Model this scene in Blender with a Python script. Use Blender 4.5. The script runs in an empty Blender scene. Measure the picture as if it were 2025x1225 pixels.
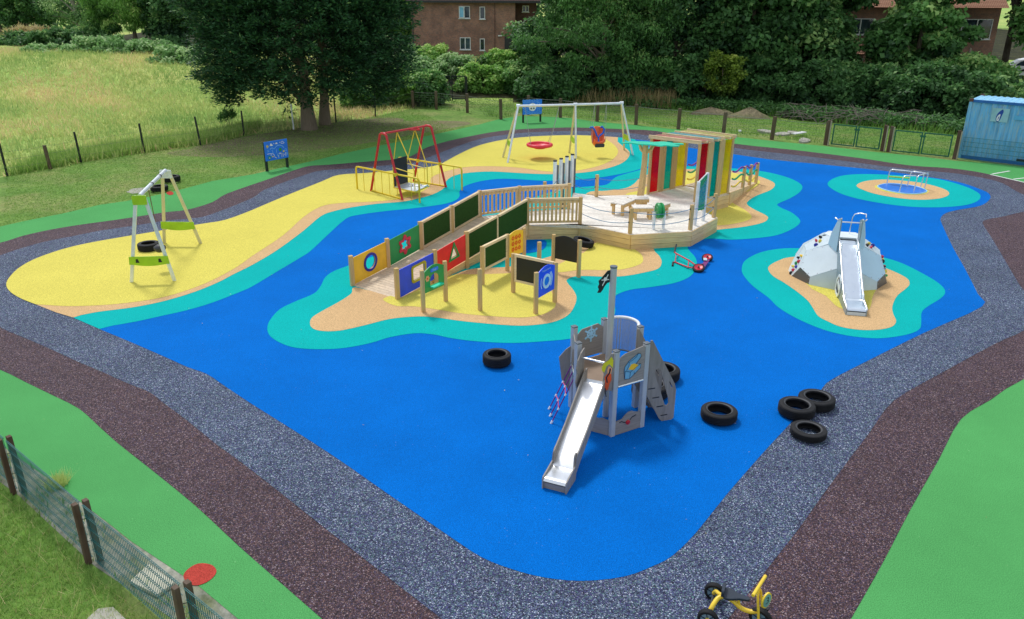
import bpy, bmesh, math, random
import numpy as np
from mathutils import Vector, Matrix
from mathutils.geometry import tessellate_polygon
R = math.radians
random.seed(7)
rng = np.random.default_rng(11)
scene = bpy.context.scene
col = scene.collection

# ------------------------------------------------------------------ helpers
ROOT_INV = {}

def V3(p, z=0.0):
    return Vector((p[0], p[1], p[2] if len(p) > 2 else z))

def tag(o, label=None, cat=None, group=None, kind=None):
    if label: o['label'] = label
    if cat: o['category'] = cat
    if group: o['group'] = group
    if kind: o['kind'] = kind
    return o

def thing(name, label, cat, loc=(0, 0, 0), rotz=0.0, group=None):
    o = bpy.data.objects.new(name, None)
    o.empty_display_size = 0.2
    col.objects.link(o)
    o.location = loc
    o.rotation_euler = (0, 0, rotz)
    tag(o, label, cat, group)
    ROOT_INV[o] = (Matrix.Translation(Vector(loc)) @ Matrix.Rotation(rotz, 4, 'Z')).inverted()
    return o

def dup(root, loc, rotz=None, label=None, scale=None, rot=None):
    r = root.copy()
    col.objects.link(r)
    r.location = loc
    if rotz is not None: r.rotation_euler = (0, 0, rotz)
    if rot is not None: r.rotation_euler = rot
    if scale: r.scale = scale if hasattr(scale, '__len__') else (scale,) * 3
    if label: r['label'] = label
    for ch in list(root.children):
        c = ch.copy(); col.objects.link(c); c.parent = r
        for g in ch.children:
            d = g.copy(); col.objects.link(d); d.parent = c
    return r

class Frame:
    """a local frame: U to the right, V up, N out of the face"""
    def __init__(s, o, u, v=(0, 0, 1)):
        s.o = V3(o); s.u = V3(u).normalized(); v = V3(v)
        s.n = s.u.cross(v).normalized(); s.v = s.n.cross(s.u).normalized()
    def p(s, u, v, n=0.0):
        return s.o + s.u * u + s.v * v + s.n * n

class MB:
    """collects shapes in world coordinates, links them as one mesh object"""
    def __init__(s):
        s.v = []; s.f = []; s.uv = {}
    def add(s, verts, faces):
        b = len(s.v)
        s.v.extend(Vector(p) for p in verts)
        s.f.extend(tuple(i + b for i in f) for f in faces)
        return s
    def hexa(s, p):
        return s.add(p, [(0, 3, 2, 1), (4, 5, 6, 7), (0, 1, 5, 4), (1, 2, 6, 5), (2, 3, 7, 6), (3, 0, 4, 7)])
    def box(s, c, size, rotz=0.0):
        m = Matrix.Rotation(rotz, 3, 'Z'); c = V3(c)
        x, y, z = (k / 2 for k in size)
        return s.hexa([c + m @ Vector(q) for q in ((-x, -y, -z), (x, -y, -z), (x, y, -z), (-x, y, -z), (-x, -y, z), (x, -y, z), (x, y, z), (-x, y, z))])
    def fbox(s, fr, u0, u1, v0, v1, n0, n1):
        return s.hexa([fr.p(u, v, n) for u, v, n in ((u0, v0, n1), (u1, v0, n1), (u1, v0, n0), (u0, v0, n0), (u0, v1, n1), (u1, v1, n1), (u1, v1, n0), (u0, v1, n0))])
    def beam(s, p, q, w, h, up=(0, 0, 1)):
        p = V3(p); q = V3(q); d = (q - p).normalized(); up = V3(up)
        if abs(d.dot(up)) > .98: up = Vector((0, 1, 0))
        a = d.cross(up).normalized() * w / 2; b = a.cross(d).normalized() * h / 2
        return s.hexa([p - a - b, p + a - b, p + a + b, p - a + b, q - a - b, q + a - b, q + a + b, q - a + b])
    def post(s, p, z0, z1, w, rotz=0.0, d=None, top=None):
        d = d or w
        s.box((p[0], p[1], (z0 + z1) / 2), (w, d, z1 - z0), rotz)
        return s
    def tube(s, path, r, n=8, caps=True, closed=False):
        pts = [V3(p) for p in path]
        k = len(pts); rr = r if hasattr(r, '__len__') else [r] * k
        rings = []; prev = None
        for i in range(k):
            if closed: d = pts[(i + 1) % k] - pts[i - 1]
            else: d = pts[min(i + 1, k - 1)] - pts[max(i - 1, 0)]
            d.normalize()
            if prev is None:
                a = Vector((0, 0, 1)) if abs(d.z) < .9 else Vector((0, 1, 0))
                a = (a - d * a.dot(d)).normalized()
            else:
                a = (prev - d * prev.dot(d))
                a = a.normalized() if a.length > 1e-6 else d.orthogonal().normalized()
            prev = a; b = d.cross(a)
            rings.append([pts[i] + (a * math.cos(t) + b * math.sin(t)) * rr[i] for t in (2 * math.pi * j / n for j in range(n))])
        verts = [p for ring in rings for p in ring]; faces = []
        for i in range(k if closed else k - 1):
            i2 = (i + 1) % k
            for j in range(n):
                faces.append((i * n + j, i * n + (j + 1) % n, i2 * n + (j + 1) % n, i2 * n + j))
        if caps and not closed:
            faces.append(tuple(range(n - 1, -1, -1))); faces.append(tuple((k - 1) * n + j for j in range(n)))
        return s.add(verts, faces)
    def lathe(s, prof, c, n=32, axis=(0, 0, 1), closed=False):
        c = V3(c); ax = V3(axis).normalized(); a = ax.orthogonal().normalized(); b = ax.cross(a)
        verts = []; k = len(prof); faces = []
        for r, z in prof:
            for j in range(n):
                t = 2 * math.pi * j / n
                verts.append(c + ax * z + (a * math.cos(t) + b * math.sin(t)) * r)
        for i in range(k if closed else k - 1):
            i2 = (i + 1) % k
            for j in range(n):
                faces.append((i * n + j, i * n + (j + 1) % n, i2 * n + (j + 1) % n, i2 * n + j))
        if not closed:
            if prof[0][0] > 1e-5: faces.append(tuple(range(n - 1, -1, -1)))
            if prof[-1][0] > 1e-5: faces.append(tuple((k - 1) * n + j for j in range(n)))
        return s.add(verts, faces)
    def prism(s, poly, fr, n0, n1, holes=()):
        loops = [list(poly)] + [list(h) for h in holes]
        tess = tessellate_polygon([[Vector((u, v, 0)) for u, v in l] for l in loops])
        flat = [q for l in loops for q in l]; m = len(flat)
        verts = [fr.p(u, v, n0) for u, v in flat] + [fr.p(u, v, n1) for u, v in flat]
        faces = []
        for t in tess:
            a, b, c = (Vector(flat[i]) for i in t)
            ccw = (b - a).cross(c - a) > 0
            t = tuple(t) if ccw else tuple(reversed(t))
            hi = (n1 > n0)
            faces.append(tuple(i + m for i in t) if hi else tuple(i + m for i in reversed(t)))
            faces.append(tuple(reversed(t)) if hi else t)
        base = 0
        for l in loops:
            k = len(l)
            for j in range(k):
                faces.append((base + j, base + (j + 1) % k, m + base + (j + 1) % k, m + base + j))
            base += k
        return s.add(verts, faces)
    def sheet(s, poly, fr, n=0.0, holes=()):
        loops = [list(poly)] + [list(h) for h in holes]
        tess = tessellate_polygon([[Vector((u, v, 0)) for u, v in l] for l in loops])
        flat = [q for l in loops for q in l]
        faces = []
        for t in tess:
            a, b, c = (Vector(flat[i]) for i in t)
            faces.append(tuple(t) if (b - a).cross(c - a) > 0 else tuple(reversed(t)))
        return s.add([fr.p(u, v, n) for u, v in flat], faces)
    def build(s, name, m, parent=None, smooth=None, bevel=0.0, loose=None):
        inv = None
        if parent is not None:
            r = parent
            while r.parent: r = r.parent
            inv = ROOT_INV.get(r)
        vs = [(inv @ p if inv else p) for p in s.v]
        me = bpy.data.meshes.new(name)
        me.from_pydata([tuple(p) for p in vs], [], s.f)
        bm = bmesh.new(); bm.from_mesh(me)
        bmesh.ops.recalc_face_normals(bm, faces=bm.faces)
        bm.to_mesh(me); bm.free()
        if smooth is not None:
            me.polygons.foreach_set('use_smooth', [True] * len(me.polygons))
            me.set_sharp_from_angle(angle=R(smooth))
        me.materials.append(m)
        me.update()
        o = bpy.data.objects.new(name, me)
        col.objects.link(o)
        if parent: o.parent = parent
        if bevel:
            b = o.modifiers.new('bevel', 'BEVEL'); b.width = bevel; b.segments = 2; b.limit_method = 'ANGLE'; b.angle_limit = R(50)
        return o

FLOOR = Frame((0, 0, 0), (1, 0, 0), (0, 1, 0))          # N is up

def circ(cu, cv, r, n=24, a0=0.0, ry=None):
    ry = ry or r
    return [(cu + r * math.cos(a0 + 2 * math.pi * i / n), cv + ry * math.sin(a0 + 2 * math.pi * i / n)) for i in range(n)]
def arc(cu, cv, r, a0, a1, n=12, ry=None):
    ry = ry or r
    return [(cu + r * math.cos(R(a0 + (a1 - a0) * i / n)), cv + ry * math.sin(R(a0 + (a1 - a0) * i / n))) for i in range(n + 1)]
def rrect(u0, v0, u1, v1, r, n=5):
    return arc(u1 - r, v1 - r, r, 0, 90, n) + arc(u0 + r, v1 - r, r, 90, 180, n) + arc(u0 + r, v0 + r, r, 180, 270, n) + arc(u1 - r, v0 + r, r, 270, 360, n)
def stroke(mb, fr, pts, w, n, closed=False):
    """a painted line of width w on a face"""
    k = len(pts)
    L = []; Rr = []
    for i in range(k):
        if closed: d = Vector(pts[(i + 1) % k]) - Vector(pts[i - 1])
        else: d = Vector(pts[min(i + 1, k - 1)]) - Vector(pts[max(i - 1, 0)])
        d.normalize(); q = Vector((-d.y, d.x)) * w / 2; p = Vector(pts[i])
        L.append(p + q); Rr.append(p - q)
    verts = [fr.p(p.x, p.y, n) for p in L] + [fr.p(p.x, p.y, n) for p in Rr]
    mb.add(verts, [(i, (i + 1) % k, k + (i + 1) % k, k + i) for i in range(k if closed else k - 1)])
def smoothline(pts, closed=True, sub=4):
    """Catmull-Rom through the points"""
    n = len(pts); out = []
    for i in range(n if closed else n - 1):
        g = (lambda j: pts[j % n]) if closed else (lambda j: pts[max(0, min(n - 1, j))])
        p0, p1, p2, p3 = g(i - 1), g(i), g(i + 1), g(i + 2)
        for k in range(sub):
            t = k / sub
            out.append(tuple(.5 * ((2 * b) + (c - a) * t + (2 * a - 5 * b + 4 * c - d) * t * t + (3 * b - a - 3 * c + d) * t ** 3) for a, b, c, d in zip(p0, p1, p2, p3)))
    if not closed: out.append(tuple(pts[-1]))
    return out
def text_part(s, name, fr, u, v, size, n, m, parent, width=None):
    cu = bpy.data.curves.new(name, 'FONT'); cu.body = s; cu.size = size; cu.align_x = 'CENTER'; cu.align_y = 'CENTER'
    to = bpy.data.objects.new(name, cu); col.objects.link(to)
    me = bpy.data.meshes.new_from_object(to.evaluated_get(bpy.context.evaluated_depsgraph_get()))
    bpy.data.objects.remove(to); bpy.data.curves.remove(cu)
    mb = MB(); k = 1.0
    if width:
        xs = [q.co.x for q in me.vertices]; k = width / (max(xs) - min(xs))
    mb.add([fr.p(u + q.co.x * k, v + q.co.y, n) for q in me.vertices], [tuple(p.vertices) for p in me.polygons])
    bpy.data.meshes.remove(me)
    return mb.build(name, m, parent)

# ------------------------------------------------------------------ materials
def srgb(r, g, b):
    f = lambda c: (c / 255 / 12.92) if c / 255 <= .04045 else ((c / 255 + .055) / 1.055) ** 2.4
    return (f(r), f(g), f(b), 1.0)
MATS = {}
class NT:
    def __init__(s, name):
        s.m = bpy.data.materials.new(name); s.m.use_nodes = True
        s.t = s.m.node_tree; s.b = s.t.nodes['Principled BSDF']
    def n(s, kind, **kw):
        x = s.t.nodes.new(kind)
        for k, v in kw.items():
            if k.startswith('i_'): x.inputs[k[2:].replace('_', ' ')].default_value = v
            else: setattr(x, k, v)
        return x
    def l(s, a, b): s.t.links.new(a, b)
    def pos(s, scale=(1, 1, 1)):
        g = s.n('ShaderNodeNewGeometry'); mp = s.n('ShaderNodeMapping'); mp.inputs['Scale'].default_value = scale
        s.l(g.outputs['Position'], mp.inputs['Vector']); return mp.outputs['Vector']
    def noise(s, vec, scale, detail=3, rough=.55):
        x = s.n('ShaderNodeTexNoise'); x.inputs['Scale'].default_value = scale; x.inputs['Detail'].default_value = detail; x.inputs['Roughness'].default_value = rough
        s.l(vec, x.inputs['Vector']); return x.outputs['Fac']
    def ramp(s, fac, stops):
        x = s.n('ShaderNodeValToRGB'); e = x.color_ramp.elements
        while len(e) < len(stops): e.new(.5)
        for k, (p, c) in enumerate(stops):
            e[k].position = p; e[k].color = c if len(c) == 4 else (*c, 1)
        s.l(fac, x.inputs['Fac']); return x.outputs['Color']
    def mix(s, fac, a, b, mode='MIX'):
        x = s.n('ShaderNodeMix', data_type='RGBA', blend_type=mode)
        for sock, val in ((x.inputs[0], fac), (x.inputs[6], a), (x.inputs[7], b)):
            if hasattr(val, 'default_value') or hasattr(val, 'links'): s.l(val, sock)
            else: sock.default_value = val
        return x.outputs[2]
    def bump(s, h, strength=.3, dist=.01):
        x = s.n('ShaderNodeBump'); x.inputs['Strength'].default_value = strength; x.inputs['Distance'].default_value = dist
        s.l(h, x.inputs['Height']); s.l(x.outputs['Normal'], s.b.inputs['Normal'])
    def out(s, c, rough=.6, metal=0.0, spec=.5):
        if hasattr(c, 'links'): s.l(c, s.b.inputs['Base Color'])
        else: s.b.inputs['Base Color'].default_value = c
        s.b.inputs['Roughness'].default_value = rough; s.b.inputs['Metallic'].default_value = metal
        s.b.inputs['Specular IOR Level'].default_value = spec
        return s.m
def sc(c, k): return (min(1, c[0] * k), min(1, c[1] * k), min(1, c[2] * k), 1)

def paint(name, c, rough=.45, metal=0.0, var=.12, scale=3.0, spec=.5, dirt=.25):
    if name in MATS: return MATS[name]
    t = NT(name); p = t.pos()
    a = t.ramp(t.noise(p, scale, 4), [(.3, sc(c, 1 - var)), (.7, sc(c, 1 + var))])
    d = t.ramp(t.noise(p, scale * 6, 5, .7), [(.55, (0, 0, 0, 1)), (.8, (1, 1, 1, 1))])
    dm = t.n('ShaderNodeMath', operation='MULTIPLY'); t.l(d, dm.inputs[0]); dm.inputs[1].default_value = dirt
    cc = t.mix(dm.outputs[0], a, sc((c[0] * .5 + .02, c[1] * .5 + .02, c[2] * .5 + .02), .8))
    MATS[name] = t.out(cc, rough, metal, spec); return MATS[name]

def rubber(name, c, var=.1, speck=None):
    """poured rubber: fine granules, faint traffic wear and pale scuffs"""
    t = NT(name); p = t.pos()
    big = t.ramp(t.noise(p, .38, 6, .68), [(.3, sc(c, 1 - var)), (.7, sc(c, 1 + var * .7))])
    fine = t.noise(p, 70, 2, .7)
    g = t.ramp(fine, [(.3, (.55, .55, .55, 1)), (.7, (1.3, 1.3, 1.3, 1))])
    cc = t.mix(1.0, big, g, 'MULTIPLY')
    v = t.n('ShaderNodeTexVoronoi'); v.inputs['Scale'].default_value = 9.0; t.l(p, v.inputs['Vector'])
    th = t.n('ShaderNodeMath', operation='LESS_THAN'); t.l(v.outputs['Distance'], th.inputs[0]); th.inputs[1].default_value = .06
    patch = t.ramp(t.noise(p, .8, 3), [(.46, (0, 0, 0, 1)), (.68, (.9, .9, .9, 1))])
    mu = t.n('ShaderNodeMath', operation='MULTIPLY'); t.l(th.outputs[0], mu.inputs[0]); t.l(patch, mu.inputs[1])
    cc = t.mix(mu.outputs[0], cc, speck or sc((c[0] + .25, c[1] + .25, c[2] + .2), 1))
    t.bump(fine, .25, .004)
    return t.out(cc, .9, 0, .06)

def granules(name, stops, var=.16, scale=80):
    """loose-look coloured rubber crumb"""
    t = NT(name); p = t.pos()
    v = t.n('ShaderNodeTexVoronoi'); v.inputs['Scale'].default_value = scale; t.l(p, v.inputs['Vector'])
    sep = t.n('ShaderNodeSeparateColor'); t.l(v.outputs['Color'], sep.inputs[0])
    r = t.ramp(sep.outputs[0], stops)
    v2 = t.noise(p, 30, 3, .8)
    k = t.ramp(v2, [(.34, (.45, .45, .45, 1)), (.66, (1.6, 1.6, 1.6, 1))])
    cc = t.mix(1.0, r, k, 'MULTIPLY')
    big = t.ramp(t.noise(p, .5, 5, .65), [(.3, (1 - var,) * 3 + (1,)), (.7, (1 + var,) * 3 + (1,))])
    cc = t.mix(1.0, cc, big, 'MULTIPLY')
    t.bump(sep.outputs[1], .5, .006)
    return t.out(cc, .8, 0, .3)

def timber(name, c, axis='z', rough=.75, knots=True, var=.18):
    t = NT(name)
    s = {'z': (14, 14, 1.2), 'h': (1.6, 1.6, 22), 'f': (9, 9, 9)}[axis]
    p = t.pos(s); q = t.pos()
    g = t.ramp(t.noise(p, 1.6, 5, .65), [(.25, sc(c, .72)), (.5, c), (.78, sc(c, 1.22))])
    geo = t.n('ShaderNodeNewGeometry')
    isl = t.ramp(geo.outputs['Random Per Island'], [(0, (1 - var,) * 3 + (1,)), (1, (1 + var,) * 3 + (1,))])
    cc = t.mix(1.0, g, isl, 'MULTIPLY')
    if knots:
        v = t.n('ShaderNodeTexVoronoi'); v.inputs['Scale'].default_value = 2.6; t.l(t.pos((1, 1, 2.4)), v.inputs['Vector'])
        kn = t.ramp(v.outputs['Distance'], [(.05, (.75, .75, .75, 1)), (.085, (0, 0, 0, 1))])
        cc = t.mix(kn, cc, sc(c, .34))
    gr = t.ramp(t.noise(q, 1.1, 4), [(.45, (0, 0, 0, 1)), (.8, (.35, .35, .35, 1))])
    cc = t.mix(gr, cc, srgb(140, 136, 120))
    t.bump(t.noise(p, 3, 3), .2, .004)
    return t.out(cc, rough, 0, .3)

def steel(name, c, rough=.35, var=.15, metal=1.0):
    t = NT(name); p = t.pos((1, 1, 1))
    a = t.ramp(t.noise(p, 5, 5, .6), [(.3, sc(c, 1 - var)), (.7, sc(c, 1 + var))])
    x = t.n('ShaderNodeMapRange'); t.l(t.noise(p, 9, 4), x.inputs[0])
    x.inputs[3].default_value = rough * .75; x.inputs[4].default_value = rough * 1.3
    m = t.out(a, rough, metal); t.l(x.outputs[0], t.b.inputs['Roughness']); return m

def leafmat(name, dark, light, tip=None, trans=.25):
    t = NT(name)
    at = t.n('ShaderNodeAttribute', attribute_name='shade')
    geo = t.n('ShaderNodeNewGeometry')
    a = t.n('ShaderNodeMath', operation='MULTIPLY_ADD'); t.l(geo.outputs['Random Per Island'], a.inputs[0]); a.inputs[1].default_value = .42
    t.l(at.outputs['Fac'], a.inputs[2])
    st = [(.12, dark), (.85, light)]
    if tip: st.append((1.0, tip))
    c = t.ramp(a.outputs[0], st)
    m = t.out(c, .55, 0, .35)
    tr = t.n('ShaderNodeBsdfTranslucent'); t.l(c, tr.inputs['Color'])
    mx = t.n('ShaderNodeMixShader'); mx.inputs[0].default_value = trans
    t.l(t.b.outputs[0], mx.inputs[1]); t.l(tr.outputs[0], mx.inputs[2])
    t.l(mx.outputs[0], t.t.nodes['Material Output'].inputs['Surface'])
    return m

def plain(name, c, rough=.5, metal=0.0, spec=.5):
    if name not in MATS: MATS[name] = paint(name, c, rough, metal, .07, 6, spec, .12)
    return MATS[name]

M = {}
# surfaces
M['blue'] = rubber('blue_rubber', srgb(0, 108, 200), .12)
M['teal'] = rubber('teal_rubber', srgb(10, 180, 176), .07)
M['sand'] = rubber('sand_rubber', srgb(214, 178, 130), .06)
M['yellow'] = rubber('yellow_rubber', srgb(222, 210, 100), .06, srgb(150, 130, 60))
M['greenr'] = rubber('green_rubber', srgb(86, 164, 94), .1, srgb(160, 200, 150))
M['redr'] = rubber('red_rubber', srgb(184, 72, 62), .08)
M['grey'] = granules('grey_crumb', [(0, srgb(16, 18, 36)), (.28, srgb(42, 48, 78)), (.5, srgb(78, 90, 116)), (.66, srgb(58, 42, 104)), (.8, srgb(72, 112, 104)), (.93, srgb(122, 132, 150)), (1, srgb(186, 194, 208))])
M['brown'] = granules('brown_crumb', [(0, srgb(24, 17, 26)), (.35, srgb(58, 42, 50)), (.6, srgb(86, 60, 56)), (.8, srgb(56, 54, 84)), (.92, srgb(122, 96, 88)), (1, srgb(150, 138, 144))], .14)
M['whiteline'] = paint('white_line', (.75, .77, .74, 1), .7)
# timber
M['postw'] = timber('post_timber', srgb(214, 180, 122), 'z', knots=True)
M['railw'] = timber('rail_timber', srgb(230, 206, 164), 'h', knots=False)
M['skirtw'] = timber('skirt_timber', srgb(222, 190, 136), 'h')
M['deckw'] = timber('deck_timber', srgb(238, 231, 221), 'f', knots=False, var=.1)
M['rampw'] = timber('ramp_timber', srgb(212, 192, 164), 'f', knots=False, var=.1)
M['oldw'] = timber('old_post_timber', srgb(98, 82, 64), 'z', knots=False)
M['brownpost'] = timber('brown_post_timber', srgb(92, 70, 56), 'z', knots=False)
# metals and plastics
M['galv'] = steel('galvanised_steel', (.76, .82, .86, 1), .42, .1, .55)
M['galvtan'] = paint('weathered_steel_leg', srgb(214, 206, 158), .5, .0)
M['stain'] = steel('stainless_steel', (.82, .84, .86, 1), .27, .06, 1.0)
M['stain2'] = steel('brushed_stainless', (.74, .80, .86, 1), .3, .05, 1.0)
M['redp'] = paint('red_tube_paint', srgb(196, 34, 44), .35)
M['yelp'] = paint('yellow_tube_paint', srgb(226, 196, 30), .38)
M['lime'] = paint('lime_panel', srgb(160, 205, 30), .4)
M['black'] = paint('black_panel', srgb(22, 24, 27), .45, 0, .2)
M['darkgrey'] = paint('dark_grey', srgb(52, 54, 58), .5)
M['tyre'] = paint('tyre_rubber', srgb(26, 27, 30), .7, 0, .3, 8, .3)
M['chain'] = steel('chain_steel', (.45, .46, .47, 1), .4)
M['hpl'] = timber('grey_wood_laminate', srgb(146, 139, 133), 'h', .5, False, .06)
M['hplv'] = timber('grey_wood_laminate_upright', srgb(142, 136, 130), 'z', .5, False, .06)
M['turf'] = None
M['white'] = paint('white_plastic', (.78, .80, .81, 1), .4)
M['capg'] = paint('grey_cap', srgb(96, 104, 112), .4)
M['panelgrey'] = paint('pale_grey_board', srgb(222, 232, 235), .38, 0, .05, 2, .5, .1)
M['panelgrey2'] = paint('mid_grey_board', srgb(196, 212, 218), .4, 0, .06, 2)
M['paneldark'] = paint('dark_grey_board', srgb(92, 92, 90), .45, 0, .08, 2)
M['mesh'] = paint('green_wire', srgb(30, 104, 106), .5)
M['gateg'] = paint('gate_green', srgb(24, 96, 72), .5)
M['wire'] = paint('fence_wire', srgb(104, 112, 104), .5, .4)
M['darkpost'] = paint('dark_fence_post', srgb(24, 34, 32), .6)
M['concrete'] = paint('concrete', srgb(168, 166, 154), .9, 0, .18, 2.5, .2, .4)
M['glass'] = None
def artturf():
    t = NT('artificial_turf'); p = t.pos()
    c = t.ramp(t.noise(p, 45, 4, .8), [(.3, srgb(24, 50, 22)), (.6, srgb(56, 92, 42)), (.8, srgb(92, 122, 62))])
    t.bump(t.noise(p, 60, 3), .8, .01); return t.out(c, .95, 0, .1)
M['turf'] = artturf()
def glassmat():
    t = NT('window_glass'); p = t.pos()
    c = t.ramp(t.noise(p, 1.4, 2), [(.35, srgb(18, 26, 36)), (.7, srgb(70, 88, 104))]); return t.out(c, .06, 0, .8)
M['glass'] = glassmat()
def acrylic(name, c):
    """coloured see-through sheet"""
    t = NT(name); p = t.pos()
    a = t.ramp(t.noise(p, 1.3, 3), [(.3, sc(c, .8)), (.7, sc(c, 1.1))])
    m = t.out(a, .12, 0, .6)
    tr = t.n('ShaderNodeBsdfTransparent'); t.l(t.ramp(t.noise(p, 1.3, 3), [(0, (c[0] ** .6, c[1] ** .6, c[2] ** .6, 1)), (1, (c[0] ** .6, c[1] ** .6, c[2] ** .6, 1))]), tr.inputs['Color'])
    tl = t.n('ShaderNodeBsdfTranslucent'); t.l(a, tl.inputs['Color'])
    m1 = t.n('ShaderNodeMixShader'); m1.inputs[0].default_value = .45; t.l(t.b.outputs[0], m1.inputs[1]); t.l(tl.outputs[0], m1.inputs[2])
    m2 = t.n('ShaderNodeMixShader'); m2.inputs[0].default_value = .4; t.l(m1.outputs[0], m2.inputs[1]); t.l(tr.outputs[0], m2.inputs[2])
    t.l(m2.outputs[0], t.t.nodes['Material Output'].inputs['Surface'])
    return m
M['acr'] = acrylic('red_acrylic', srgb(214, 24, 38)); M['acr2'] = acrylic('red_acrylic_sky_sheen', srgb(240, 196, 188)); M['act2'] = acrylic('teal_acrylic_sky_sheen', srgb(170, 226, 236)); M['acy2'] = acrylic('yellow_acrylic_sky_sheen', srgb(238, 236, 186)); M['act'] = acrylic('teal_acrylic', srgb(20, 184, 170)); M['acy'] = acrylic('yellow_acrylic', srgb(232, 214, 12))  # paler set for the tunnel roof: sky reflection painted into the colour

def grassmat(name, stops, wide, fine=9, yellow=None):
    t = NT(name); p = t.pos()
    a = t.ramp(t.noise(p, wide, 6, .62), stops)
    f = t.ramp(t.noise(t.pos((1, .6, 1)), fine, 6, .75), [(.28, (.45, .5, .4, 1)), (.5, (.95, .95, .95, 1)), (.75, (1.5, 1.45, 1.3, 1))])
    c = t.mix(1.0, a, f, 'MULTIPLY')
    if yellow:
        k = t.ramp(t.noise(p, yellow[0], 4, .6), [(.46, (0, 0, 0, 1)), (.66, (.8, .8, .8, 1))]); c = t.mix(k, c, t.mix(1.0, yellow[1], f, 'MULTIPLY'))
    t.bump(t.noise(p, fine * 3, 4, .8), .6, .03)
    return t.out(c, .9, 0, .15)
M['lawn'] = grassmat('mown_lawn', [(.25, srgb(88, 122, 56)), (.5, srgb(106, 142, 64)), (.75, srgb(130, 156, 82))], .5, 6, (.33, srgb(146, 150, 94)))
M['meadow'] = grassmat('meadow_ground', [(.2, srgb(116, 162, 84)), (.5, srgb(158, 186, 98)), (.8, srgb(188, 194, 114))], .11, 4, (.09, srgb(200, 190, 120)))
M['dirt'] = grassmat('bare_dirt', [(.25, srgb(98, 90, 74)), (.5, srgb(124, 114, 92)), (.75, srgb(150, 140, 112))], .9, 6, (.8, srgb(124, 130, 86)))

# ------------------------------------------------------------------ ground
def sstep(a, b, x):
    t = max(0.0, min(1.0, (x - a) / (b - a))); return t * t * (3 - 2 * t)
def ground_z(x, y):
    return 2.0 * sstep(57, 75, y) + 0.012 * max(0.0, y - 75)

def terrain():
    xs = sorted(set([-400, -300, -220, -160, -120] + list(range(-90, 91, 3)) + [120, 160, 220, 300, 400]))
    ys = sorted(set([-60, -30, 0, 30, 50] + [55 + k for k in range(0, 25)] + [82, 88, 95, 105, 120, 140, 170, 210, 280, 400, 700]))
    v = [(x, y, ground_z(x, y)) for y in ys for x in xs]; n = len(xs)
    f = [(j * n + i, j * n + i + 1, (j + 1) * n + i + 1, (j + 1) * n + i) for j in range(len(ys) - 1) for i in range(n - 1)]
    mb = MB(); mb.add(v, f)
    tag(mb.build('meadow_ground', M['meadow'], smooth=60), kind='structure')
terrain()

def ground_sheet(name, m, pts, z, sub=0, holes=()):
    p = smoothline(pts, True, sub) if sub else pts
    mb = MB(); mb.sheet(p, FLOOR, z, holes)
    return tag(mb.build(name, M[m]), kind='structure')

FENCE_L = [(-23.08, 30.93), (-21.60, 33.36), (-20.56, 34.82), (-19.93, 36.28), (-18.05, 38.67), (-16.05, 40.73), (-14.74, 43.65), (-12.56, 45.74), (-10.68, 48.40), (-8.74, 50.93), (-6.77, 54.68)]
ground_sheet('lawn', 'lawn', FENCE_L + [(-6.26, 60.96), (-2.11, 61.75), (1.28, 58.10), (6.67, 57.50), (11.24, 55.11), (15.59, 53.36), (19.08, 50.00), (22.51, 47.78), (25.48, 45.38), (28.15, 41.42)] + [(60, 20), (60, -8), (-60, -8), (-60, 30)], .006)
M['worn'] = grassmat('worn_lawn', [(.25, srgb(104, 114, 70)), (.5, srgb(124, 126, 86)), (.75, srgb(142, 140, 104))], .8, 7, (.5, srgb(132, 120, 92)))
ground_sheet('worn_lawn', 'worn', [(-16.95, 38.67), (-15.82, 40.32), (-12.93, 44.87), (-9.51, 47.86), (-6.65, 49.13), (-3.40, 49.24), (-2.56, 48.09), (-4.19, 45.83), (-6.19, 43.43), (-8.21, 40.96), (-10.40, 39.25), (-12.10, 38.17), (-14.15, 37.74), (-15.92, 37.94)], .008, 3)
ground_sheet('bare_soil', 'dirt', [(-16.23, 40.03), (-15.50, 41.62), (-14.64, 43.33), (-13.09, 45.46), (-11.07, 48.10), (-9.76, 49.23), (-7.78, 50.54), (-6.70, 49.54), (-7.29, 47.18), (-8.97, 44.99), (-10.10, 43.63), (-12.24, 42.31), (-13.82, 40.51), (-14.93, 39.25)], .010, 3)
EDGE_NEAR = [(-11.84, 13.96), (-9.04, 12.01), (-7.95, 11.21), (-7.04, 10.55), (-6.00, 9.75), (-5.53, 9.38), (-4.22, 8.47), (-3.49, 7.87), (-2.45, 7.03)]
M['edging'] = grassmat('weathered_concrete_edging', [(.25, srgb(112, 114, 102)), (.5, srgb(148, 150, 138)), (.75, srgb(174, 174, 160))], 1.4, 7, (1.3, srgb(112, 122, 78)))
ground_sheet('concrete_edging', 'edging', EDGE_NEAR + [(-3.48, 7.26), (-3.87, 7.56), (-5.82, 8.86), (-7.82, 10.49), (-8.34, 10.86), (-10.94, 12.69)], .010)

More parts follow.
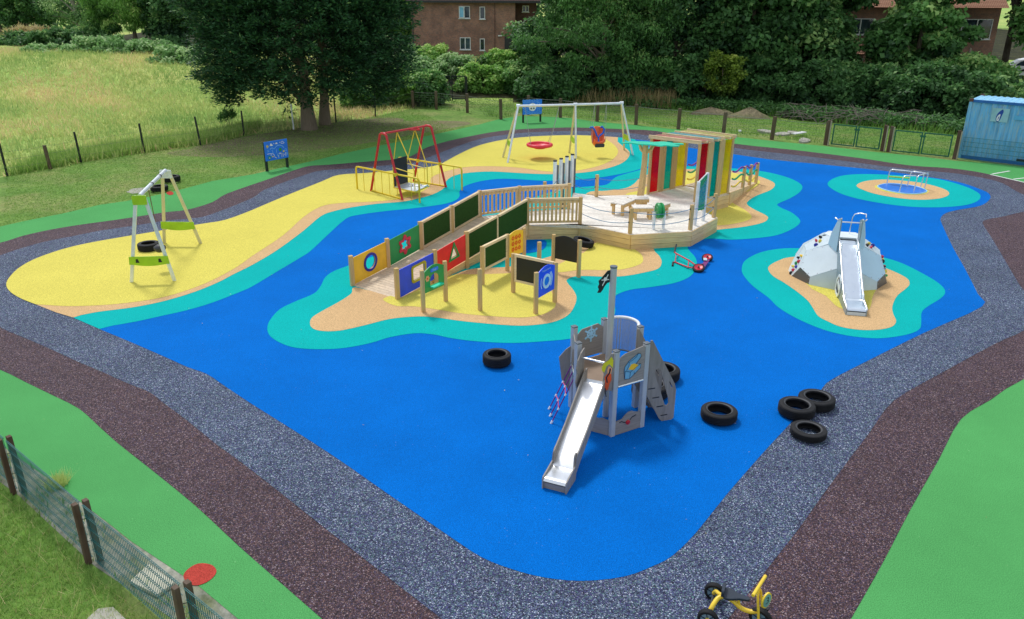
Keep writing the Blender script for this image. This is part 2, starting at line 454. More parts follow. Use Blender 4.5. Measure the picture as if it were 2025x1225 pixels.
GREEN = [(-18.65, 22.84), (-17.28, 25.66), (-16.86, 26.38), (-16.07, 27.36), (-15.35, 28.62), (-14.67, 29.16), (-14.18, 29.67), (-13.32, 31.02), (-12.58, 32.61), (-11.29, 33.94), (-10.56, 35.12), (-9.32, 36.96), (-8.46, 38.52), (-6.98, 40.71), (-5.31, 42.98), (-3.35, 45.86), (-2.01, 47.92), (-0.93, 49.94), (0.49, 51.47), (2.62, 51.11), (3.78, 50.60), (4.84, 49.38), (6.99, 48.21), (8.51, 47.14), (9.77, 46.27), (12.24, 44.05), (14.41, 42.57), (16.30, 41.37), (18.09, 39.95), (20.02, 38.71), (21.20, 37.70), (22.73, 37.03), (23.63, 36.31), (28.93, 32.09)] + [(45, 20), (45, 1.0), (-1, 1.0)] + list(reversed(EDGE_NEAR)) + [(-16.38, 16.21)]
ground_sheet('green_rubber_path', 'greenr', GREEN, .014)

BROWN = [(-16.18, 23.84), (-16.02, 24.25), (-15.87, 24.66), (-15.40, 25.32), (-14.72, 25.93), (-13.89, 26.50), (-13.24, 27.00), (-12.51, 27.60), (-11.85, 27.97), (-11.33, 29.08), (-11.23, 30.44), (-10.43, 32.76), (-9.83, 34.49), (-9.30, 35.69), (-8.51, 36.00), (-6.92, 36.73), (-5.28, 37.51), (-4.80, 38.62), (-4.39, 40.42), (-3.45, 42.27), (-1.87, 44.42), (-0.49, 45.77), (0.96, 46.42), (3.17, 46.96), (4.61, 46.83), (6.74, 46.36), (8.29, 45.79), (11.70, 41.96), (14.30, 40.26), (16.82, 38.24), (18.43, 36.57), (19.90, 36.05), (20.70, 35.42), (21.14, 34.69), (21.72, 33.12), (22.24, 30.50), (20.12, 24.56), (14.97, 17.49), (10.71, 14.75), (9.51, 13.84), (8.50, 13.06), (7.38, 11.66), (6.23, 10.24), (5.26, 9.00), (4.39, 7.93), (3.67, 7.07), (2.92, 6.57), (1.06, 6.30), (-0.61, 6.42), (-1.49, 7.04), (-2.42, 7.88), (-3.11, 8.52), (-3.95, 9.30), (-4.93, 10.25), (-6.03, 11.23), (-6.96, 12.04), (-7.56, 12.60), (-8.30, 13.29), (-9.17, 13.87), (-9.97, 14.39), (-10.80, 14.93), (-12.69, 15.99), (-15.32, 17.71), (-17.15, 20.19), (-17.02, 22.48)]
ground_sheet('brown_rubber_band', 'brown', BROWN, .018, 3)
GREY = [(-15.40, 22.55), (-14.90, 23.86), (-14.22, 24.62), (-13.69, 25.21), (-12.75, 25.89), (-12.02, 26.47), (-11.15, 26.82), (-10.73, 27.38), (-10.01, 29.76), (-9.94, 31.10), (-9.08, 33.66), (-8.51, 34.72), (-7.22, 35.20), (-5.65, 35.96), (-4.77, 36.36), (-4.11, 37.69), (-2.98, 40.46), (-1.81, 42.85), (-0.47, 44.25), (0.93, 45.13), (3.08, 45.62), (4.50, 45.58), (6.56, 45.01), (7.62, 44.17), (11.37, 40.67), (13.86, 38.94), (15.85, 37.44), (17.14, 36.31), (18.48, 35.50), (19.79, 34.76), (20.43, 33.90), (20.70, 32.95), (20.37, 30.87), (20.82, 29.52), (20.53, 29.06), (18.83, 28.30), (17.62, 27.58), (16.80, 27.16), (16.39, 26.63), (15.79, 25.05), (15.02, 23.06), (14.24, 21.08), (13.85, 19.98), (13.56, 18.50), (12.24, 17.30), (11.08, 16.50), (9.00, 14.92), (7.54, 13.76), (6.54, 12.53), (5.13, 10.78), (4.34, 9.77), (3.67, 8.96), (2.95, 8.09), (2.47, 7.58), (1.79, 7.29), (0.86, 7.19), (-0.05, 7.28), (-0.53, 7.58), (-0.91, 7.91), (-1.32, 8.30), (-2.01, 8.96), (-2.78, 9.70), (-3.67, 10.57), (-4.67, 11.53), (-5.25, 12.06), (-6.05, 12.85), (-6.81, 13.56), (-7.23, 13.96), (-7.91, 14.38), (-8.67, 14.89), (-9.46, 15.39), (-10.31, 15.97), (-11.22, 16.56), (-12.16, 17.17), (-13.61, 18.33), (-14.79, 19.64), (-15.41, 21.13)]
ground_sheet('grey_rubber_band', 'grey', GREY, .022, 3)
INNER_A = [(-9.45, 27.92), (-9.97, 26.58), (-10.67, 26.01), (-12.28, 24.73), (-13.12, 24.03), (-13.63, 23.49), (-13.96, 22.87), (-14.16, 22.14), (-14.15, 21.37), (-13.94, 20.56), (-13.73, 20.08), (-13.46, 19.69), (-13.07, 19.29), (-12.57, 18.90), (-12.09, 18.59)]
INNER_B = [(-11.30, 18.07), (-10.71, 17.75)]
INNER_C = [(-9.74, 17.07), (-8.87, 16.48), (-7.66, 15.63), (-6.91, 15.09), (-6.37, 14.76), (-5.82, 14.23), (-5.01, 13.46), (-3.80, 12.35), (-2.92, 11.52), (-2.13, 10.73), (-1.34, 9.95), (-0.82, 9.44), (-0.42, 9.07), (-0.03, 8.84), (0.44, 8.66), (0.97, 8.59), (1.56, 8.68), (2.00, 8.90), (2.31, 9.12), (2.75, 9.63), (3.46, 10.61), (4.37, 11.80), (5.09, 12.71), (6.22, 14.14), (6.63, 14.64), (7.81, 15.59), (9.77, 17.12), (12.07, 18.82), (12.45, 19.73), (13.23, 21.87), (13.90, 23.81), (14.90, 26.48), (15.27, 27.33), (15.82, 28.03), (16.51, 28.49), (17.28, 28.87), (17.92, 29.34), (18.68, 30.26), (19.09, 31.10), (19.14, 31.79), (19.01, 32.87), (18.64, 33.53), (18.14, 34.01), (17.36, 34.70), (16.49, 35.45), (15.32, 36.10), (13.89, 36.92), (12.37, 37.71), (10.87, 39.04), (8.99, 40.74), (7.70, 42.29)]
INNER_D = [(6.59, 43.03), (6.22, 43.44), (5.76, 43.63)]
INNER_E = [(5.36, 43.78), (4.36, 44.07), (2.99, 44.19), (0.91, 43.64), (-0.46, 42.69), (-1.73, 41.00), (-2.56, 38.81), (-3.14, 36.83), (-3.42, 36.02), (-4.14, 35.28), (-5.46, 34.67), (-6.48, 34.19), (-7.53, 33.80), (-8.00, 32.47), (-8.73, 30.32), (-9.07, 29.21)]
ground_sheet('blue_rubber_sea', 'blue', INNER_A + INNER_B + INNER_C + INNER_D + INNER_E, .026, 3)
# the bay on the left: teal, sand, yellow
bay_teal = [(-9.53, 17.27), (-9.06, 17.54), (-8.60, 17.90), (-8.13, 18.27), (-7.68, 18.79), (-7.23, 19.56), (-7.02, 20.02), (-6.69, 21.24), (-6.31, 22.61), (-6.19, 23.22), (-6.05, 24.82), (-5.84, 26.81), (-5.50, 27.33), (-4.69, 27.83), (-3.60, 28.31), (-2.65, 28.88), (-2.21, 29.43), (-2.07, 30.14), (-2.12, 30.97), (-1.97, 31.85), (-1.40, 32.73), (-0.62, 33.22), (0.18, 33.20), (1.23, 32.93), (2.06, 32.99), (2.84, 33.18), (3.68, 33.57), (4.24, 33.94), (5.16, 34.72), (6.19, 35.93), (6.91, 37.21), (7.24, 38.44), (7.24, 39.87), (7.00, 40.82), (6.66, 41.82)]
bay_sand = [(-10.60, 17.91), (-10.25, 18.14), (-9.73, 18.35), (-9.35, 18.56), (-8.88, 18.95), (-8.40, 19.58), (-8.05, 20.31), (-7.84, 20.99), (-7.57, 21.79), (-7.24, 23.20), (-6.96, 25.25), (-6.79, 27.11), (-6.49, 27.79), (-5.93, 28.37), (-5.08, 28.91), (-4.19, 29.23), (-3.67, 29.71), (-3.12, 30.45), (-2.77, 31.56), (-2.79, 32.75), (-2.52, 33.82), (-1.85, 34.44), (-0.92, 34.67), (0.18, 34.42), (1.28, 34.21), (2.37, 34.27), (3.51, 34.78), (4.44, 35.66), (5.16, 36.81), (5.64, 38.27), (5.82, 39.56), (5.69, 40.93), (5.57, 42.31)]
bay_yellow = [(-11.55, 18.51), (-11.05, 18.48), (-10.17, 18.61), (-9.36, 18.94), (-8.88, 19.35), (-8.46, 20.00), (-8.20, 20.65), (-7.95, 21.60), (-7.82, 22.63), (-7.48, 24.74), (-7.37, 26.96), (-7.09, 28.42), (-6.49, 28.95), (-5.24, 29.21), (-4.34, 29.62), (-3.83, 30.27), (-3.44, 31.46), (-3.40, 32.36), (-3.48, 33.40), (-3.09, 34.41), (-2.48, 35.27), (-1.70, 35.73), (-0.67, 35.76), (0.37, 35.45), (1.48, 34.73), (2.49, 34.76), (3.45, 35.42), (4.25, 36.44), (4.85, 37.75), (5.23, 39.28), (5.31, 40.63), (5.20, 41.92), (4.98, 43.13)]
sm = lambda p: smoothline(p, False, 3)
ia, ib, ie = (smoothline(q, False, 3) for q in (INNER_A, INNER_B, INNER_E))
ground_sheet('teal_rubber_bay', 'teal', ia + ib + [(-9.74, 17.07)] + sm(bay_teal) + INNER_D + ie, .030)
ground_sheet('sand_rubber_bay', 'sand', ia + [(-11.30, 18.07), (-10.71, 17.75)] + sm(bay_sand) + [(5.76, 43.63)] + ie, .034)
ground_sheet('yellow_rubber_bay', 'yellow', ia + sm(bay_yellow) + ie[3:], .038)
# the middle island under the ramp, deck and tunnel
ISL_T = [(-4.77, 21.77), (-5.09, 21.27), (-5.22, 20.74), (-5.19, 20.05), (-5.24, 19.48), (-5.57, 18.92), (-5.83, 18.37), (-5.88, 17.68), (-5.80, 17.16), (-5.61, 16.72), (-5.27, 16.34), (-4.84, 16.07), (-4.25, 16.00), (-3.72, 16.09), (-3.20, 16.36), (-2.82, 16.68), (-2.27, 16.91), (-1.82, 16.84), (-1.37, 16.63), (-0.79, 16.47), (-0.00163, 16.39), (0.71, 16.49), (1.30, 16.63), (1.81, 16.90), (2.29, 17.48), (2.57, 18.21), (2.65, 18.97), (2.76, 19.48), (3.18, 19.88), (3.71, 20.08), (4.47, 20.43), (5.03, 21.00), (5.39, 21.86), (5.53, 22.68), (5.49, 23.61), (5.77, 24.20), (6.40, 24.65), (7.11, 24.55), (7.97, 24.74), (8.77, 25.11), (9.53, 25.88), (9.99, 26.57), (10.15, 27.12), (10.16, 27.98), (10.00, 28.58), (9.98, 29.07), (10.21, 29.42), (10.89, 30.21), (11.60, 31.27), (12.01, 32.34), (11.97, 33.51), (11.57, 34.49), (11.04, 35.13), (10.37, 35.48), (9.16, 35.89), (8.16, 35.98), (6.89, 36.17), (6.14, 35.60), (4.82, 34.20), (4.36, 33.49), (3.91, 32.28), (3.25, 31.96), (2.52, 31.68), (1.84, 31.23), (1.31, 30.63), (0.69, 29.80), (-0.03, 28.64), (-1.14, 27.21), (-2.77, 25.47), (-3.93, 23.09)]
ground_sheet('teal_rubber_island', 'teal', ISL_T, .031, 4)
ISL_S = [(-4.24, 19.95), (-4.25, 19.49), (-4.43, 18.94), (-4.74, 18.26), (-4.89, 17.85), (-4.87, 17.50), (-4.73, 17.17), (-4.46, 17.01), (-4.05, 17.04), (-3.52, 17.37), (-2.98, 17.76), (-2.38, 17.92), (-1.92, 17.89), (-1.13, 17.63), (-0.00391, 17.40), (0.59, 17.45), (1.05, 17.66), (1.39, 18.07), (1.59, 18.67), (1.69, 19.30), (1.64, 19.85), (1.53, 20.35), (1.52, 20.63), (1.71, 20.89), (2.10, 20.96), (2.62, 20.91), (3.15, 20.97), (3.73, 21.26), (4.22, 21.62), (4.43, 22.21), (4.46, 22.79), (4.40, 23.40), (4.62, 24.07), (5.80, 25.10), (6.88, 25.65), (7.93, 26.06), (8.73, 26.61), (9.08, 27.21), (9.08, 27.68), (8.91, 28.39), (8.85, 29.05), (9.02, 29.59), (9.60, 30.48), (10.44, 31.44), (10.89, 32.32), (10.97, 33.02), (10.71, 33.97), (10.28, 34.74), (9.74, 35.09), (8.80, 35.34), (7.43, 35.30), (6.16, 34.54), (5.41, 33.36), (5.07, 32.46), (4.60, 31.64), (3.79, 31.19), (2.94, 30.74), (2.70, 27.98), (2.56, 24.81), (2.47, 24.03), (2.00, 23.55), (1.51, 23.10), (1.31, 22.86), (0.54, 22.15), (-0.09, 21.73), (-0.56, 21.63), (-1.28, 21.44), (-2.13, 20.42), (-3.40, 19.61)]
ground_sheet('sand_rubber_island', 'sand', ISL_S, .035, 4)
ISL_YA = [(-3.32, 18.99), (-3.29, 19.21), (-2.99, 19.55), (-2.27, 20.41), (-1.61, 21.00), (-1.05, 21.03), (-0.20, 21.13), (0.54, 21.25), (1.02, 21.09), (1.04, 19.87), (1.12, 18.95), (1.06, 18.51), (0.76, 18.09), (0.29, 17.89), (-0.32, 17.93), (-1.16, 18.10), (-1.81, 18.35), (-2.46, 18.58), (-2.94, 18.61)]
ground_sheet('yellow_rubber_patch', 'yellow', ISL_YA, .039, 4)
ISL_YB = [(1.20, 21.61), (1.66, 22.40), (2.21, 23.11), (2.55, 23.95), (3.04, 24.37), (3.64, 23.95), (3.79, 23.48), (3.92, 23.02), (3.93, 22.54), (3.77, 22.02), (3.23, 21.56), (2.68, 21.46), (1.96, 21.46), (1.34, 21.26)]
ground_sheet('yellow_rubber_patch', 'yellow', ISL_YB, .039, 4)
ISL_YC = [(7.01, 26.20), (7.57, 26.36), (8.27, 26.86), (8.55, 27.43), (8.54, 28.31), (8.37, 29.26), (8.50, 29.97), (9.62, 31.40), (10.36, 32.67), (10.42, 33.34), (9.91, 34.42), (9.13, 34.82), (7.55, 34.78), (6.28, 33.93), (5.41, 31.66), (4.89, 31.04), (4.50, 30.61), (4.37, 29.49), (5.84, 28.04), (6.41, 26.38)]
ground_sheet('yellow_rubber_patch', 'yellow', ISL_YC, .039, 4)
ground_sheet('blue_rubber_pond', 'blue', [(0.45, 24.38), (1.02, 24.39), (1.08, 23.85), (0.92, 23.33), (0.56, 23.04), (-0.06, 22.91), (-0.43, 22.90), (-0.46, 24.31)], .039, 4)
# the island round the climbing dome
ground_sheet('teal_rubber_atoll', 'teal', [(8.96, 23.67), (8.32, 23.59), (7.62, 23.19), (6.99, 22.46), (6.69, 21.77), (6.56, 21.13), (6.58, 20.21), (6.74, 19.35), (6.79, 18.66), (7.02, 17.93), (7.40, 17.28), (7.85, 16.92), (8.38, 16.77), (8.83, 16.82), (9.37, 17.03), (9.76, 17.34), (10.02, 17.81), (10.31, 18.39), (10.67, 18.80), (11.29, 19.38), (11.64, 19.85), (11.79, 20.38), (11.78, 21.08), (11.59, 22.19), (11.25, 22.80), (10.72, 23.24), (9.91, 23.58)], .030, 4)
ground_sheet('sand_rubber_atoll', 'sand', [(8.44, 22.76), (7.95, 22.41), (7.55, 21.95), (7.40, 21.56), (7.38, 21.02), (7.52, 20.48), (7.65, 19.74), (7.70, 19.11), (7.65, 18.59), (7.60, 18.09), (7.72, 17.74), (7.90, 17.43), (8.28, 17.25), (8.73, 17.26), (9.14, 17.45), (9.40, 17.80), (9.54, 18.28), (9.75, 18.79), (10.19, 19.51), (10.68, 20.07), (10.97, 20.47), (11.10, 20.99), (10.88, 21.78), (10.40, 22.45), (9.51, 22.92)], .034, 4)
ground_sheet('yellow_rubber_atoll', 'yellow', [(8.10, 20.49), (8.30, 19.49), (8.29, 18.85), (8.40, 18.53), (8.65, 18.30), (9.08, 18.59), (9.45, 19.32), (9.80, 19.92), (10.41, 20.89), (9.41, 21.43)], .038, 2)
# rings round the roundabout
ground_sheet('teal_rubber_ring', 'teal', [(13.16, 32.55), (13.85, 33.68), (14.70, 34.37), (15.79, 34.56), (17.15, 34.26), (18.32, 33.62), (18.75, 32.36), (18.72, 31.26), (18.42, 30.48), (17.85, 29.73), (17.05, 29.14), (15.93, 28.83), (14.86, 28.92), (13.98, 29.46), (13.32, 30.27), (13.04, 31.27)], .030, 4)
ground_sheet('sand_rubber_ring', 'sand', [(14.27, 32.30), (14.87, 33.06), (15.68, 33.44), (16.38, 33.38), (17.23, 32.87), (17.63, 31.89), (17.46, 31.01), (16.83, 30.30), (16.01, 29.98), (15.25, 30.11), (14.53, 30.75), (14.24, 31.52)], .034, 4)
ground_sheet('yellow_rubber_ring', 'yellow', [(14.95, 32.14), (15.38, 32.56), (15.95, 32.71), (16.56, 32.51), (16.89, 31.87), (16.80, 31.34), (16.41, 30.89), (15.80, 30.75), (15.23, 30.95), (14.92, 31.49)], .038, 4)
# painted dots and court lines
ground_sheet('red_rubber_spot', 'redr', [(-4.50, 8.69), (-4.46, 8.83), (-4.36, 8.91), (-4.19, 8.88), (-4.08, 8.77), (-4.07, 8.65), (-4.13, 8.53), (-4.23, 8.47), (-4.34, 8.49), (-4.44, 8.57)], .022, 4)
ground_sheet('red_rubber_spot', 'redr', [(-13.63, 30.47), (-13.61, 30.76), (-13.39, 30.55), (-13.27, 30.23), (-13.38, 30.14)], .022, 4)
def line(p, q, w=.05):
    d = (Vector(q) - Vector(p)).normalized(); n = Vector((-d.y, d.x)) * w / 2
    ground_sheet('court_line', 'whiteline', [tuple(Vector(p) - n), tuple(Vector(q) - n), tuple(Vector(q) + n), tuple(Vector(p) + n)], .022)
line((21.29, 34.76), (22.45, 35.42), .09); line((21.63, 33.74), (23.26, 34.38), .09)
line((21.15, 34.67), (22.02, 32.39), .09)
# pale slabs let into the grass
M['concrete2'] = paint('cream_concrete', srgb(206, 204, 184), .9, 0, .14, 2.5, .2, .3)
def slab(name, label, corners, h=.03, z=.006):
    t = thing(name, label, 'slab', (*corners[0], 0))
    mb = MB(); mb.prism(corners, FLOOR, z, z + h); mb.build('slab_top', M['concrete2' if h > .04 else 'concrete'], t, bevel=.01)
slab('concrete_slab', 'pale concrete slab set in the lawn behind the tyre swing', [(-15.28, 30.60), (-15.29, 31.19), (-14.78, 31.42), (-14.49, 31.04), (-14.53, 30.53), (-14.91, 30.36)], .012)
slab('concrete_slab', 'cream rectangular slab under the wire mesh fence beside the red spot', [(-5.15, 8.49), (-4.67, 8.23), (-4.53, 8.47), (-5.04, 8.84)], .06, .012)
slab('concrete_slab', 'grey concrete block half buried in the grass outside the near mesh fence', [(-5.41, 7.84), (-5.35, 8.02), (-5.17, 8.05), (-4.91, 7.84), (-4.74, 7.33), (-5.10, 7.32)], .03)

# ------------------------------------------------------------------ more colours
M['rope'] = paint('brown_rope', srgb(120, 96, 66), .9)
M['redseat'] = paint('red_basket', srgb(226, 50, 72), .42)
M['darkred'] = paint('dark_red', srgb(150, 20, 44), .5)
M['orange'] = paint('orange_plastic', srgb(255, 112, 58), .4)
M['bluep'] = paint('blue_plastic', srgb(20, 92, 205), .4)
M['darkpost2'] = paint('dark_green_leg', srgb(18, 40, 30), .6)
M['signblue'] = paint('sign_blue', srgb(20, 122, 236), .4)
M['paleblue'] = paint('pale_blue_line', srgb(150, 210, 250), .5)
M['sunny'] = paint('sun_yellow', srgb(226, 206, 70), .5)
M['greenp'] = paint('green_plastic', srgb(20, 152, 80), .42)
M['tealp'] = paint('teal_plastic', srgb(16, 140, 160), .42)
M['mint'] = paint('mint_plastic', srgb(30, 208, 165), .4)
M['pyellow'] = paint('mustard_panel', srgb(236, 192, 46), .42)
M['pblue'] = paint('royal_blue_panel', srgb(34, 76, 240), .42)
M['pred'] = paint('red_panel', srgb(240, 36, 44), .42)
M['pgreen'] = paint('green_panel', srgb(14, 152, 78), .42)
M['pinkred'] = paint('pink_red', srgb(206, 44, 76), .42)
M['navy'] = paint('navy_ring', srgb(26, 36, 150), .42)
M['purple'] = paint('purple_rail', srgb(128, 30, 140), .42)
M['applered'] = paint('apple_orange', srgb(226, 86, 20), .5)
M['orangey'] = paint('amber_panel', srgb(252, 196, 40), .42)
M['ropeb'] = paint('blue_grey_rope', srgb(96, 138, 170), .8)
M['leafp'] = paint('teal_leaf_board', srgb(24, 206, 168), .35)
M['galvw'] = paint('silver_tube', (.84, .88, .9, 1), .4, .0)
M['olive'] = paint('olive_ring', srgb(178, 164, 40), .42)

M['peach'] = paint('peach', srgb(240, 168, 116), .5)
M['whiteblue'] = paint('white_blue', srgb(196, 226, 244), .5)
M['navyblack'] = paint('navy_black', srgb(18, 24, 36), .45, 0, .2)
M['galvpost'] = paint('silver_post', (.47, .49, .5, 1), .42, .15, .06)
M['floorhpl'] = paint('tan_floor', srgb(150, 128, 108), .6)
M['chestblue'] = paint('chest_blue', srgb(112, 172, 206), .5)
M['inkblue'] = paint('ink_blue', srgb(20, 40, 74), .5)
M['hatyellow'] = paint('hat_yellow', srgb(212, 206, 20), .5)
M['paleblueplate'] = paint('pale_plate', srgb(160, 206, 228), .45)
M['purplerope'] = paint('purple_rope', srgb(122, 30, 130), .7)
M['pinkrope'] = paint('pink_rope', srgb(200, 70, 130), .7)
M['panelgrey3'] = paint('blue_grey_board', srgb(186, 216, 232), .36, 0, .04, 2, .5, .08)
M['panelgrey4'] = paint('light_board', srgb(218, 230, 234), .4, 0, .05, 2, .5, .1)
M['sidegrey'] = paint('side_grey', srgb(136, 156, 166), .4, .2)
M['discblue'] = paint('disc_blue', srgb(40, 120, 222), .35)
M['scootred'] = paint('scooter_red', srgb(204, 30, 62), .35)
M['purplered'] = paint('purple_red', srgb(120, 30, 110), .4)
M['yelp2'] = paint('trike_yellow', srgb(238, 204, 60), .35)
M['rimblue'] = paint('rim_grey_blue', srgb(112, 142, 160), .4)
M['rimdark'] = paint('rim_dark', srgb(40, 60, 82), .5)
M['seatblack'] = paint('seat_black', srgb(30, 44, 60), .5)
M['tealgrey'] = paint('teal_grey', srgb(112, 160, 158), .5)
M['slide'] = steel('slide_steel', (.80, .83, .86, 1), .3, .03, 1.0)
M['slide2'] = steel('slide_steel_blue', (.76, .84, .92, 1), .3, .03, 1.0)
def perf():
    t = NT('perforated_steel'); p = t.pos()
    v = t.n('ShaderNodeTexVoronoi'); v.inputs['Scale'].default_value = 160; v.inputs['Randomness'].default_value = .2; t.l(p, v.inputs['Vector'])
    m = t.out((.44, .47, .5, 1), .5, .3)
    th = t.n('ShaderNodeMath', operation='LESS_THAN'); t.l(v.outputs['Distance'], th.inputs[0]); th.inputs[1].default_value = .42
    tr = t.n('ShaderNodeBsdfTransparent'); mx = t.n('ShaderNodeMixShader'); t.l(th.outputs[0], mx.inputs[0]); t.l(t.b.outputs[0], mx.inputs[1]); t.l(tr.outputs[0], mx.inputs[2]); t.l(mx.outputs[0], t.t.nodes['Material Output'].inputs['Surface']); return m
M['perf'] = perf()

M['contblue'] = None
def contmat(name, c, streak):
    t = NT(name); p = t.pos((3.5, 3.5, .35)); q = t.pos()
    a = t.ramp(t.noise(p, 2.2, 5, .7), [(.3, sc(c, .62)), (.5, c), (.72, sc(c, 1.25))])
    b = t.ramp(t.noise(p, 4.1, 4, .8), [(.46, (0, 0, 0, 1)), (.66, (.8, .8, .8, 1))]); cc = t.mix(b, a, streak)
    r = t.ramp(t.noise(q, 3.2, 6, .75), [(.64, (0, 0, 0, 1)), (.72, (1, 1, 1, 1))]); cc = t.mix(r, cc, srgb(84, 62, 56))
    return t.out(cc, .55, 0, .4)
M['contblue'] = contmat('container_blue', srgb(104, 180, 228), srgb(166, 190, 192))
M['controof'] = contmat('container_roof', srgb(120, 196, 236), srgb(200, 224, 234))
M['contdark'] = paint('container_rail', srgb(30, 104, 178), .5)
M['contpale'] = paint('container_pale', srgb(92, 176, 222), .6)
M['palesign'] = paint('pale_sign', srgb(150, 196, 206), .6)
M['contlogo'] = paint('logo_blue', srgb(14, 70, 158), .5)
M['rust'] = paint('rusty_casting', srgb(98, 62, 56), .8)
M['palew'] = timber('pale_timber', srgb(170, 160, 140), 'z', knots=False)
M['glassblue'] = paint('sky_glass', srgb(120, 190, 226), .12)
def brickmat(name, a, b, mortar):
    t = NT(name); g = t.n('ShaderNodeNewGeometry'); sp = t.n('ShaderNodeSeparateXYZ'); t.l(g.outputs['Position'], sp.inputs[0])
    ad = t.n('ShaderNodeMath', operation='ADD'); t.l(sp.outputs[0], ad.inputs[0]); t.l(sp.outputs[1], ad.inputs[1]); cb = t.n('ShaderNodeCombineXYZ'); t.l(ad.outputs[0], cb.inputs[0]); t.l(sp.outputs[2], cb.inputs[1])
    bk = t.n('ShaderNodeTexBrick'); bk.inputs['Scale'].default_value = 4.4; bk.inputs['Color1'].default_value = a; bk.inputs['Color2'].default_value = b; bk.inputs['Mortar'].default_value = mortar; bk.inputs['Mortar Size'].default_value = .018; bk.inputs['Bias'].default_value = -.2; t.l(cb.outputs[0], bk.inputs['Vector'])
    n = t.ramp(t.noise(t.pos(), .9, 5, .7), [(.3, (.62, .62, .66, 1)), (.7, (1.3, 1.25, 1.2, 1))])
    return t.out(t.mix(1.0, bk.outputs['Color'], n, 'MULTIPLY'), .85, 0, .2)
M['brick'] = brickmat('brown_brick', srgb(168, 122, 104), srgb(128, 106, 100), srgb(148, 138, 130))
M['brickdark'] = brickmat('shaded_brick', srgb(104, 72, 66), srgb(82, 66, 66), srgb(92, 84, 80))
def tilemat(name, a, b):
    t = NT(name); w = t.n('ShaderNodeTexWave', wave_type='BANDS', bands_direction='Z'); w.inputs['Scale'].default_value = 3.4; w.inputs['Distortion'].default_value = 1.2; t.l(t.pos(), w.inputs['Vector'])
    w2 = t.n('ShaderNodeTexWave', wave_type='BANDS', bands_direction='X'); w2.inputs['Scale'].default_value = 2.2; t.l(t.pos(), w2.inputs['Vector'])
    c = t.ramp(w.outputs['Fac'], [(.1, sc(a, .45)), (.5, a), (1, b)]); d = t.ramp(w2.outputs['Fac'], [(0, (.6, .6, .6, 1)), (.5, (1.1, 1.1, 1.1, 1))]); return t.out(t.mix(1.0, c, d, 'MULTIPLY'), .8, 0, .2)
M['tiles'] = tilemat('dark_roof_tiles', srgb(84, 62, 58), srgb(120, 92, 84)); M['tilesorange'] = tilemat('orange_roof_tiles', srgb(170, 112, 86), srgb(222, 178, 150))

# ------------------------------------------------------------------ tyres
def make_tyre(name, R0, Rin, h, label):
    t = thing(name, label, 'tyre', (0, 0, 0), 0, 'loose tyres lying about the playground')
    prof = [(Rin, h * .2), (Rin + .012, h * .06), (Rin + .05, 0), (R0 * .8, -.0), (R0 * .95, h * .07), (R0, h * .17)]
    for k in range(4):                                   # circumferential tread grooves
        z = h * (.24 + .15 * k)
        prof += [(R0 + .004, z), (R0 + .004, z + h * .07), (R0 - .008, z + h * .085), (R0 - .008, z + h * .12)]
    prof += [(R0, h * .85), (R0 * .95, h * .94), (R0 * .8, h), (Rin + .05, h), (Rin + .012, h * .95), (Rin, h * .82), (Rin + .03, h * .78), (R0 - .03, h * .6), (R0 - .03, h * .4), (Rin + .03, h * .24)]
    mb = MB(); mb.lathe(prof, (0, 0, 0), 56, closed=True)
    mb.build('tread_and_sidewall', M['tyre'], t, smooth=35)
    b = MB()
    b.lathe([(Rin + .002, h * .955), (Rin + .02, h * 1.0 + .004), (Rin + .032, h + .003)], (0, 0, 0), 48, closed=True)
    b.build('bead_rim', M['tyrebead'], t, smooth=60)
    return t
M['tyrebead'] = paint('tyre_bead', srgb(52, 54, 58), .6)
TY = [((-0.32, 15.32), .305, .205, .24, 'wide car tyre lying alone on the blue surface left of the slide tower', 0),
      ((3.90, 13.01), .335, .19, .2, 'car tyre lying flat on the blue surface right of the slide tower', .3),
      ((5.42, 13.20), .335, .215, .22, 'tyre on the blue edge, leftmost of the three tyres huddled together', 1.0),
      ((5.92, 13.54), .34, .2, .2, 'tyre at the back right of the huddle of three tyres', 2.0),
      ((5.38, 12.42), .315, .225, .15, 'thin worn tyre on the grey crumb, nearest of the huddle of three', .5),
      ((3.12, 14.66), .36, .2, .24, 'tyre behind the stairs of the slide tower, resting flat', .7),
      ((2.76, 13.95), .37, .22, .26, 'tyre on the ground tucked under the stairs of the slide tower', .1),
      ((2.20, 23.66), .33, .2, .2, 'tyre standing against the deck skirt behind the curved black board', .2),
      ((-11.17, 23.17), .32, .21, .22, 'tyre lying on the yellow surface inside the lime panelled swing frame', .9),
      ((-14.16, 32.39), .33, .22, .24, 'tyre lying on the lawn behind the top of the tyre swing frame', .4),
      ((-14.02, 30.79), .33, .22, .2, 'flat tyre at the grass edge half hidden by the swing crossbeam', .4)]
t0 = make_tyre('tyre', .32, .205, .22, TY[0][4])
for i, (p, ro, ri, h, lab, rz) in enumerate(TY):
    s_ = (ro / .32, ro / .32, h / .22)
    if i == 0:
        t0.location = (*p, .04); t0.rotation_euler.z = rz; t0.scale = s_
    else:
        tt = dup(t0, (*p, .04), rz, lab, s_)
        if i == 7: tt.rotation_euler = (R(0), R(12), 0); tt.location.z = .1

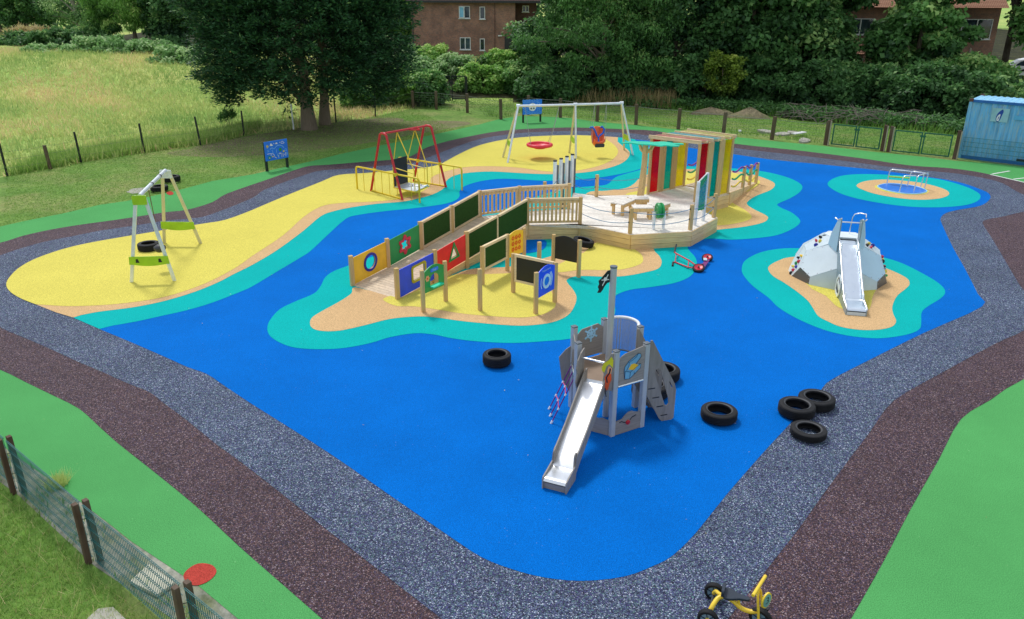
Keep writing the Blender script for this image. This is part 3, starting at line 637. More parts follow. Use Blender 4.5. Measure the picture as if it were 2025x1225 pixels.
# ------------------------------------------------------------------ tyre swing with lime panels
def swing_leg(mb, p, q, w=.1): mb.beam(p, q, w, w * .8, (0, 1, 0))
t = thing('tyre_swing', 'steel A frame swing with lime green panels and a rope pendulum at the left', 'swing', (-9.9, 22.0, 0))
F1a, F1b, F2a, F2b = V3((-10.42, 20.27)), V3((-9.28, 20.39)), V3((-10.99, 23.85)), V3((-9.82, 23.82))
zt = 2.42
c1 = (F1a + F1b) / 2 + Vector((.02, .05, 0)); c2 = (F2a + F2b) / 2 - Vector((.02, .35, 0))
T1a = c1 + (F1a - F1b).normalized() * .1; T1b = c1 - (F1a - F1b).normalized() * .1
T2a = c2 + (F2a - F2b).normalized() * .09; T2b = c2 - (F2a - F2b).normalized() * .09
for a, b, m in ((F1a, T1a, 'galv'), (F1b, T1b, 'galv'), (F2a, T2a, 'galvtan'), (F2b, T2b, 'galvtan')):
    mb = MB(); swing_leg(mb, a, b + Vector((0, 0, zt)), .085); mb.build('leg', M[m], t, bevel=.008)
mb = MB(); mb.tube([c1 + Vector((0, 0, zt)), c2 + Vector((0, 0, zt))], .055, 12); mb.build('crossbeam', M['galv'], t, smooth=40)
for a, b, ta, tb in ((F1a, F1b, T1a, T1b), (F2a, F2b, T2a, T2b)):
    la = lambda k: a.lerp(ta, k / zt) + Vector((0, 0, k)); lb = lambda k: b.lerp(tb, k / zt) + Vector((0, 0, k))
    fr = Frame(la(0.55), lb(.55) - la(.55)); w = (lb(.55) - la(.55)).length
    mb = MB(); lo = [(u, -.05 * math.sin(math.pi * max(0, min(1, u / w)))) for u in np.linspace(-.06, w + .06, 13)]
    mb.prism(lo + [(w + .04, .22), (-.04, .22)], fr, .05, .075)
    pn = mb.build('lower_panel', M['lime'], t)
    if a is F1a:
        for uu in (.17, w - .17):
            d = MB(); d.prism([(uu - .05, .05), (uu + .05, .05), (uu + .01, .16), (uu - .04, .15)], fr, .0755, .078); d.build('warning_symbol', M['black'], pn)
    fr2 = Frame(la(zt - .27), lb(zt - .27) - la(zt - .27)); w2 = (lb(zt - .27) - la(zt - .27)).length
    mb = MB(); mb.prism(rrect(-.03, .04, w2 + .03, .29, .03), fr2, .05, .08)
    mb.build('top_plate', M['lime'] if a is F1a else M['galv'], t)
for k in (.42, .74):
    q = c1.lerp(c2, k); mb = MB(); mb.lathe([(.064, -.06), (.064, .06)], q + Vector((0, 0, zt)), 16, (c2 - c1)); mb.build('beam_clamp', M['chain'], t, smooth=40)
rp = c1.lerp(c2, .3)
mb = MB(); mb.tube([rp + Vector((0, 0, zt - .05)), rp + Vector((.02, .03, 1.5)), rp + Vector((.04, 0, .78))], .012, 6); mb.build('rope', M['rope'] if 'rope' in M else M['chain'], t)
mb = MB(); mb.lathe([(0, -.12), (.1, -.1), (.16, -.02), (.16, .05), (.07, .11), (0, .12)], rp + Vector((.05, -.02, .68)), 20); mb.build('button_seat', M['darkgrey'], t, smooth=60)

# ------------------------------------------------------------------ wheelchair swing
t = thing('wheelchair_swing', 'red and yellow wheelchair platform swing with side rails', 'swing', (-4.2, 31.0, 0))
W1, W2, W3, W4 = V3((-5.65, 30.92)), V3((-4.20, 29.50)), V3((-4.15, 32.62)), V3((-2.71, 31.65))
zt = 2.42; tops = []
for a, b in ((W1, W2), (W3, W4)):
    m_ = (a + b) / 2; d = (b - a).normalized(); tops.append(m_)
    path = [a, a.lerp(m_ - d * .2, .93) + Vector((0, 0, zt * .9))]
    path += [m_ - d * .2 + Vector((0, 0, zt * .975)), m_ - d * .1 + Vector((0, 0, zt)), m_ + d * .1 + Vector((0, 0, zt)), m_ + d * .2 + Vector((0, 0, zt * .975))]
    path += [b.lerp(m_ + d * .2, .93) + Vector((0, 0, zt * .9)), b]
    mb = MB(); mb.tube(path, .048, 12); mb.build('frame_hoop', M['redp'], t, smooth=50)
mb = MB(); mb.tube([tops[0] + Vector((0, 0, zt)), tops[1] + Vector((0, 0, zt))], .042, 12); mb.build('crossbeam', M['redp'], t, smooth=50)
bd = (tops[1] - tops[0]).normalized(); sd_ = (W2 - W1).normalized()
mb = MB(); q = tops[0].lerp(tops[1], .62) + Vector((0, 0, zt - .03))
mb.tube([q - bd * .1, q + sd_ * .35 + bd * .15, q + bd * .35], .035, 8); mb.build('chain_guard', M['redp'], t, smooth=50)
for a, b, e0, e1 in ((W1, W2, V3((-6.25, 31.24)), V3((-3.50, 29.09))), (W3, W4, V3((-4.81, 33.13)), V3((-2.03, 31.14)))):
    z1 = .95; d = (e1 - e0).normalized()
    mb = MB(); mb.tube([e0, e0 + Vector((0, 0, z1 - .1)), e0 + d * .04 + Vector((0, 0, z1 - .02)), e0 + d * .14 + Vector((0, 0, z1)), e1 - d * .14 + Vector((0, 0, z1)), e1 - d * .04 + Vector((0, 0, z1 - .02)), e1 + Vector((0, 0, z1 - .1)), e1], .036, 10)
    mb.build('side_rail', M['yelp'], t, smooth=50)
    mb = MB(); mb.tube([a + Vector((0, 0, .07)), b + Vector((0, 0, .07))], .03, 8); mb.build('ground_bar', M['yelp'], t, smooth=50)
    L_ = (e1 - e0).length
    for k in (.12, .3, .42, .54, .66, .88):
        q = e0.lerp(e1, k); mb = MB(); mb.tube([q + Vector((0, 0, .0 if k in (.12, .88) else .07)), q + Vector((0, 0, z1))], .012, 6); mb.build('baluster', M['yelp'], t)
    for q, tp in ((a, .35), (b, .35)):
        mm = (a + b) / 2; c_ = q.lerp(mm, .33); mb = MB(); mb.lathe([(.062, -.07), (.062, .07)], c_ + Vector((0, 0, z1)), 12); mb.build('collar', M['yelp'], t, smooth=40)
cx_ = (tops[0] + tops[1]) / 2
P0 = (-4.64, 30.38, 0.30); P1 = (-3.73, 29.65, 0.30); P2 = (-3.34, 30.58, 0.30); P3 = (-4.20, 31.13, 0.30)
mb = MB(); mb.prism([(p[0], p[1]) for p in (P0, P1, P2, P3)], FLOOR, .3, .34); mb.build('platform', M['galv'], t)
mb = MB(); mb.tube([V3(p) for p in (P0, P1, P2, P3)], .025, 8, closed=True); mb.build('platform_edge', M['yelp'], t)
fr = Frame(P0, V3(P3) - V3(P0)); wd = (V3(P3) - V3(P0)).length
mb = MB(); mb.fbox(fr, 0, wd, .05, 1.1, -.02, .02); mb.build('back_board', M['black'], t)
mb = MB(); c_ = (V3(P1) + V3(P2)) / 2
for k in range(4):
    q = V3(P0).lerp(V3(P2), .45 + .13 * k) + Vector((.1 * (k % 2), -.1 * (k % 2), .06)); mb.tube([q, q + Vector((.12, .02, .03)), q + Vector((.16, -.1, .0))], .025, 6)
mb.build('wheel_clamp', M['stain'], t)
for k, (a, b, zz) in enumerate(((P0, P1, .33), (P3, P2, .67))):
    top = tops[0].lerp(tops[1], .3 + .4 * k) + Vector((0, 0, zt - .04))
    for e in (a, b):
        mb = MB(); mid = V3(e) + Vector((0, 0, .82)); mb.tube([top, mid, V3(e)], .018, 6); mb.build('hanger_rod', M['yelp'], t)
    mb = MB(); mb.tube([V3(a) + Vector((0, 0, .8)), V3(b) + Vector((0, 0, .7))], .02, 6); mb.build('arm_rail', M['yelp'], t)

# ------------------------------------------------------------------ double swing
t = thing('double_swing', 'galvanised three leg swing frame with two bays at the back of the playground', 'swing frame', (2.8, 38.3, 0))
zt = 2.5
Lf, Lr, Mf, Mr, Rf, Rr = (V3(p) for p in ((-0.24, 36.59), (-0.49, 37.86), (3.02, 37.71), (2.79, 39.08), (5.89, 38.65), (5.63, 39.96)))
TL, TM, TR = V3((0.24, 37.47, 2.50)), V3((2.93, 38.01, 2.50)), V3((5.18, 38.63, 2.50))
for f, r, tp in ((Lf, Lr, TL), (Mf, Mr, TM), (Rf, Rr, TR)):
    for a, m, o in ((f, 'galv', -.06), (r, 'galvtan', .06)):
        mb = MB(); mb.tube([a, tp + Vector((0, o, .03))], .05, 12); mb.build('leg', M[m], t, smooth=40)
    mm = .32
    a = f.lerp(tp, mm); b = r.lerp(tp, mm)
    fr = Frame(b + Vector((0, 0, 0)), a - b); w = (a - b).length
    mb = MB(); mb.prism([(-.05, -.1), (w * .5, -.14), (w + .05, -.1), (w + .04, .12), (-.04, .12)], fr, -.02, .02); mb.build('lower_panel', M['lime'], t)
    mb = MB(); mb.tube([tp + Vector((-.09, 0, .01)), tp + Vector((.09, 0, .01))], .075, 12); mb.build('beam_bracket', M['galv'], t, smooth=40)
mb = MB(); mb.prism([(-.1, -.12), (.1, -.12), (.07, .12), (-.07, .12)], Frame(TL + Vector((-.1, 0, -.02)), (0, -1, 0)), .0, .03); mb.build('top_plate', M['lime'], t)
mb = MB(); mb.tube([TL, TM, TR], .055, 12); mb.build('crossbeam', M['galv'], t, smooth=40)
beam_at = lambda k: TL.lerp(TM, k) if k <= 1 else TM.lerp(TR, k - 1)

b0, b1 = beam_at(.12), beam_at(.72)
bc = (b0 + b1) / 2 + Vector((-.1, -.05, 0)); bz = .68
t = thing('basket_swing', 'round red basket seat hanging on chains from the left bay of the swing frame', 'swing seat', (bc.x, bc.y, 0))
ring = [(bc.x + .56 * math.cos(a), bc.y + .56 * math.sin(a), bz) for a in np.linspace(0, 2 * math.pi, 33)[:-1]]
mb = MB(); mb.tube(ring, .075, 10, closed=True); mb.build('padded_rim', M['redseat'], t, smooth=60)
mb = MB(); mb.lathe([(0, -.2), (.25, -.17), (.42, -.1), (.53, 0), (.5, .0), (.4, -.07), (.24, -.14), (0, -.165)], (bc.x, bc.y, bz), 32); mb.build('bowl', M['redseat'], t, smooth=60)
mb = MB()
for k in (-.3, 0, .3): mb.lathe([(.1, 0), (.16, .012), (.1, .02)], (bc.x + k, bc.y + .02, bz - .1 + abs(k) * .18), 16, closed=True)
mb.build('bowl_opening', M['darkred'], t, smooth=60)
for bq, sx in ((b0, -1), (b1, 1)):
    for sy in (-1, 1):
        q = Vector((bc.x + sx * .42, bc.y + sy * .36, bz + .06)); k = bq.lerp(q, .62) ; k.x = bq.x * .45 + q.x * .55; k.y = bq.y * .4 + q.y * .6
        mb = MB(); mb.tube([bq, k, q], .009, 5); mb.build('chain', M['chain'], t)
s0, s1 = beam_at(1.42), beam_at(1.67); s2 = (s0 + s1) / 2 + Vector((-.12, -.12, 0))
t = thing('harness_swing', 'orange high back bucket seat with blue harness hanging in the right bay', 'swing seat', (s2.x, s2.y, 0))
fr = Frame((s2.x, s2.y, .55), (.97, .22, 0))
o = []
prof = [(-.02, .36), (.1, .3), (.24, .3), (.45, .33), (.62, .34), (.9, .32), (1.02, .22)]
mb = MB(); vs = []; fs = []
shell = [(.12, .0, .2), (.3, .05, .26), (.42, .25, .3), (.28, .42, .34), (.12, .52, .33), (-.05, .74, .32), (-.15, 1.0, .27), (-.18, 1.1, .18)]   # (towards front, height, half width)
shell = [(.44, .28, .29), (.36, .08, .29), (.2, -.02, .28), (.05, .0, .29), (-.02, .2, .31), (-.08, .5, .33), (-.14, .85, .3), (-.17, 1.0, .17)]
for (f_, h, w) in shell:
    for k in range(9):
        a = -1 + k / 4; rim = .13 * max(0, abs(a) - .45) / .55
        vs.append(fr.p(a * w, h * .9 + (rim * 1.2 if f_ > 0 else 0), f_ + (rim * 1.6 if f_ <= .05 else 0)))
n9 = 9
for i in range(len(shell) - 1):
    for k in range(8): fs.append((i * n9 + k, i * n9 + k + 1, (i + 1) * n9 + k + 1, (i + 1) * n9 + k))
mb.add(vs, fs); so_ = mb.build('bucket', M['orange'], t, smooth=60)
sm_ = so_.modifiers.new('thickness', 'SOLIDIFY'); sm_.thickness = .035
mb = MB(); mb.prism(rrect(-.24, .0, .24, .17, .06), fr, .455, .475); mb.build('foot_pad', M['darkgrey'], t)
hv = lambda u, v, n: fr.p(u, v, n)
mb = MB(); mb.tube([hv(-.36, .86, .0), hv(-.3, .92, .12), hv(-.2, .8, .18), hv(-.08, .52, .2), hv(0, .42, .22), hv(.08, .52, .2), hv(.24, .62, .18), hv(.3, .8, .14), hv(.2, .92, .08), hv(.16, .86, .02)], .045, 8); mb.tube([hv(0, .44, .22), hv(0, .2, .3)], .04, 8)
mb.build('harness_bar', M['bluep'], t, smooth=60)
for bq, sx in ((s0, -1), (s1, 1)):
    for f_, h in ((-.08, .8), (.3, .22)):
        mb = MB(); q = hv(sx * .33, h, f_); mb.tube([bq, bq.lerp(q, .55) + Vector((0, 0, 0)), q], .009, 5); mb.build('chain', M['chain'], t)

# ------------------------------------------------------------------ picture boards
def board(label, pa, pb, z0, z1, over=.06):
    pa, pb = V3(pa), V3(pb); t = thing('picture_board', label, 'play board', tuple(pa))
    fr = Frame(pa, pb - pa); w = (pb - pa).length
    for u in (0, w):
        mb = MB(); mb.fbox(fr, u - .05, u + .05, 0, z1 - .02, -.09, .0); mb.build('leg', M['darkpost2'], t, bevel=.006)
    mb = MB(); mb.fbox(fr, -over, w + over, z0, z1, .003, .03); b = mb.build('panel', M['signblue'], t, bevel=.006)
    return t, fr, w, b
t, fr, w, b = board('blue board with sun, clouds, tree and pond pictures by the left path', (-10.81, 34.54), (-10.14, 35.41), .46, 1.3)
X = lambda x, y: (-.06 + (x - 230) / 640 * (w + .12), .46 + (1 - (y - (290 - (x - 230) * .165)) / 520) * .84)
e = .031
mb = MB(); fr_ = fr
for c_ in ([(375, 385), (390, 350), (415, 318), (445, 345), (470, 375), (420, 388)], [(478, 332), (492, 305), (515, 328)], [(522, 340), (560, 290), (585, 300), (602, 330)], [(650, 300), (665, 272), (680, 298)]):
    mb.sheet([X(*q) for q in c_], fr, e)
stroke(mb, fr, [X(*q) for q in ((695, 320), (710, 270), (740, 255), (765, 290), (790, 300), (760, 318))], .02, e, True)
stroke(mb, fr, [X(*q) for q in ((285, 612), (340, 600), (440, 600), (475, 630), (490, 700), (535, 715))], .022, e)
for a_, b_ in (((680, 690), (690, 570)), ((725, 685), (722, 590)), ((795, 670), (795, 560)), ((595, 705), (590, 640)), ((760, 640), (765, 600))): stroke(mb, fr, [X(*a_), X(*b_)], .022, e)
mb.sheet([X(*q) for q in ((610, 585), (655, 570), (665, 600), (630, 605))], fr, e); mb.sheet([X(*q) for q in ((365, 635), (405, 620), (400, 645))], fr, e)
mb.build('white_drawing', M['white'], b)
mb = MB()
stroke(mb, fr, [X(*q) for q in ((375, 490), (395, 455), (440, 440), (490, 470), (540, 410), (600, 370), (660, 362), (720, 385), (760, 430))], .018, e)
stroke(mb, fr, [X(*q) for q in ((555, 470), (545, 530), (555, 590))], .014, e); stroke(mb, fr, [X(*q) for q in ((430, 490), (440, 560), (450, 580))], .014, e)
stroke(mb, fr, [X(*q) for q in ((290, 510), (345, 550), (340, 500), (300, 560))], .014, e)
for u, v, r_ in ((585, 630, .05), (805, 490, .05), (830, 590, .04)): stroke(mb, fr, circ(*X(u, v), r_, 12), .014, e, True)
mb.build('pale_blue_drawing', M['paleblue'], b)
mb = MB(); mb.sheet(circ(*X(310, 405), .05, 16), fr, e + .001); mb.sheet(circ(*X(745, 530), .045, 16), fr, e + .001); mb.sheet(circ(*X(430, 675), .045, 14, 0, .03), fr, e + .001)
for k in range(8):
    a = k * math.pi / 4; u, v = X(310, 405); stroke(mb, fr, [(u + .06 * math.cos(a), v + .06 * math.sin(a)), (u + .085 * math.cos(a), v + .085 * math.sin(a))], .014, e + .001)
mb.build('sun', M['sunny'], b)
mb = MB(); mb.sheet(circ(*X(655, 485), .075, 18), fr, e + .002); mb.build('tree_picture', M['greenp'], b)
mb = MB(); mb.sheet(circ(*X(340, 705), .085, 20), fr, e + .001); mb.build('pond_picture', M['tealp'], b)
mb = MB(); mb.sheet(circ(*X(340, 715), .025, 10), fr, e + .003); mb.build('pond_highlight', M['white'], b)

t, fr, w, b = board('blue board with hexagon pattern and white paw disc by the back fence', (0.63, 48.64), (1.69, 49.07), .5, 1.36)
mb = MB(); mid = (w / 2, .93)
for r_ in range(5):
    for c_ in range(6):
        u = -.02 + c_ * .22 + (r_ % 2) * .11; v = .56 + r_ * .185
        if (u - mid[0]) ** 2 + (v - mid[1]) ** 2 < .07 or not -.03 < u < w + .03 or (r_ * 5 + c_ * 3) % 7 == 0: continue
        h6 = circ(u, v, .085, 6, .5)
        for k in range(6):
            a_, b_ = Vector(h6[k]), Vector(h6[(k + 1) % 6]); stroke(mb, fr, [tuple(a_.lerp(b_, .15)), tuple(a_.lerp(b_, .8))], .018, e)
mb.build('hexagon_pattern', M['paleblue'], b)
mb = MB(); mb.prism(circ(*mid, .24, 32), fr, .031, .05); dsc = mb.build('white_disc', M['white'], b)
for a, d_, r_ in ((45, .12, .05), (135, .12, .05), (225, .12, .05), (315, .12, .05), (80, .17, .02), (260, .17, .02)):
    mb = MB(); mb.sheet(circ(mid[0] + d_ * math.cos(R(a)), mid[1] + d_ * math.sin(R(a)), r_, 12), fr, .0515); mb.build('dark_dot', M['black'], dsc)

# ------------------------------------------------------------------ wooden play deck with ramp
DZ = .52
def clip_band(poly, n, a, b):
    """part of poly with a <= p.n <= b"""
    for sgn, lim in ((1, a), (-1, -b)):
        out = []
        for i in range(len(poly)):
            p, q = poly[i], poly[(i + 1) % len(poly)]
            dp = sgn * (p[0] * n[0] + p[1] * n[1]) - lim; dq = sgn * (q[0] * n[0] + q[1] * n[1]) - lim
            if dp >= 0: out.append(p)
            if dp * dq < 0:
                k = dp / (dp - dq); out.append((p[0] + (q[0] - p[0]) * k, p[1] + (q[1] - p[1]) * k))
        poly = out
        if len(poly) < 3: return []
    return poly
L = [(-4.33, 20.10), (-3.53, 21.30), (-2.74, 22.60), (-1.91, 24.0), (-1.08, 25.42), (.23, 26.08), (1.93, 26.50)]
Rr_ = [(-2.97, 19.10), (-2.10, 20.30), (-1.31, 21.60), (-.45, 22.95), (.48, 24.46), (2.17, 24.60)]
C1, C2, C3 = (3.66, 23.43), (5.61, 23.84), (6.80, 25.46)
TFL, TFR, TRR, TRL = (4.92, 28.58), (6.48, 27.45), (8.02, 28.72), (6.58, 30.0)
DECK = [Rr_[4], Rr_[5], C1, C2, C3, (6.30, 26.75), TFR, TRR, TRL, TFL, (3.05, 28.30), (2.28, 28.78), L[6], L[5], L[4]]
t = thing('play_platform', 'low wooden play deck with a long railed ramp and rope handrails in the centre', 'play platform', (2.2, 25.5, 0))
PLAT = t
dirn = Vector((.17, .985)); mb = MB(); a0 = min(p[0] * dirn.x + p[1] * dirn.y for p in DECK); a1 = max(p[0] * dirn.x + p[1] * dirn.y for p in DECK)
k = a0
while k < a1:
    pc = clip_band(DECK, dirn, k + .004, k + .116)
    pc = [p for i, p in enumerate(pc) if (Vector(p) - Vector(pc[i - 1])).length > 1e-4] if pc else pc
    if len(pc) >= 3: mb.prism(pc, FLOOR, DZ - .03, DZ)
    k += .12
mb.build('deck_boards', M['deckw'], t)
def inset(poly, d):
    c = Vector((sum(p[0] for p in poly), sum(p[1] for p in poly))) / len(poly)
    return [tuple(Vector(p) + (c - Vector(p)).normalized() * d) for p in poly]
mb = MB(); mb.prism(inset(DECK, .12), FLOOR, .05, DZ - .04); mb.build('deck_substructure', M['darkgrey'], t)
def skirt(p, q, z0=.02, z1=DZ - .005, rows=3, name='skirt', z1b=None):
    p, q = V3(p), V3(q); fr = Frame(p, q - p); w = (q - p).length; mb = MB(); z1b = z1 if z1b is None else z1b
    for r_ in range(rows):
        a, b = z0 + (z1 - z0) * r_ / rows, z0 + (z1 - z0) * (r_ + 1) / rows - .008
        c_, d_ = z0 + (z1b - z0) * r_ / rows, z0 + (z1b - z0) * (r_ + 1) / rows - .008
        if max(b - a, d_ - c_) < .015: continue
        d_ = max(d_, c_ + .004); b = max(b, a + .004)
        mb.hexa([fr.p(0, a, .03), fr.p(w, c_, .03), fr.p(w, c_, -.01), fr.p(0, a, -.01), fr.p(0, b, .03), fr.p(w, d_, .03), fr.p(w, d_, -.01), fr.p(0, b, -.01)])
    mb.build(name, M['skirtw'], t, bevel=.004)
DS = DECK
for i in (0, 1, 2, 3, 4, 6, 7, 9, 10, 11, 12, 13): skirt(DS[i], DS[(i + 1) % len(DS)])
skirt(TFL, TRL) if False else None
# ramp boards
mb = MB()
N_ = 52
for i in range(N_):
    a, b = i / N_, (i + .93) / N_
    l0 = V3(L[0]).lerp(V3(L[4]), a); l1 = V3(L[0]).lerp(V3(L[4]), b); r0 = V3(Rr_[0]).lerp(V3(Rr_[4]), a); r1 = V3(Rr_[0]).lerp(V3(Rr_[4]), b)
    z0, z1 = .035 + (DZ - .035) * a, .035 + (DZ - .035) * b
    up = [Vector((p.x, p.y, z)) for p, z in ((l0, z0), (r0, z0), (r1, z1), (l1, z1))]
    mb.hexa([p - Vector((0, 0, .03)) for p in up] + up)
mb.build('ramp_boards', M['rampw'], t)
skirt(Rr_[0], Rr_[4], .02, .03, 3, 'ramp_skirt', DZ - .01); skirt(L[4], L[0], .02, DZ - .01, 3, 'ramp_skirt', .03)
# posts of the ramp
zl = lambda i: [0, .12, .25, .38, DZ, DZ, DZ][i]
zr = lambda i: [0, .12, .25, .38, DZ, DZ][i]
def post(p, z0, z1, w=.1, rz=.35, m='postw', name='post'):
    mb = MB(); mb.post(p, z0, z1, w, rz)
    return mb.build(name, M[m], t, bevel=.006)
for i, p in enumerate(L):
    post(p, max(0, zl(i) - .4) if i else 0, zl(i) + .88, .11, .55 if i < 5 else .3)
for i, p in enumerate(Rr_):
    if i != 3: post(p, max(0, zr(i) - .4) if i else 0, zr(i) + .88, .11, .55 if i < 4 else .1)
off = lambda p, q, d=.06: (V3(p).lerp(V3(q), d / (V3(q) - V3(p)).length), V3(q).lerp(V3(p), d / (V3(q) - V3(p)).length))
def slope_frame(p, q, zp, zq):
    a, b = off(p, q); fr = Frame(a, b - a); w = (b - a).length; s = (zq - zp) / w
    return fr, w, (lambda u, h: (u, zp + s * u + h))
def panel(p, q, zp, zq, m, z0=.06, z1=.78, holes=(), n=.0):
    fr, w, sl = slope_frame(p, q, zp, zq); mb = MB()
    mb.prism([sl(0, z0), sl(w, z0), sl(w, z1), sl(0, z1)], fr, n - .012, n + .012, [[(h[0], sl(h[0], h[1])[1]) for h in hole] for hole in holes])
    return mb.build('play_panel', M[m], t), fr, w, sl
def ring_part(pan, fr, outer, inner, m, name='window_ring', n0=.0125, n1=.035):
    for s_ in (1, -1):
        mb = MB(); mb.prism(outer, fr, n0 * s_, n1 * s_, [inner]); mb.build(name, M[m], pan)
# left side: mustard panel with round window
mid = 0.66
hole = circ(mid, .45, .2, 28)
pn, fr, w, sl = panel(L[0], L[1], 0, .12, 'pyellow', .05, .8, [hole])
fixo = lambda pts, sl=None: pts
ring_part(pn, fr, [(u, sl(u, v)[1]) for u, v in circ(mid, .45, .26, 28)], [(u, sl(u, v)[1]) for u, v in circ(mid, .45, .195, 28)], 'navy')
star = lambda r0, r1, u, v, n=6: [(u + (r0 if k % 2 == 0 else r1) * math.cos(math.pi * k / n + .52), v + (r0 if k % 2 == 0 else r1) * math.sin(math.pi * k / n + .52)) for k in range(2 * n)]
mid = .7
pn, fr, w, sl = panel(L[1], L[2], .12, .25, 'pgreen', .05, .8, [star(.21, .12, mid, .44)])
flower = [(mid + (.25 + .05 * math.cos(6 * (a - .52))) * math.cos(a), .44 + (.25 + .05 * math.cos(6 * (a - .52))) * math.sin(a)) for a in np.linspace(0, 2 * math.pi, 49)[:-1]]
ring_part(pn, fr, [(u, sl(u, v)[1]) for u, v in flower], [(u, sl(u, v)[1]) for u, v in star(.205, .115, mid, .44)], 'pinkred')
def turf_panel(p, q, zp, zq, m='turf', bare=False):
    fr, w, sl = slope_frame(p, q, zp, zq)
    mb = MB(); mb.prism([sl(0, .06), sl(w, .06), sl(w, .8), sl(0, .8)], fr, -.02, .02); pn = mb.build('turf_panel', M[m], t)
    for z0, z1, nm in ((.8, .86, 'top_rail'), (.03, .1, 'bottom_rail')):
        if bare and nm == 'bottom_rail': continue
        mb = MB(); mb.prism([sl(0, z0), sl(w, z0), sl(w, z1), sl(0, z1)], fr, -.045, .045); mb.build(nm, M['railw'], t)
    if not bare:
        for u in (0, w - .07):
            mb = MB(); mb.prism([sl(u, .1), sl(u + .07, .1), sl(u + .07, .8), sl(u, .8)], fr, -.03, .03); mb.build('side_batten', M['railw'], pn)
    return pn
turf_panel(L[2], L[3], .25, .38); turf_panel(L[3], L[4], .38, DZ)
def picket(p, q, z, n):
    fr, w, sl = slope_frame(p, q, z, z)
    for z0, z1, nm in ((.8, .86, 'top_rail'), (.7, .79, 'upper_rail'), (.05, .12, 'bottom_rail')):
        mb = MB(); ww = .05 if nm == 'top_rail' else .025
        mb.prism([sl(0, z0), sl(w, z0), sl(w, z1), sl(0, z1)], fr, -ww, ww); mb.build(nm, M['railw'], t)
    for k in range(n):
        u = (k + .5) / n * w; mb = MB(); mb.fbox(fr, u - .035, u + .035, z + .06, z + .78, .026, .046); mb.build('picket', M['postw'], t)
picket(L[4], L[5], DZ, 9); picket(L[5], L[6], DZ, 11); picket(Rr_[4], Rr_[5], DZ, 12)
# right side panels face the camera
sq_o = lambda u0, u1, v0, v1, r_: rrect(u0, v0, u1, v1, r_)
fr, w, sl = slope_frame(Rr_[0], Rr_[1], 0, .12)
h = rrect(.52, .3, 1.0, .68, .07)
pn, fr, w, sl = panel(Rr_[0], Rr_[1], 0, .12, 'pblue', .05, .8, [h])
ring_part(pn, fr, [(u, sl(u, v)[1]) for u, v in rrect(.47, .25, 1.05, .73, .09)], [(u, sl(u, v)[1]) for u, v in rrect(.53, .31, .99, .67, .06)], 'olive' if 'olive' in M else 'pyellow')
mid = .82
tri = lambda r_: [(mid - r_ * .85, .48 - r_ * .62), (mid + r_ * .85, .48 - r_ * .62), (mid, .48 + r_)]
pn, fr, w, sl = panel(Rr_[1], Rr_[2], .12, .25, 'pred', .05, .8, [tri(.22)])
ring_part(pn, fr, [(u, sl(u, v)[1]) for u, v in tri(.31)], [(u, sl(u, v)[1]) for u, v in tri(.215)], 'greenp')
turf_panel(Rr_[2], Rr_[3], .25, .38, 'turf', True); turf_panel(Rr_[3], Rr_[4], .38, DZ, 'turf', True)
mb = MB(); mb.post(Rr_[3], .1, .38 + .8, .045, .55); mb.build('divider_batten', M['railw'], t)
# rope posts round the deck
RP = [Rr_[5], (3.64, 23.53), (5.59, 23.95), (6.68, 25.44)]
for p in RP[1:]: post(p, DZ + .001, 1.33, .105, .3, 'postw', 'rope_post')
BP = [(3.05, 28.2), (1.12, 27.05)]
for p in BP: post(p, DZ + .001 if p[1] > 28 else 0, 1.33, .105, .3, 'postw', 'rope_post')
def rope(p, q, z, sag):
    p, q = Vector((*p, z)), Vector((*q, z)); mb = MB()
    mb.tube([p.lerp(q, k / 10) - Vector((0, 0, sag * 4 * (k / 10) * (1 - k / 10))) for k in range(11)], .011, 6); mb.build('hand_rope', M['ropeb'], t)
for a, b in ((RP[0], RP[1]), (RP[1], RP[2]), (RP[2], RP[3]), (RP[3], (6.42, 26.6)), (BP[0], TFL), (BP[0], (2.24, 28.7)), (BP[1], (1.6, 27.9))):
    for z, s_ in ((1.2, .12), (.88, .13)): rope(a, b, z, s_)
for p in RP[1:] + BP[:1]:
    for z in (1.2, .88):
        mb = MB(); mb.lathe([(.022, -.075), (.022, .075)], (p[0], p[1], z), 8, (1, .3, 0)); mb.build('rope_bolt', M['black'], t)

# ------------------------------------------------------------------ tunnel of coloured sheets
t = thing('rainbow_tunnel', 'open timber tunnel with red, teal and yellow see-through sheets on the deck', 'play tunnel', (6.5, 28.7, DZ))
TZ = 2.66
def quad_pt(u, v):   # u across (left to right), v deep
    a = V3(TFL).lerp(V3(TFR), u); b = V3(TRL).lerp(V3(TRR), u); return a.lerp(b, v)
for u in (0, 1):
    for v, wd in ((0.0, .1), (.333, .3), (.667, .3), (1.0, .1)):
        p = quad_pt(.02 + .96 * u, .025 + .95 * v); d2 = V3(TRL) - V3(TFL); fr = Frame((p.x, p.y, 0), d2)
        mb = MB(); mb.fbox(fr, -wd / 2, wd / 2, DZ + .001, TZ - .09, -.035, .035); mb.build('upright', M['postw'], t, bevel=.004)
ks = ('acr', 'act', 'acy')
spans = ((.03, .155), (.36, .485), (.69, .82)); spans = ((.045, .265), (.4, .6), (.735, .955))
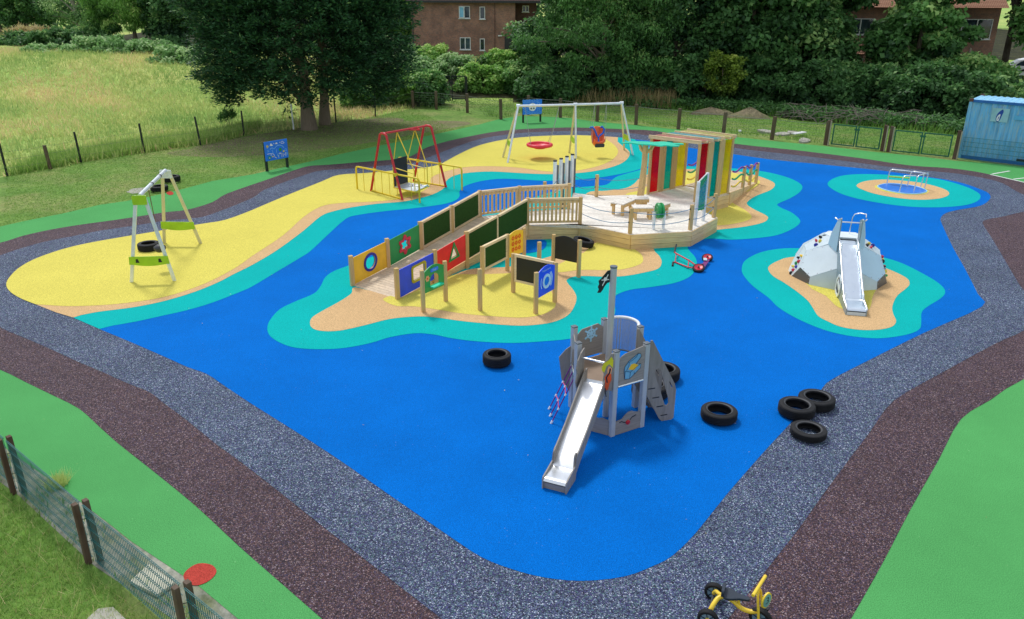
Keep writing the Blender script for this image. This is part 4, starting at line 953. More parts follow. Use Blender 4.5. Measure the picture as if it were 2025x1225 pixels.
for i, (v0, v1) in enumerate(spans):
    for u in (0, 1):
        a, b = quad_pt(.02 + .96 * u, v0), quad_pt(.02 + .96 * u, v1)
        fr = Frame((a.x, a.y, 0), b - a); mb = MB(); mb.fbox(fr, .03, (b - a).length - .03, DZ + .06, TZ - .1, -.006, .006); mb.build('wall_sheet', M[ks[i]], t)
    a, b, c_, d_ = quad_pt(.0, v0), quad_pt(1.0, v0), quad_pt(1.0, v1), quad_pt(0, v1)
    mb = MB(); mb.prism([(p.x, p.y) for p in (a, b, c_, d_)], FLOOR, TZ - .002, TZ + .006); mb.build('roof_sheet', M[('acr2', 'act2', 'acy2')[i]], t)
for v in (.0, .175, .335, .5, .665, .83, 1.0):
    a, b = quad_pt(-.02, v), quad_pt(1.02, v); a.z = b.z = TZ - .045; mb = MB(); mb.beam(a, b, .07, .085); mb.build('roof_joist', M['railw'], t, bevel=.004)
    if v in (.0, .335, .665, 1.0):
        a.z = b.z = TZ + .022; mb = MB(); mb.beam(a, b, .05, .03); mb.build('roof_batten', M['railw'], t)
for u in (.02, .98):
    a, b = quad_pt(u, .0), quad_pt(u, 1.0); a.z = b.z = DZ + .03; mb = MB(); mb.beam(a, b, .04, .06); mb.build('floor_rail', M['railw'], t)

# ------------------------------------------------------------------ exit ramp with wavy rails
t = thing('exit_ramp', 'short wooden ramp with purple, green and yellow wavy rails behind the tunnel', 'ramp', (9.0, 31.0, 0))
ra, rb = V3(TRR), V3(TRL); d_ = (V3((10.15, 32.58)) - V3((8.15, 29.7))).normalized(); d_ = Vector((.57, .82, 0))
e0, e1 = V3((10.2, 32.65)), V3((8.8, 33.7))
s0_, s1_ = V3((8.1, 28.95)), V3((6.7, 30.15))
mb = MB()
for i in range(34):
    a, b = i / 34, (i + .93) / 34
    up = []
    for p, q, k in ((s0_, e0, a), (s1_, e1, a), (s1_, e1, b), (s0_, e0, b)):
        r_ = p.lerp(q, k); r_.z = DZ - (DZ - .06) * k - .004; up.append(r_)
    mb.hexa([p - Vector((0, 0, .03)) for p in up] + up)
mb.build('ramp_boards', M['rampw'], t)
for p, q in ((s0_, e0), (e1, s1_)):
    fr = Frame((p.x, p.y, 0), q - p); w = (q - p).length; mb = MB(); up_ = p is s0_
    mb.prism([(0, .02), (w, .02), (w, .06 if up_ else DZ), (0, DZ if up_ else .06)], fr, .0, .035); mb.build('ramp_skirt', M['skirtw'], t)
for side, (p, q) in enumerate(((s0_, e0), (s1_, e1))):
    pts = []
    for k in (.46, .72, .985):
        r_ = p.lerp(q, k); zb = DZ - (DZ - .06) * k; pts.append(Vector((r_.x, r_.y, zb)))
        mb = MB(); mb.post(r_, .0, zb + .84, .1, .6); mb.build('post', M['postw'], t, bevel=.006)
    st = p.lerp(q, .03); st.z = DZ; pts.insert(0, st)
    for hgt, m in ((.78, 'purple'), (.5, 'greenp'), (.22, 'pyellow')):
        for i in range(3):
            fr = Frame(pts[i], Vector((pts[i + 1].x - pts[i].x, pts[i + 1].y - pts[i].y, 0))); w = (Vector((pts[i + 1].x - pts[i].x, pts[i + 1].y - pts[i].y, 0))).length; dz = pts[i + 1].z - pts[i].z
            us = np.linspace(.03, w - .03, 13); cv = [hgt + dz * u / w + .06 * math.sin(math.pi * 2 * (u / w) + (0 if i % 2 else math.pi)) for u in us]
            mb = MB(); mb.prism([(u, c_ - .03) for u, c_ in zip(us, cv)] + [(u, c_ + .03) for u, c_ in reversed(list(zip(us, cv)))], fr, -.02, .02); mb.build('wavy_rail', M[m], t)

# ------------------------------------------------------------------ palm shelter, benches, music posts
t = thing('palm_tree_post', 'timber post with a flat teal palm leaf board on top, standing in the benches', 'play post', (4.46, 27.15, DZ))
mb = MB(); p0 = Vector((4.46, 27.15, DZ + .001)); tp = Vector((4.56, 27.25, 2.6))
path = [p0, p0.lerp(tp, .35) + Vector((.03, 0, 0)), p0.lerp(tp, .7) + Vector((.03, 0, 0)), tp]
mb.tube(path, [.13, .12, .1, .1], 4); mb.build('trunk_post', M['postw'], t)
for dx in (-.22, .3):
    mb = MB(); q = tp + Vector((.01, .02, -.32)); mb.tube([q, q + Vector((dx * .7, .0, .16)), q + Vector((dx, .0, .36))], [.06, .06, .05], 4); mb.build('fork_arm', M['postw'], t)
lf = [(-1.02, .0), (-.72, .2), (-.35, .3), (.1, .22), (.45, .34), (.75, .1), (1.0, .12), (1.08, -.08), (.74, -.14), (.92, -.36), (.72, -.5), (.45, -.38), (.25, -.52), (.0, -.34), (-.35, -.3), (-.7, -.1), (-.98, -.12)]
fr = Frame((4.76, 27.25, 2.63), (1, -.1, 0), (.1, 1, 0)); mb = MB(); mb.prism(smoothline(lf, True, 3), fr, -.012, .02); mb.build('leaf_board', M['leafp'], t)
def bench(label, segs):
    t = thing('bench', label, 'bench', (*segs[0][0], DZ), 0, 'slatted benches on the deck')
    ZT = DZ + .42
    for (a, b, wd) in segs:
        a, b = V3(a), V3(b); fr = Frame((a.x, a.y, 0), b - a); w = (b - a).length
        for k in range(5):
            n0 = -wd / 2 + wd * k / 5; mb = MB(); mb.fbox(fr, 0, w, ZT - .035, ZT, n0 + .008, n0 + wd / 5 - .008); mb.build('seat_slat', M['deckw'], t)
        for n0 in (-wd / 2 + .002, wd / 2 - .047):
            mb = MB(); mb.fbox(fr, .0, w, ZT - .14, ZT - .037, n0, n0 + .045); mb.build('side_beam', M['postw'], t)
        for u in (.1, w - .1):
            for n0 in (-wd / 2 + .07, wd / 2 - .07):
                mb = MB(); mb.fbox(fr, u - .04, u + .04, DZ + .001, ZT - .04, n0 - .04, n0 + .04); mb.build('leg', M['postw'], t)
    return t
bench('V shaped slatted bench on the deck to the left of the palm post', [((3.47, 25.62), (3.96, 26.32), .48), ((3.97, 26.42), (4.63, 26.5), .42)])
bench('V shaped slatted bench on the deck behind the green drum', [((3.93, 25.26), (4.6, 25.28), .4), ((4.62, 25.33), (5.12, 25.86), .42)])
t = thing('spinning_drum', 'green disc drum on two white posts at the front of the deck', 'play drum', (4.6, 24.02, DZ))
for p in ((4.44, 24.0), (4.76, 24.05)):
    mb = MB(); mb.tube([(*p, DZ + .001), (*p, 1.06)], .05, 14); mb.build('post', M['white'], t, smooth=40)
ax = Vector((.32, .05, 0)).normalized(); ctr = Vector((4.6, 24.025, 1.12))
mb = MB(); mb.lathe([(.015, -.26), (.015, .26)], ctr - Vector((0, 0, .03)), 8, ax); mb.build('axle', M['chain'], t)
mb = MB(); mb.lathe([(0, -.09), (.08, -.09), (.085, -.1), (.13, -.1), (.135, -.09), (.18, -.09), (.185, -.1), (.23, -.095), (.25, -.06), (.25, -.03), (.21, -.02), (.21, .02), (.25, .03), (.25, .06), (.23, .095), (0, .09)], ctr, 36, ax); mb.build('drum_disc', M['greenp'], t, smooth=30)
t = thing('xylophone_panel', 'slanted green and silver chime panel between two white posts at the deck edge', 'play panel', (6.0, 24.8, DZ))
xa, xb = V3((5.85, 24.5)), V3((6.24, 25.05))
for p, z in ((xa, 1.93), (xb, 2.1)):
    mb = MB(); mb.tube([(p.x, p.y, DZ + .001), (p.x, p.y, z)], .055, 14); mb.build('post', M['white'], t, smooth=40)
fr = Frame(xa, xb - xa); w = (xb - xa).length
mb = MB(); mb.prism([(.04, .98), (w - .04, .92), (w - .04, 2.06), (.04, 1.9)], fr, -.02, .02); pn = mb.build('panel', M['greenp'], t)
for k in range(6):
    u = .12 + k * (w - .24) / 5
    for s_ in (-1, 1):
        mb = MB(); mb.fbox(fr, u - .012, u + .012, 1.12, 1.72 + .04 * k, .021 * s_, .04 * s_); mb.build('chime_bar', M['stain'], pn)
mb = MB(); mb.tube([fr.p(0, 1.93, 0), fr.p(w, 2.1, 0)], .02, 8); mb.build('top_rail', M['white'], t)
t = thing('tube_chimes', 'row of four white capped chime tubes behind the deck railing', 'chimes', (1.9, 28.3, 0))
for k, p in enumerate(((1.50, 27.86), (1.73, 28.18), (1.96, 28.5), (2.18, 28.80))):
    z = 1.87 + .015 * k
    mb = MB(); mb.tube([(*p, .75), (*p, z)], .065, 14); c_ = mb.build('chime_tube', M['galvw'], t, smooth=40)
    mb = MB(); mb.lathe([(.068, 0), (.068, .04), (0, .045)], (*p, z + .001), 14); mb.build('cap', M['black'], c_, smooth=40)
    mb = MB(); mb.post((p[0] + .1, p[1] + .16), 0, z - .16, .07, .5); mb.build('back_post', M['capg'], t)
mb = MB(); mb.beam((1.45, 27.9, 1.0), (2.3, 29.05, 1.0), .03, .06); mb.build('cross_bar', M['capg'], t)

# ------------------------------------------------------------------ free standing play panels
def stand(name, label, cat, loc): return thing(name, label, cat, (loc[0], loc[1], 0))
PZ = 1.12
def wpost(t, p, z=PZ, w=.095, rz=.4):
    mb = MB(); mb.post(p, 0, z, w, rz); return mb.build('post', M['postw'], t, bevel=.006)
def framed(t, p, q, z0, z1, m, name):
    p, q = off(p, q, .05); fr = Frame(p, q - p); w = (q - p).length
    for a, b, nm in ((z0, z0 + .06, 'bottom_rail'), (z1 - .07, z1, 'top_rail')):
        mb = MB(); mb.fbox(fr, 0, w, a, b, -.035, .035); mb.build(nm, M['railw'], t)
    for u in (0, w - .06):
        mb = MB(); mb.fbox(fr, u, u + .06, z0 + .06, z1 - .07, -.03, .03); mb.build('side_batten', M['railw'], t)
    mb = MB(); mb.fbox(fr, .06, w - .06, z0 + .06, z1 - .07, -.012, .012); return mb.build(name, M[m], t), fr, w
def arched(w, z0, z1, rise, n=12):
    return [(0, z0), (w, z0)] + [(w - w * k / n, z1 - rise + rise * math.sin(math.pi * (.5 + .5 * (1 - k / n)) if False else math.pi / 2 * (1 - k / n) ** .8)) for k in range(n + 1)]
def dome_top(w, z0, zl_, zr_, rise, n=14):
    return [(0, z0), (w, z0)] + [(w * (1 - k / n), zr_ + (zl_ - zr_) * k / n + rise * math.sin(math.pi * k / n)) for k in range(n + 1)]
S1, S2 = (-2.21, 18.23), (-1.71, 18.96)
t = stand('shop_panel', 'green arched play panel with a serving hatch in front of the ramp', 'play panel', S1)
wpost(t, S1, 1.13); wpost(t, S2, 1.13)
a, b = off(S1, S2, .05); fr = Frame(a, b - a); w = (b - a).length
hz = [(.28 * w / .7 + u, v) for u, v in [(.0, .68)]]
hatch = [(.3 * w, .64), (.74 * w, .64)] + [(.52 * w + .22 * w * math.cos(R(x)), .78 + .15 * math.sin(R(x))) for x in range(0, 181, 18)]
mb = MB(); mb.prism(dome_top(w, .5, 1.04, 1.04, .12), fr, -.012, .012, [hatch]); pn = mb.build('panel', M['pgreen'], t)
mb = MB(); mb.fbox(fr, .28 * w, .8 * w, .6, .63, .0125, .13); mb.build('counter', M['mint'], pn)
mb = MB(); mb.prism(rrect(.32 * w, .985, .7 * w, 1.08, .03), fr, .0125, .02); sg = mb.build('name_plate', M['signblue'], pn)
text_part('Shop', 'lettering', fr, .51 * w, 1.032, .08, .0212, M['paleblue'], sg)
mb = MB()
for k in range(6):
    a_ = k * math.pi / 3; mb.sheet(circ(.17 * w + .05 * math.cos(a_), .86 + .05 * math.sin(a_), .03, 10), fr, .014 + .0004 * k)
mb.build('flower_picture', M['peach'], pn)
mb = MB(); mb.sheet(circ(.17 * w, .86, .028, 10), fr, .0175); mb.build('flower_centre', M['applered'], pn)

Pa, Pb, Pc, Pd = (-0.81, 20.23), (-0.80, 18.34), (-0.14, 21.38), (.34, 22.02)
t = stand('turf_and_apple_panel', 'play panel of dark artificial grass joined to an amber panel with nine apples', 'play panel', Pa)
for p in (Pa, Pc, Pd): wpost(t, p)
framed(t, Pa, Pc, .42, 1.12, 'turf', 'turf_board')
a, b = off(Pc, Pd, .05); fr = Frame(a, b - a); w = (b - a).length
mb = MB(); mb.prism(dome_top(w, .4, 1.06, 1.06, .08), fr, -.012, .012); pn = mb.build('apple_panel', M['orangey'], t)
for i in range(3):
    for j in range(3):
        u, v = w * (.28 + .22 * i), .6 + .17 * j; mb = MB()
        mb.prism(circ(u, v, .06, 12), fr, .0125, .022, [circ(u, v, .028, 10)]); mb.sheet([(u - .01, v + .05), (u + .05, v + .085), (u + .03, v + .06)], fr, .021); mb.build('apple', M['applered'], pn)
t = stand('single_post', 'lone square timber post on the yellow patch in front of the turf panel', 'post', Pb); wpost(t, Pb, 1.14)
Pe = (.74, 20.66)
t = stand('single_post', 'lone square timber post between the apple panel and the curved black board', 'post', Pe); wpost(t, Pe, 1.12)
BL_, BR_, Pf = (0.03, 19.63), (1.10, 18.93), (0.59, 18.15)
t = stand('blackboard_panel', 'large timber framed blackboard meeting a blue sound panel at a corner', 'play panel', BL_)
for p in (BL_, BR_, Pf): wpost(t, p)
framed(t, BL_, BR_, .36, 1.12, 'black', 'blackboard')
a, b = off(Pf, BR_, .05); fr = Frame(a, b - a); w = (b - a).length
mb = MB(); mb.prism(dome_top(w, .42, 1.06, 1.06, .11), fr, -.012, .012); pn = mb.build('sound_panel', M['pblue'], t)
cu, cv = w * .5, .76
mb = MB(); mb.prism(circ(cu, cv, .19, 32), fr, .0125, .03, [circ(cu, cv, .12, 28)]); mb.build('dial_ring', M['whiteblue'], pn, smooth=40)
mb = MB(); mb.sheet(circ(cu, cv, .12, 24), fr, .014); mb.build('dial', M['signblue'], pn)
for r_, a0, a1 in ((.24, -40, 48), (.285, -42, 44), (.26, 150, 214)):
    mb = MB(); stroke(mb, fr, arc(cu, cv, r_, a0, a1, 10), .026, .0135); mb.build('sound_wave', M['whiteblue'], pn)
text_part('Voice travel', 'lettering', fr, w * .5, 1.06, .075, .0135, M['whiteblue'], pn, .4)
CL_, CR_ = (1.17, 21.34), (1.86, 20.87)
t = stand('curved_blackboard', 'small black board with a curved top between two timber posts near the deck', 'play panel', CL_)
wpost(t, CL_, 1.13); wpost(t, CR_, 1.12)
a, b = off(CL_, CR_, .05); fr = Frame(a, b - a); w = (b - a).length
mb = MB(); mb.prism(dome_top(w, .44, 1.06, 1.04, .1), fr, -.012, .012); mb.build('panel', M['navyblack'], t)

# ------------------------------------------------------------------ pirate ship tower with slide
HX = [(1.81, 12.39), (2.39, 12.73), (2.39, 13.47), (1.76, 13.83), (1.16, 13.45), (1.18, 12.73)]   # A B F E D C
A_, B_, F_, E_, D_, C_ = HX
t = thing('pirate_ship_tower', 'grey pirate ship play tower with steel slide, mast and skull flag', 'play tower', (1.78, 13.1, 0))
for p in HX:
    mb = MB(); mb.post(p, 0, 1.7, .1, .52, .1); ps = mb.build('post', M['galvpost'], t, bevel=.012)
    mb = MB(); mb.post(p, 1.7, 1.725, .106, .52, .106); mb.build('cap', M['capg'], ps, bevel=.008)
mb = MB(); mb.prism([tuple(Vector(p).lerp(Vector((1.78, 13.1)), .05)) for p in HX], FLOOR, .97, 1.0); mb.build('floor', M['floorhpl'], t)
mb = MB(); mb.tube([(1.78, 13.1, 0), (1.78, 13.1, 2.99)], .06, 16); ms = mb.build('mast', M['galvpost'], t, smooth=40)
mb = MB(); mb.lathe([(.066, 0), (.066, .03), (0, .035)], (1.78, 13.1, 2.991), 16); mb.build('mast_cap', M['capg'], ms, smooth=40)
fr = Frame((1.72, 13.08, 0), (-.93, -.37, 0)); fr = Frame((1.72 - .27, 13.08 - .1, 0), (.93, .37, 0))
fl = [(.29, 2.95), (.22, 2.94), (.14, 2.86), (.06, 2.78), (.0, 2.74), (.02, 2.66), (-.01, 2.6), (.02, 2.54), (-.02, 2.47), (.06, 2.46), (.12, 2.52), (.15, 2.58), (.22, 2.66), (.29, 2.68)]
FS = lambda u, v: (.29 - (.29 - u) * .76, 2.95 - (2.95 - v) * .82)
fl = [FS(*q) for q in fl]
mb = MB(); mb.prism(fl, fr, -.006, .006); fg = mb.build('flag', M['navyblack'], t)
mb = MB()
stroke(mb, fr, [FS(.1, 2.62), FS(.24, 2.86)], .018, .0072); stroke(mb, fr, [FS(.07, 2.75), FS(.27, 2.74)], .016, .0076)
mb.prism(circ(*FS(.17, 2.76), .036, 14), fr, .0062, .0082); mb.build('skull_and_bones', M['white'], fg)
def tpanel(p, q, poly_f, name, m='hpl', n=.03, holes=(), th=.018, d=.055):
    a, b = off(p, q, d); fr = Frame(a, b - a); w = (b - a).length
    mb = MB(); mb.prism(poly_f(w), fr, n - th / 2, n + th / 2, holes(w) if callable(holes) else holes); return mb.build(name, M[m], t), fr, w
# chest side
pn, fr, w = tpanel(A_, B_, lambda w: [(0, 1.04), (w, 1.04), (w, 1.66), (w - .04, 1.69), (.12, 1.63), (.05, 1.6), (0, 1.55)], 'upper_panel')
E_N = .0395
mb = MB(); ch = [(.13, 1.14), (.24, 1.12), (.47, 1.28), (.48, 1.36), (.36, 1.38), (.47, 1.50), (.46, 1.56), (.40, 1.58), (.2, 1.47), (.12, 1.38), (.11, 1.3)]
mb.prism(ch, fr, E_N, E_N + .008); c_ = mb.build('treasure_chest', M['chestblue'], pn)
mb = MB(); mb.prism([(.2, 1.31), (.33, 1.27), (.42, 1.35), (.33, 1.4), (.26, 1.4)], fr, E_N + .0082, E_N + .011); mb.build('gold', M['orangey'], c_)
mb = MB()
for l_ in ([(.13, 1.3), (.25, 1.25), (.47, 1.37)], [(.25, 1.25), (.24, 1.12)], [(.13, 1.3), (.13, 1.15)], [(.2, 1.46), (.21, 1.4), (.16, 1.3)], [(.4, 1.58), (.36, 1.52), (.2, 1.44)], [(.33, 1.24), (.34, 1.19), (.37, 1.2)], [(.36, 1.38), (.47, 1.5)]): stroke(mb, fr, l_, .008, E_N + .0125)
stroke(mb, fr, ch, .01, E_N + .0095, True); mb.build('chest_outline', M['inkblue'], c_)
mb = MB(); mb.tube([fr.p(0, 1.01, .03), fr.p(w, 1.01, .03)], .025, 10); mb.build('floor_bar', M['stain'], t, smooth=40)
pn, fr, w = tpanel(A_, B_, lambda w: [(0, .03), (w, .03), (w, .36), (.42, .4), (.36, .43), (.28, .43), (.2, .38), (.14, .32), (0, .31)], 'lower_panel')
mb = MB(); mb.lathe([(0, .0), (.045, .0), (.045, .02), (.02, .03), (0, .03)], fr.p(.27, .23, E_N), 18, fr.n); mb.build('red_knob', M['redp'], pn, smooth=40)
mb = MB(); stroke(mb, fr, [(.08, .27), (.13, .28), (.18, .25), (.22, .24)], .02, E_N + .001); mb.build('slot', M['black'], pn)
mb = MB(); stroke(mb, fr, [(.32, .26), (.37, .31), (.42, .32), (.46, .33)], .02, E_N + .001); mb.build('slot', M['black'], pn)
# slide side (C to A): low panel, bar and wing boards
pn, fr, w = tpanel(C_, A_, lambda w: [(0, .03), (w, .03), (w, .33), (w * .8, .36), (w * .7, .33), (0, .33)], 'lower_panel')
frs = Frame(off(C_, A_, .06)[0], V3(A_) - V3(C_)); ws = (off(C_, A_, .06)[1] - off(C_, A_, .06)[0]).length
mb = MB(); mb.tube([frs.p(.02, 1.5, .12), frs.p(ws - .02, 1.5, .12)], .018, 10); mb.build('grab_bar', M['stain'], t, smooth=40)
# wing boards stand out along the slide
sv = frs.n
def wing(u, name):
    o = frs.p(u, 0, 0); f2 = Frame(o, sv); return f2
f2 = wing(.06, 'l'); mb = MB(); mb.prism([(.0, .98), (.3, .98), (.34, 1.1), (.3, 1.25), (.33, 1.36), (.28, 1.5), (.16, 1.6), (.04, 1.64), (0, 1.64)], f2, -.01, .01); mb.build('wing_board', M['hplv'], t)
# pirate wing faces the front right
f3 = Frame((1.585, 12.335, 0), (.99, -.13, 0)); w3 = .18
mb = MB(); mb.prism([(.02, .98), (w3, .98), (w3, 1.7), (w3 - .05, 1.69), (.09, 1.6), (.0, 1.5), (-.02, 1.4), (.02, 1.3), (.01, 1.12)], f3, -.01, .01); pw = mb.build('pirate_board', M['hplv'], t)
mb = MB(); mb.prism([(-.01, 1.36), (.03, 1.33), (.06, 1.45), (.11, 1.5), (w3 - .01, 1.43), (w3 - .005, 1.57), (w3 - .04, 1.64), (.1, 1.58), (.01, 1.5), (-.02, 1.42)], f3, .0102, .018); mb.build('pirate_hat', M['hatyellow'], pw)
mb = MB(); mb.prism([(.1, 1.46), (w3 - .02, 1.42), (w3 - .03, 1.33), (w3 - .05, 1.28), (.09, 1.3), (.08, 1.38)], f3, .0102, .014); mb.build('pirate_face', M['peach'], pw)
mb = MB(); mb.prism([(.03, 1.04), (.05, 1.16), (.04, 1.24), (.08, 1.31), (.15, 1.31), (.16, 1.2), (.13, 1.12), (.11, 1.0), (.07, .99), (.05, 1.02)], f3, .0142, .018); mb.build('pirate_beard', M['applered'], pw)
mb = MB(); stroke(mb, f3, [(.13, 1.42), (.12, 1.33), (.07, 1.24), (.09, 1.14)], .024, .0195); mb.build('pirate_hair', M['black'], pw)
mb = MB(); stroke(mb, f3, [(.06, 1.03), (.065, .95), (.085, .86)], .018, .0195); mb.build('pirate_braid', M['black'], pw)
# slide chute
ex = V3((.69, 10.66)); topc = V3((1.53, 12.60)); sd_ = (topc - ex).normalized(); sp = Vector((sd_.y, -sd_.x, 0)); Lx = (topc - ex).length
prof = [(0, .17), (.015, .205), (.05, .22), (.3, .225), (.42, .245), (.52, .31), (1.8, .99), (1.95, 1.025), (Lx, 1.03)]
prof = [(s, z * (1.0) if s < .5 else z) for s, z in prof]
def chute(mb, hw, base):
    pts = smoothline(prof[2:], False, 5); pts = prof[:2] + pts
    vs = []; k = len(pts)
    for s, z in pts:
        for x in (-hw, hw): vs.append(base + sd_ * s + sp * x + Vector((0, 0, z)))
    mb.add(vs, [(2 * i, 2 * i + 1, 2 * i + 3, 2 * i + 2) for i in range(k - 1)])
    return pts
sl_ = thing  # keep name free
mb = MB(); cp = chute(mb, .19, ex); mb.build('slide_chute', M['slide'], t, smooth=60)
def zat(s): return float(np.interp(s, [p[0] for p in cp], [p[1] for p in cp]))
side_x = [0, .02, .1, .44, .47, .52, .6, 1.0, 1.4, 1.75, 1.92, 2.05, Lx]
side_t = [.2, .235, .25, .3, .42, .48, .50, .68, .90, 1.10, 1.2, 1.24, 1.24]
for s_ in (-1, 1):
    f4 = Frame(ex + sp * (.2 * s_), sd_)
    lo = [(s, max(.0 if s < .5 else 0, zat(s) - .14) if s > .45 else .0) for s in reversed(side_x)]
    mb = MB(); mb.prism(lo + [(s, z) for s, z in zip(side_x, side_t)], f4, -.011, .011); sb = mb.build('slide_side', M['hplv'], t)
    mb = MB(); mb.prism(rrect(.42, .18, .56, .5, .065, 6), f4, -.03 if s_ > 0 else .0115, -.0115 if s_ > 0 else .03); mb.build('joint_plate', M['hplv'], sb)
mb = MB(); mb.hexa([ex + sd_ * s + sp * x + Vector((0, 0, z)) for x, s, z in ((-.188, .03, .02), (.188, .03, .02), (.188, .05, .02), (-.188, .05, .02), (-.188, .03, .13), (.188, .03, .13), (.188, .05, .13), (-.188, .05, .13))]); mb.build('end_board', M['hpl'], t)
# stairs
s0 = V3((2.43, 12.95)); dd = Vector((.53, .17, 0)).normalized(); nn = Vector((-dd.y, dd.x, 0))
for off_, nm in ((-.14, 'near'), (.4, 'far')):
    f5 = Frame(s0 + nn * off_, dd); slot = [(.14, 1.12), (.2, 1.15), (.25, 1.1), (.45, .5), (.47, .38), (.44, .34), (.39, .36), (.13, 1.05)]
    mb = MB(); mb.prism([(0, 1.72), (.04, 1.72), (.56, .78), (.6, .64), (.6, .06), (.55, .02), (.36, .02), (.30, .08), (0, .62)], f5, -.012, .012, [slot, [(.44, .84), (.46, .84), (.53, .7), (.51, .7)]]); sb = mb.build('stair_side', M['hplv'], t)
    if off_ < 0:
        for k in range(4):
            mb = MB(); mb.fbox(f5, .02 + .1 * k, .16 + .1 * k, .74 - .2 * k, .76 - .2 * k, -.0145, .0145); mb.build('tread_end', M['black'], sb)
for k in range(4):
    f5 = Frame(s0, dd); mb = MB(); mb.fbox(f5, .02 + .1 * k, .2 + .1 * k, .74 - .2 * k, .765 - .2 * k, -.385, .125); mb.build('tread', M['hplv'], t)
# curved perforated screen between F and E
m_ = (V3(F_) + V3(E_)) / 2; out_ = (m_ - V3((1.78, 13.1))).normalized(); al = (V3(E_) - V3(F_)).normalized(); hw = (V3(E_) - V3(F_)).length / 2 - .05
cvp = [m_ + al * (-hw * math.cos(R(a))) + out_ * (.3 * math.sin(R(a))) for a in range(0, 181, 12)]
mb = MB(); vs = [p + Vector((0, 0, z)) for p in cvp for z in (1.02, 1.68)]; mb.add(vs, [(2 * i, 2 * i + 2, 2 * i + 3, 2 * i + 1) for i in range(len(cvp) - 1)]); mb.build('perforated_screen', M['perf'], t, smooth=60)
mb = MB(); mb.tube([p + Vector((0, 0, 1.7)) for p in cvp], .03, 8); mb.build('screen_rim', M['white'], t, smooth=60)
mb = MB(); mb.tube([p + Vector((0, 0, 1.01)) for p in cvp], .018, 8); mb.build('screen_foot', M['capg'], t, smooth=60)
# wheel board between E and D (seen from inside)
pn, fr, w = tpanel(D_, E_, lambda w: [(0, 1.04), (w, 1.04), (w, 1.58), (w - .12, 1.67), (.1, 1.63), (0, 1.54)], 'wheel_panel')
fr = Frame(off(D_, E_, .055)[0], V3(E_) - V3(D_)); cu, cv = w * .52, 1.5
mb = MB(); mb.prism(circ(cu, cv, .1, 28), fr, .0395, .05, [circ(cu, cv, .07, 24)]); mb.prism(circ(cu, cv, .032, 16), fr, .0395, .052)
for k in range(6):
    a = R(60 * k + 30); p, q = Vector((cu, cv)) + Vector((math.cos(a), math.sin(a))) * .02, Vector((cu, cv)) + Vector((math.cos(a), math.sin(a))) * .165
    d = (q - p).normalized(); s_ = Vector((-d.y, d.x)) * .018; mb.prism([tuple(p - s_), tuple(q - s_), tuple(q + s_), tuple(p + s_)], fr, .0397, .0485 - .0004 * k)
mb.build('ship_wheel', M['paleblueplate'], pn)
# arch board and net between D and C
tpanel(C_, D_, lambda w: [(0, 1.0), (.12, 1.0)] + [(w / 2 - (w / 2 - .12) * math.cos(R(a)), 1.2 + .2 * math.sin(R(a))) for a in range(0, 181, 15)] + [(w - .12, 1.0), (w, 1.0), (w, 1.52), (w * .7, 1.66), (w * .3, 1.62), (0, 1.5)], 'arch_panel', 'hplv', -.03)
mb = MB(); mb.tube([V3(C_, .99) + Vector((-.03, .05, 0)), V3(D_, .99) + Vector((-.03, -.05, 0))], .02, 8); mb.build('net_bar', M['stain'], t)
ends = [V3((0.71, 13.35)), V3((0.72, 13.08)), V3((0.73, 12.81))]
nets = []
for k, e in enumerate(ends):
    tp = V3(D_, .96).lerp(V3(C_, .96), .15 + .35 * k) + Vector((-.04, 0, 0)); nets.append((e, tp))
    mb = MB(); mb.tube([e, tp], .011, 6); mb.build('climbing_rope', M['purplerope'], t)
    mb = MB(); mb.tube([e, e.lerp(tp, .08)], .022, 8); mb.build('rope_anchor', M['white'], t)
for r_ in (.34, .64):
    pts = [nets[k][0].lerp(nets[k][1], r_ + (.04 if k == 1 else 0)) for k in range(3)]
    mb = MB(); mb.tube(pts, .010, 6); mb.build('cross_rope', M['pinkrope'], t)
    for p in pts:
        mb = MB(); mb.lathe([(0, -.028), (.02, -.02), (.02, .02), (0, .028)], p, 8, (.4, 0, .8)); mb.build('rope_clip', M['white'], t, smooth=60)
f6 = Frame(V3(D_) + Vector((-.05, .0, 0)), Vector((-.34, -.0, 0))); mb = MB(); mb.prism([(0, .35), (.16, .62), (.22, 1.08), (.1, 1.24), (0, 1.32)], f6, -.01, .01); mb.build('side_board', M['hplv'], t)

# ------------------------------------------------------------------ climbing dome with slide
dc = Vector((9.21, 21.12)); RD = 1.312; ax = math.radians(-102.5)
t = thing('climbing_dome', 'pale grey faceted climbing dome with coloured holds and a steel slide', 'climbing dome', (dc.x, dc.y, 0))
def dv(phi, z, r=None):
    r = math.sqrt(max(0, RD * RD - z * z)) if r is None else r; a = ax + R(phi); return Vector((dc.x + r * math.cos(a), dc.y + r * math.sin(a), z))
def facet(name, pts, m, par=None, thick=.03, shrink=.982):
    c = sum(pts, Vector()) / len(pts); n = Vector()
    for i in range(len(pts)): n += (pts[i] - c).cross(pts[(i + 1) % len(pts)] - c)
    n.normalize()
    if n.dot(c - Vector((dc.x, dc.y, .2))) < 0: n = -n
    q = [p - n * ((p - c).dot(n)) for p in pts]                     # flatten the board
    q = [c + (p - c) * shrink for p in q]
    mb = MB(); k = len(q); mb.add([p for p in q] + [p - n * thick for p in q], [tuple(range(k)), tuple(range(2 * k - 1, k - 1, -1))] + [(i, (i + 1) % k, k + (i + 1) % k, k + i) for i in range(k)])
    o = mb.build(name, M[m], par or t)
    return o, c, n, q
def bolts(o, c, q, n):
    for i in range(len(q)):
        for k in (.25, .75):
            p = c + (q[i].lerp(q[(i + 1) % len(q)], k) - c) * .93
            mb = MB(); mb.lathe([(0, .008), (.014, .004), (.014, -.004)], p, 8, n); mb.build('bolt', M['chain'], o)
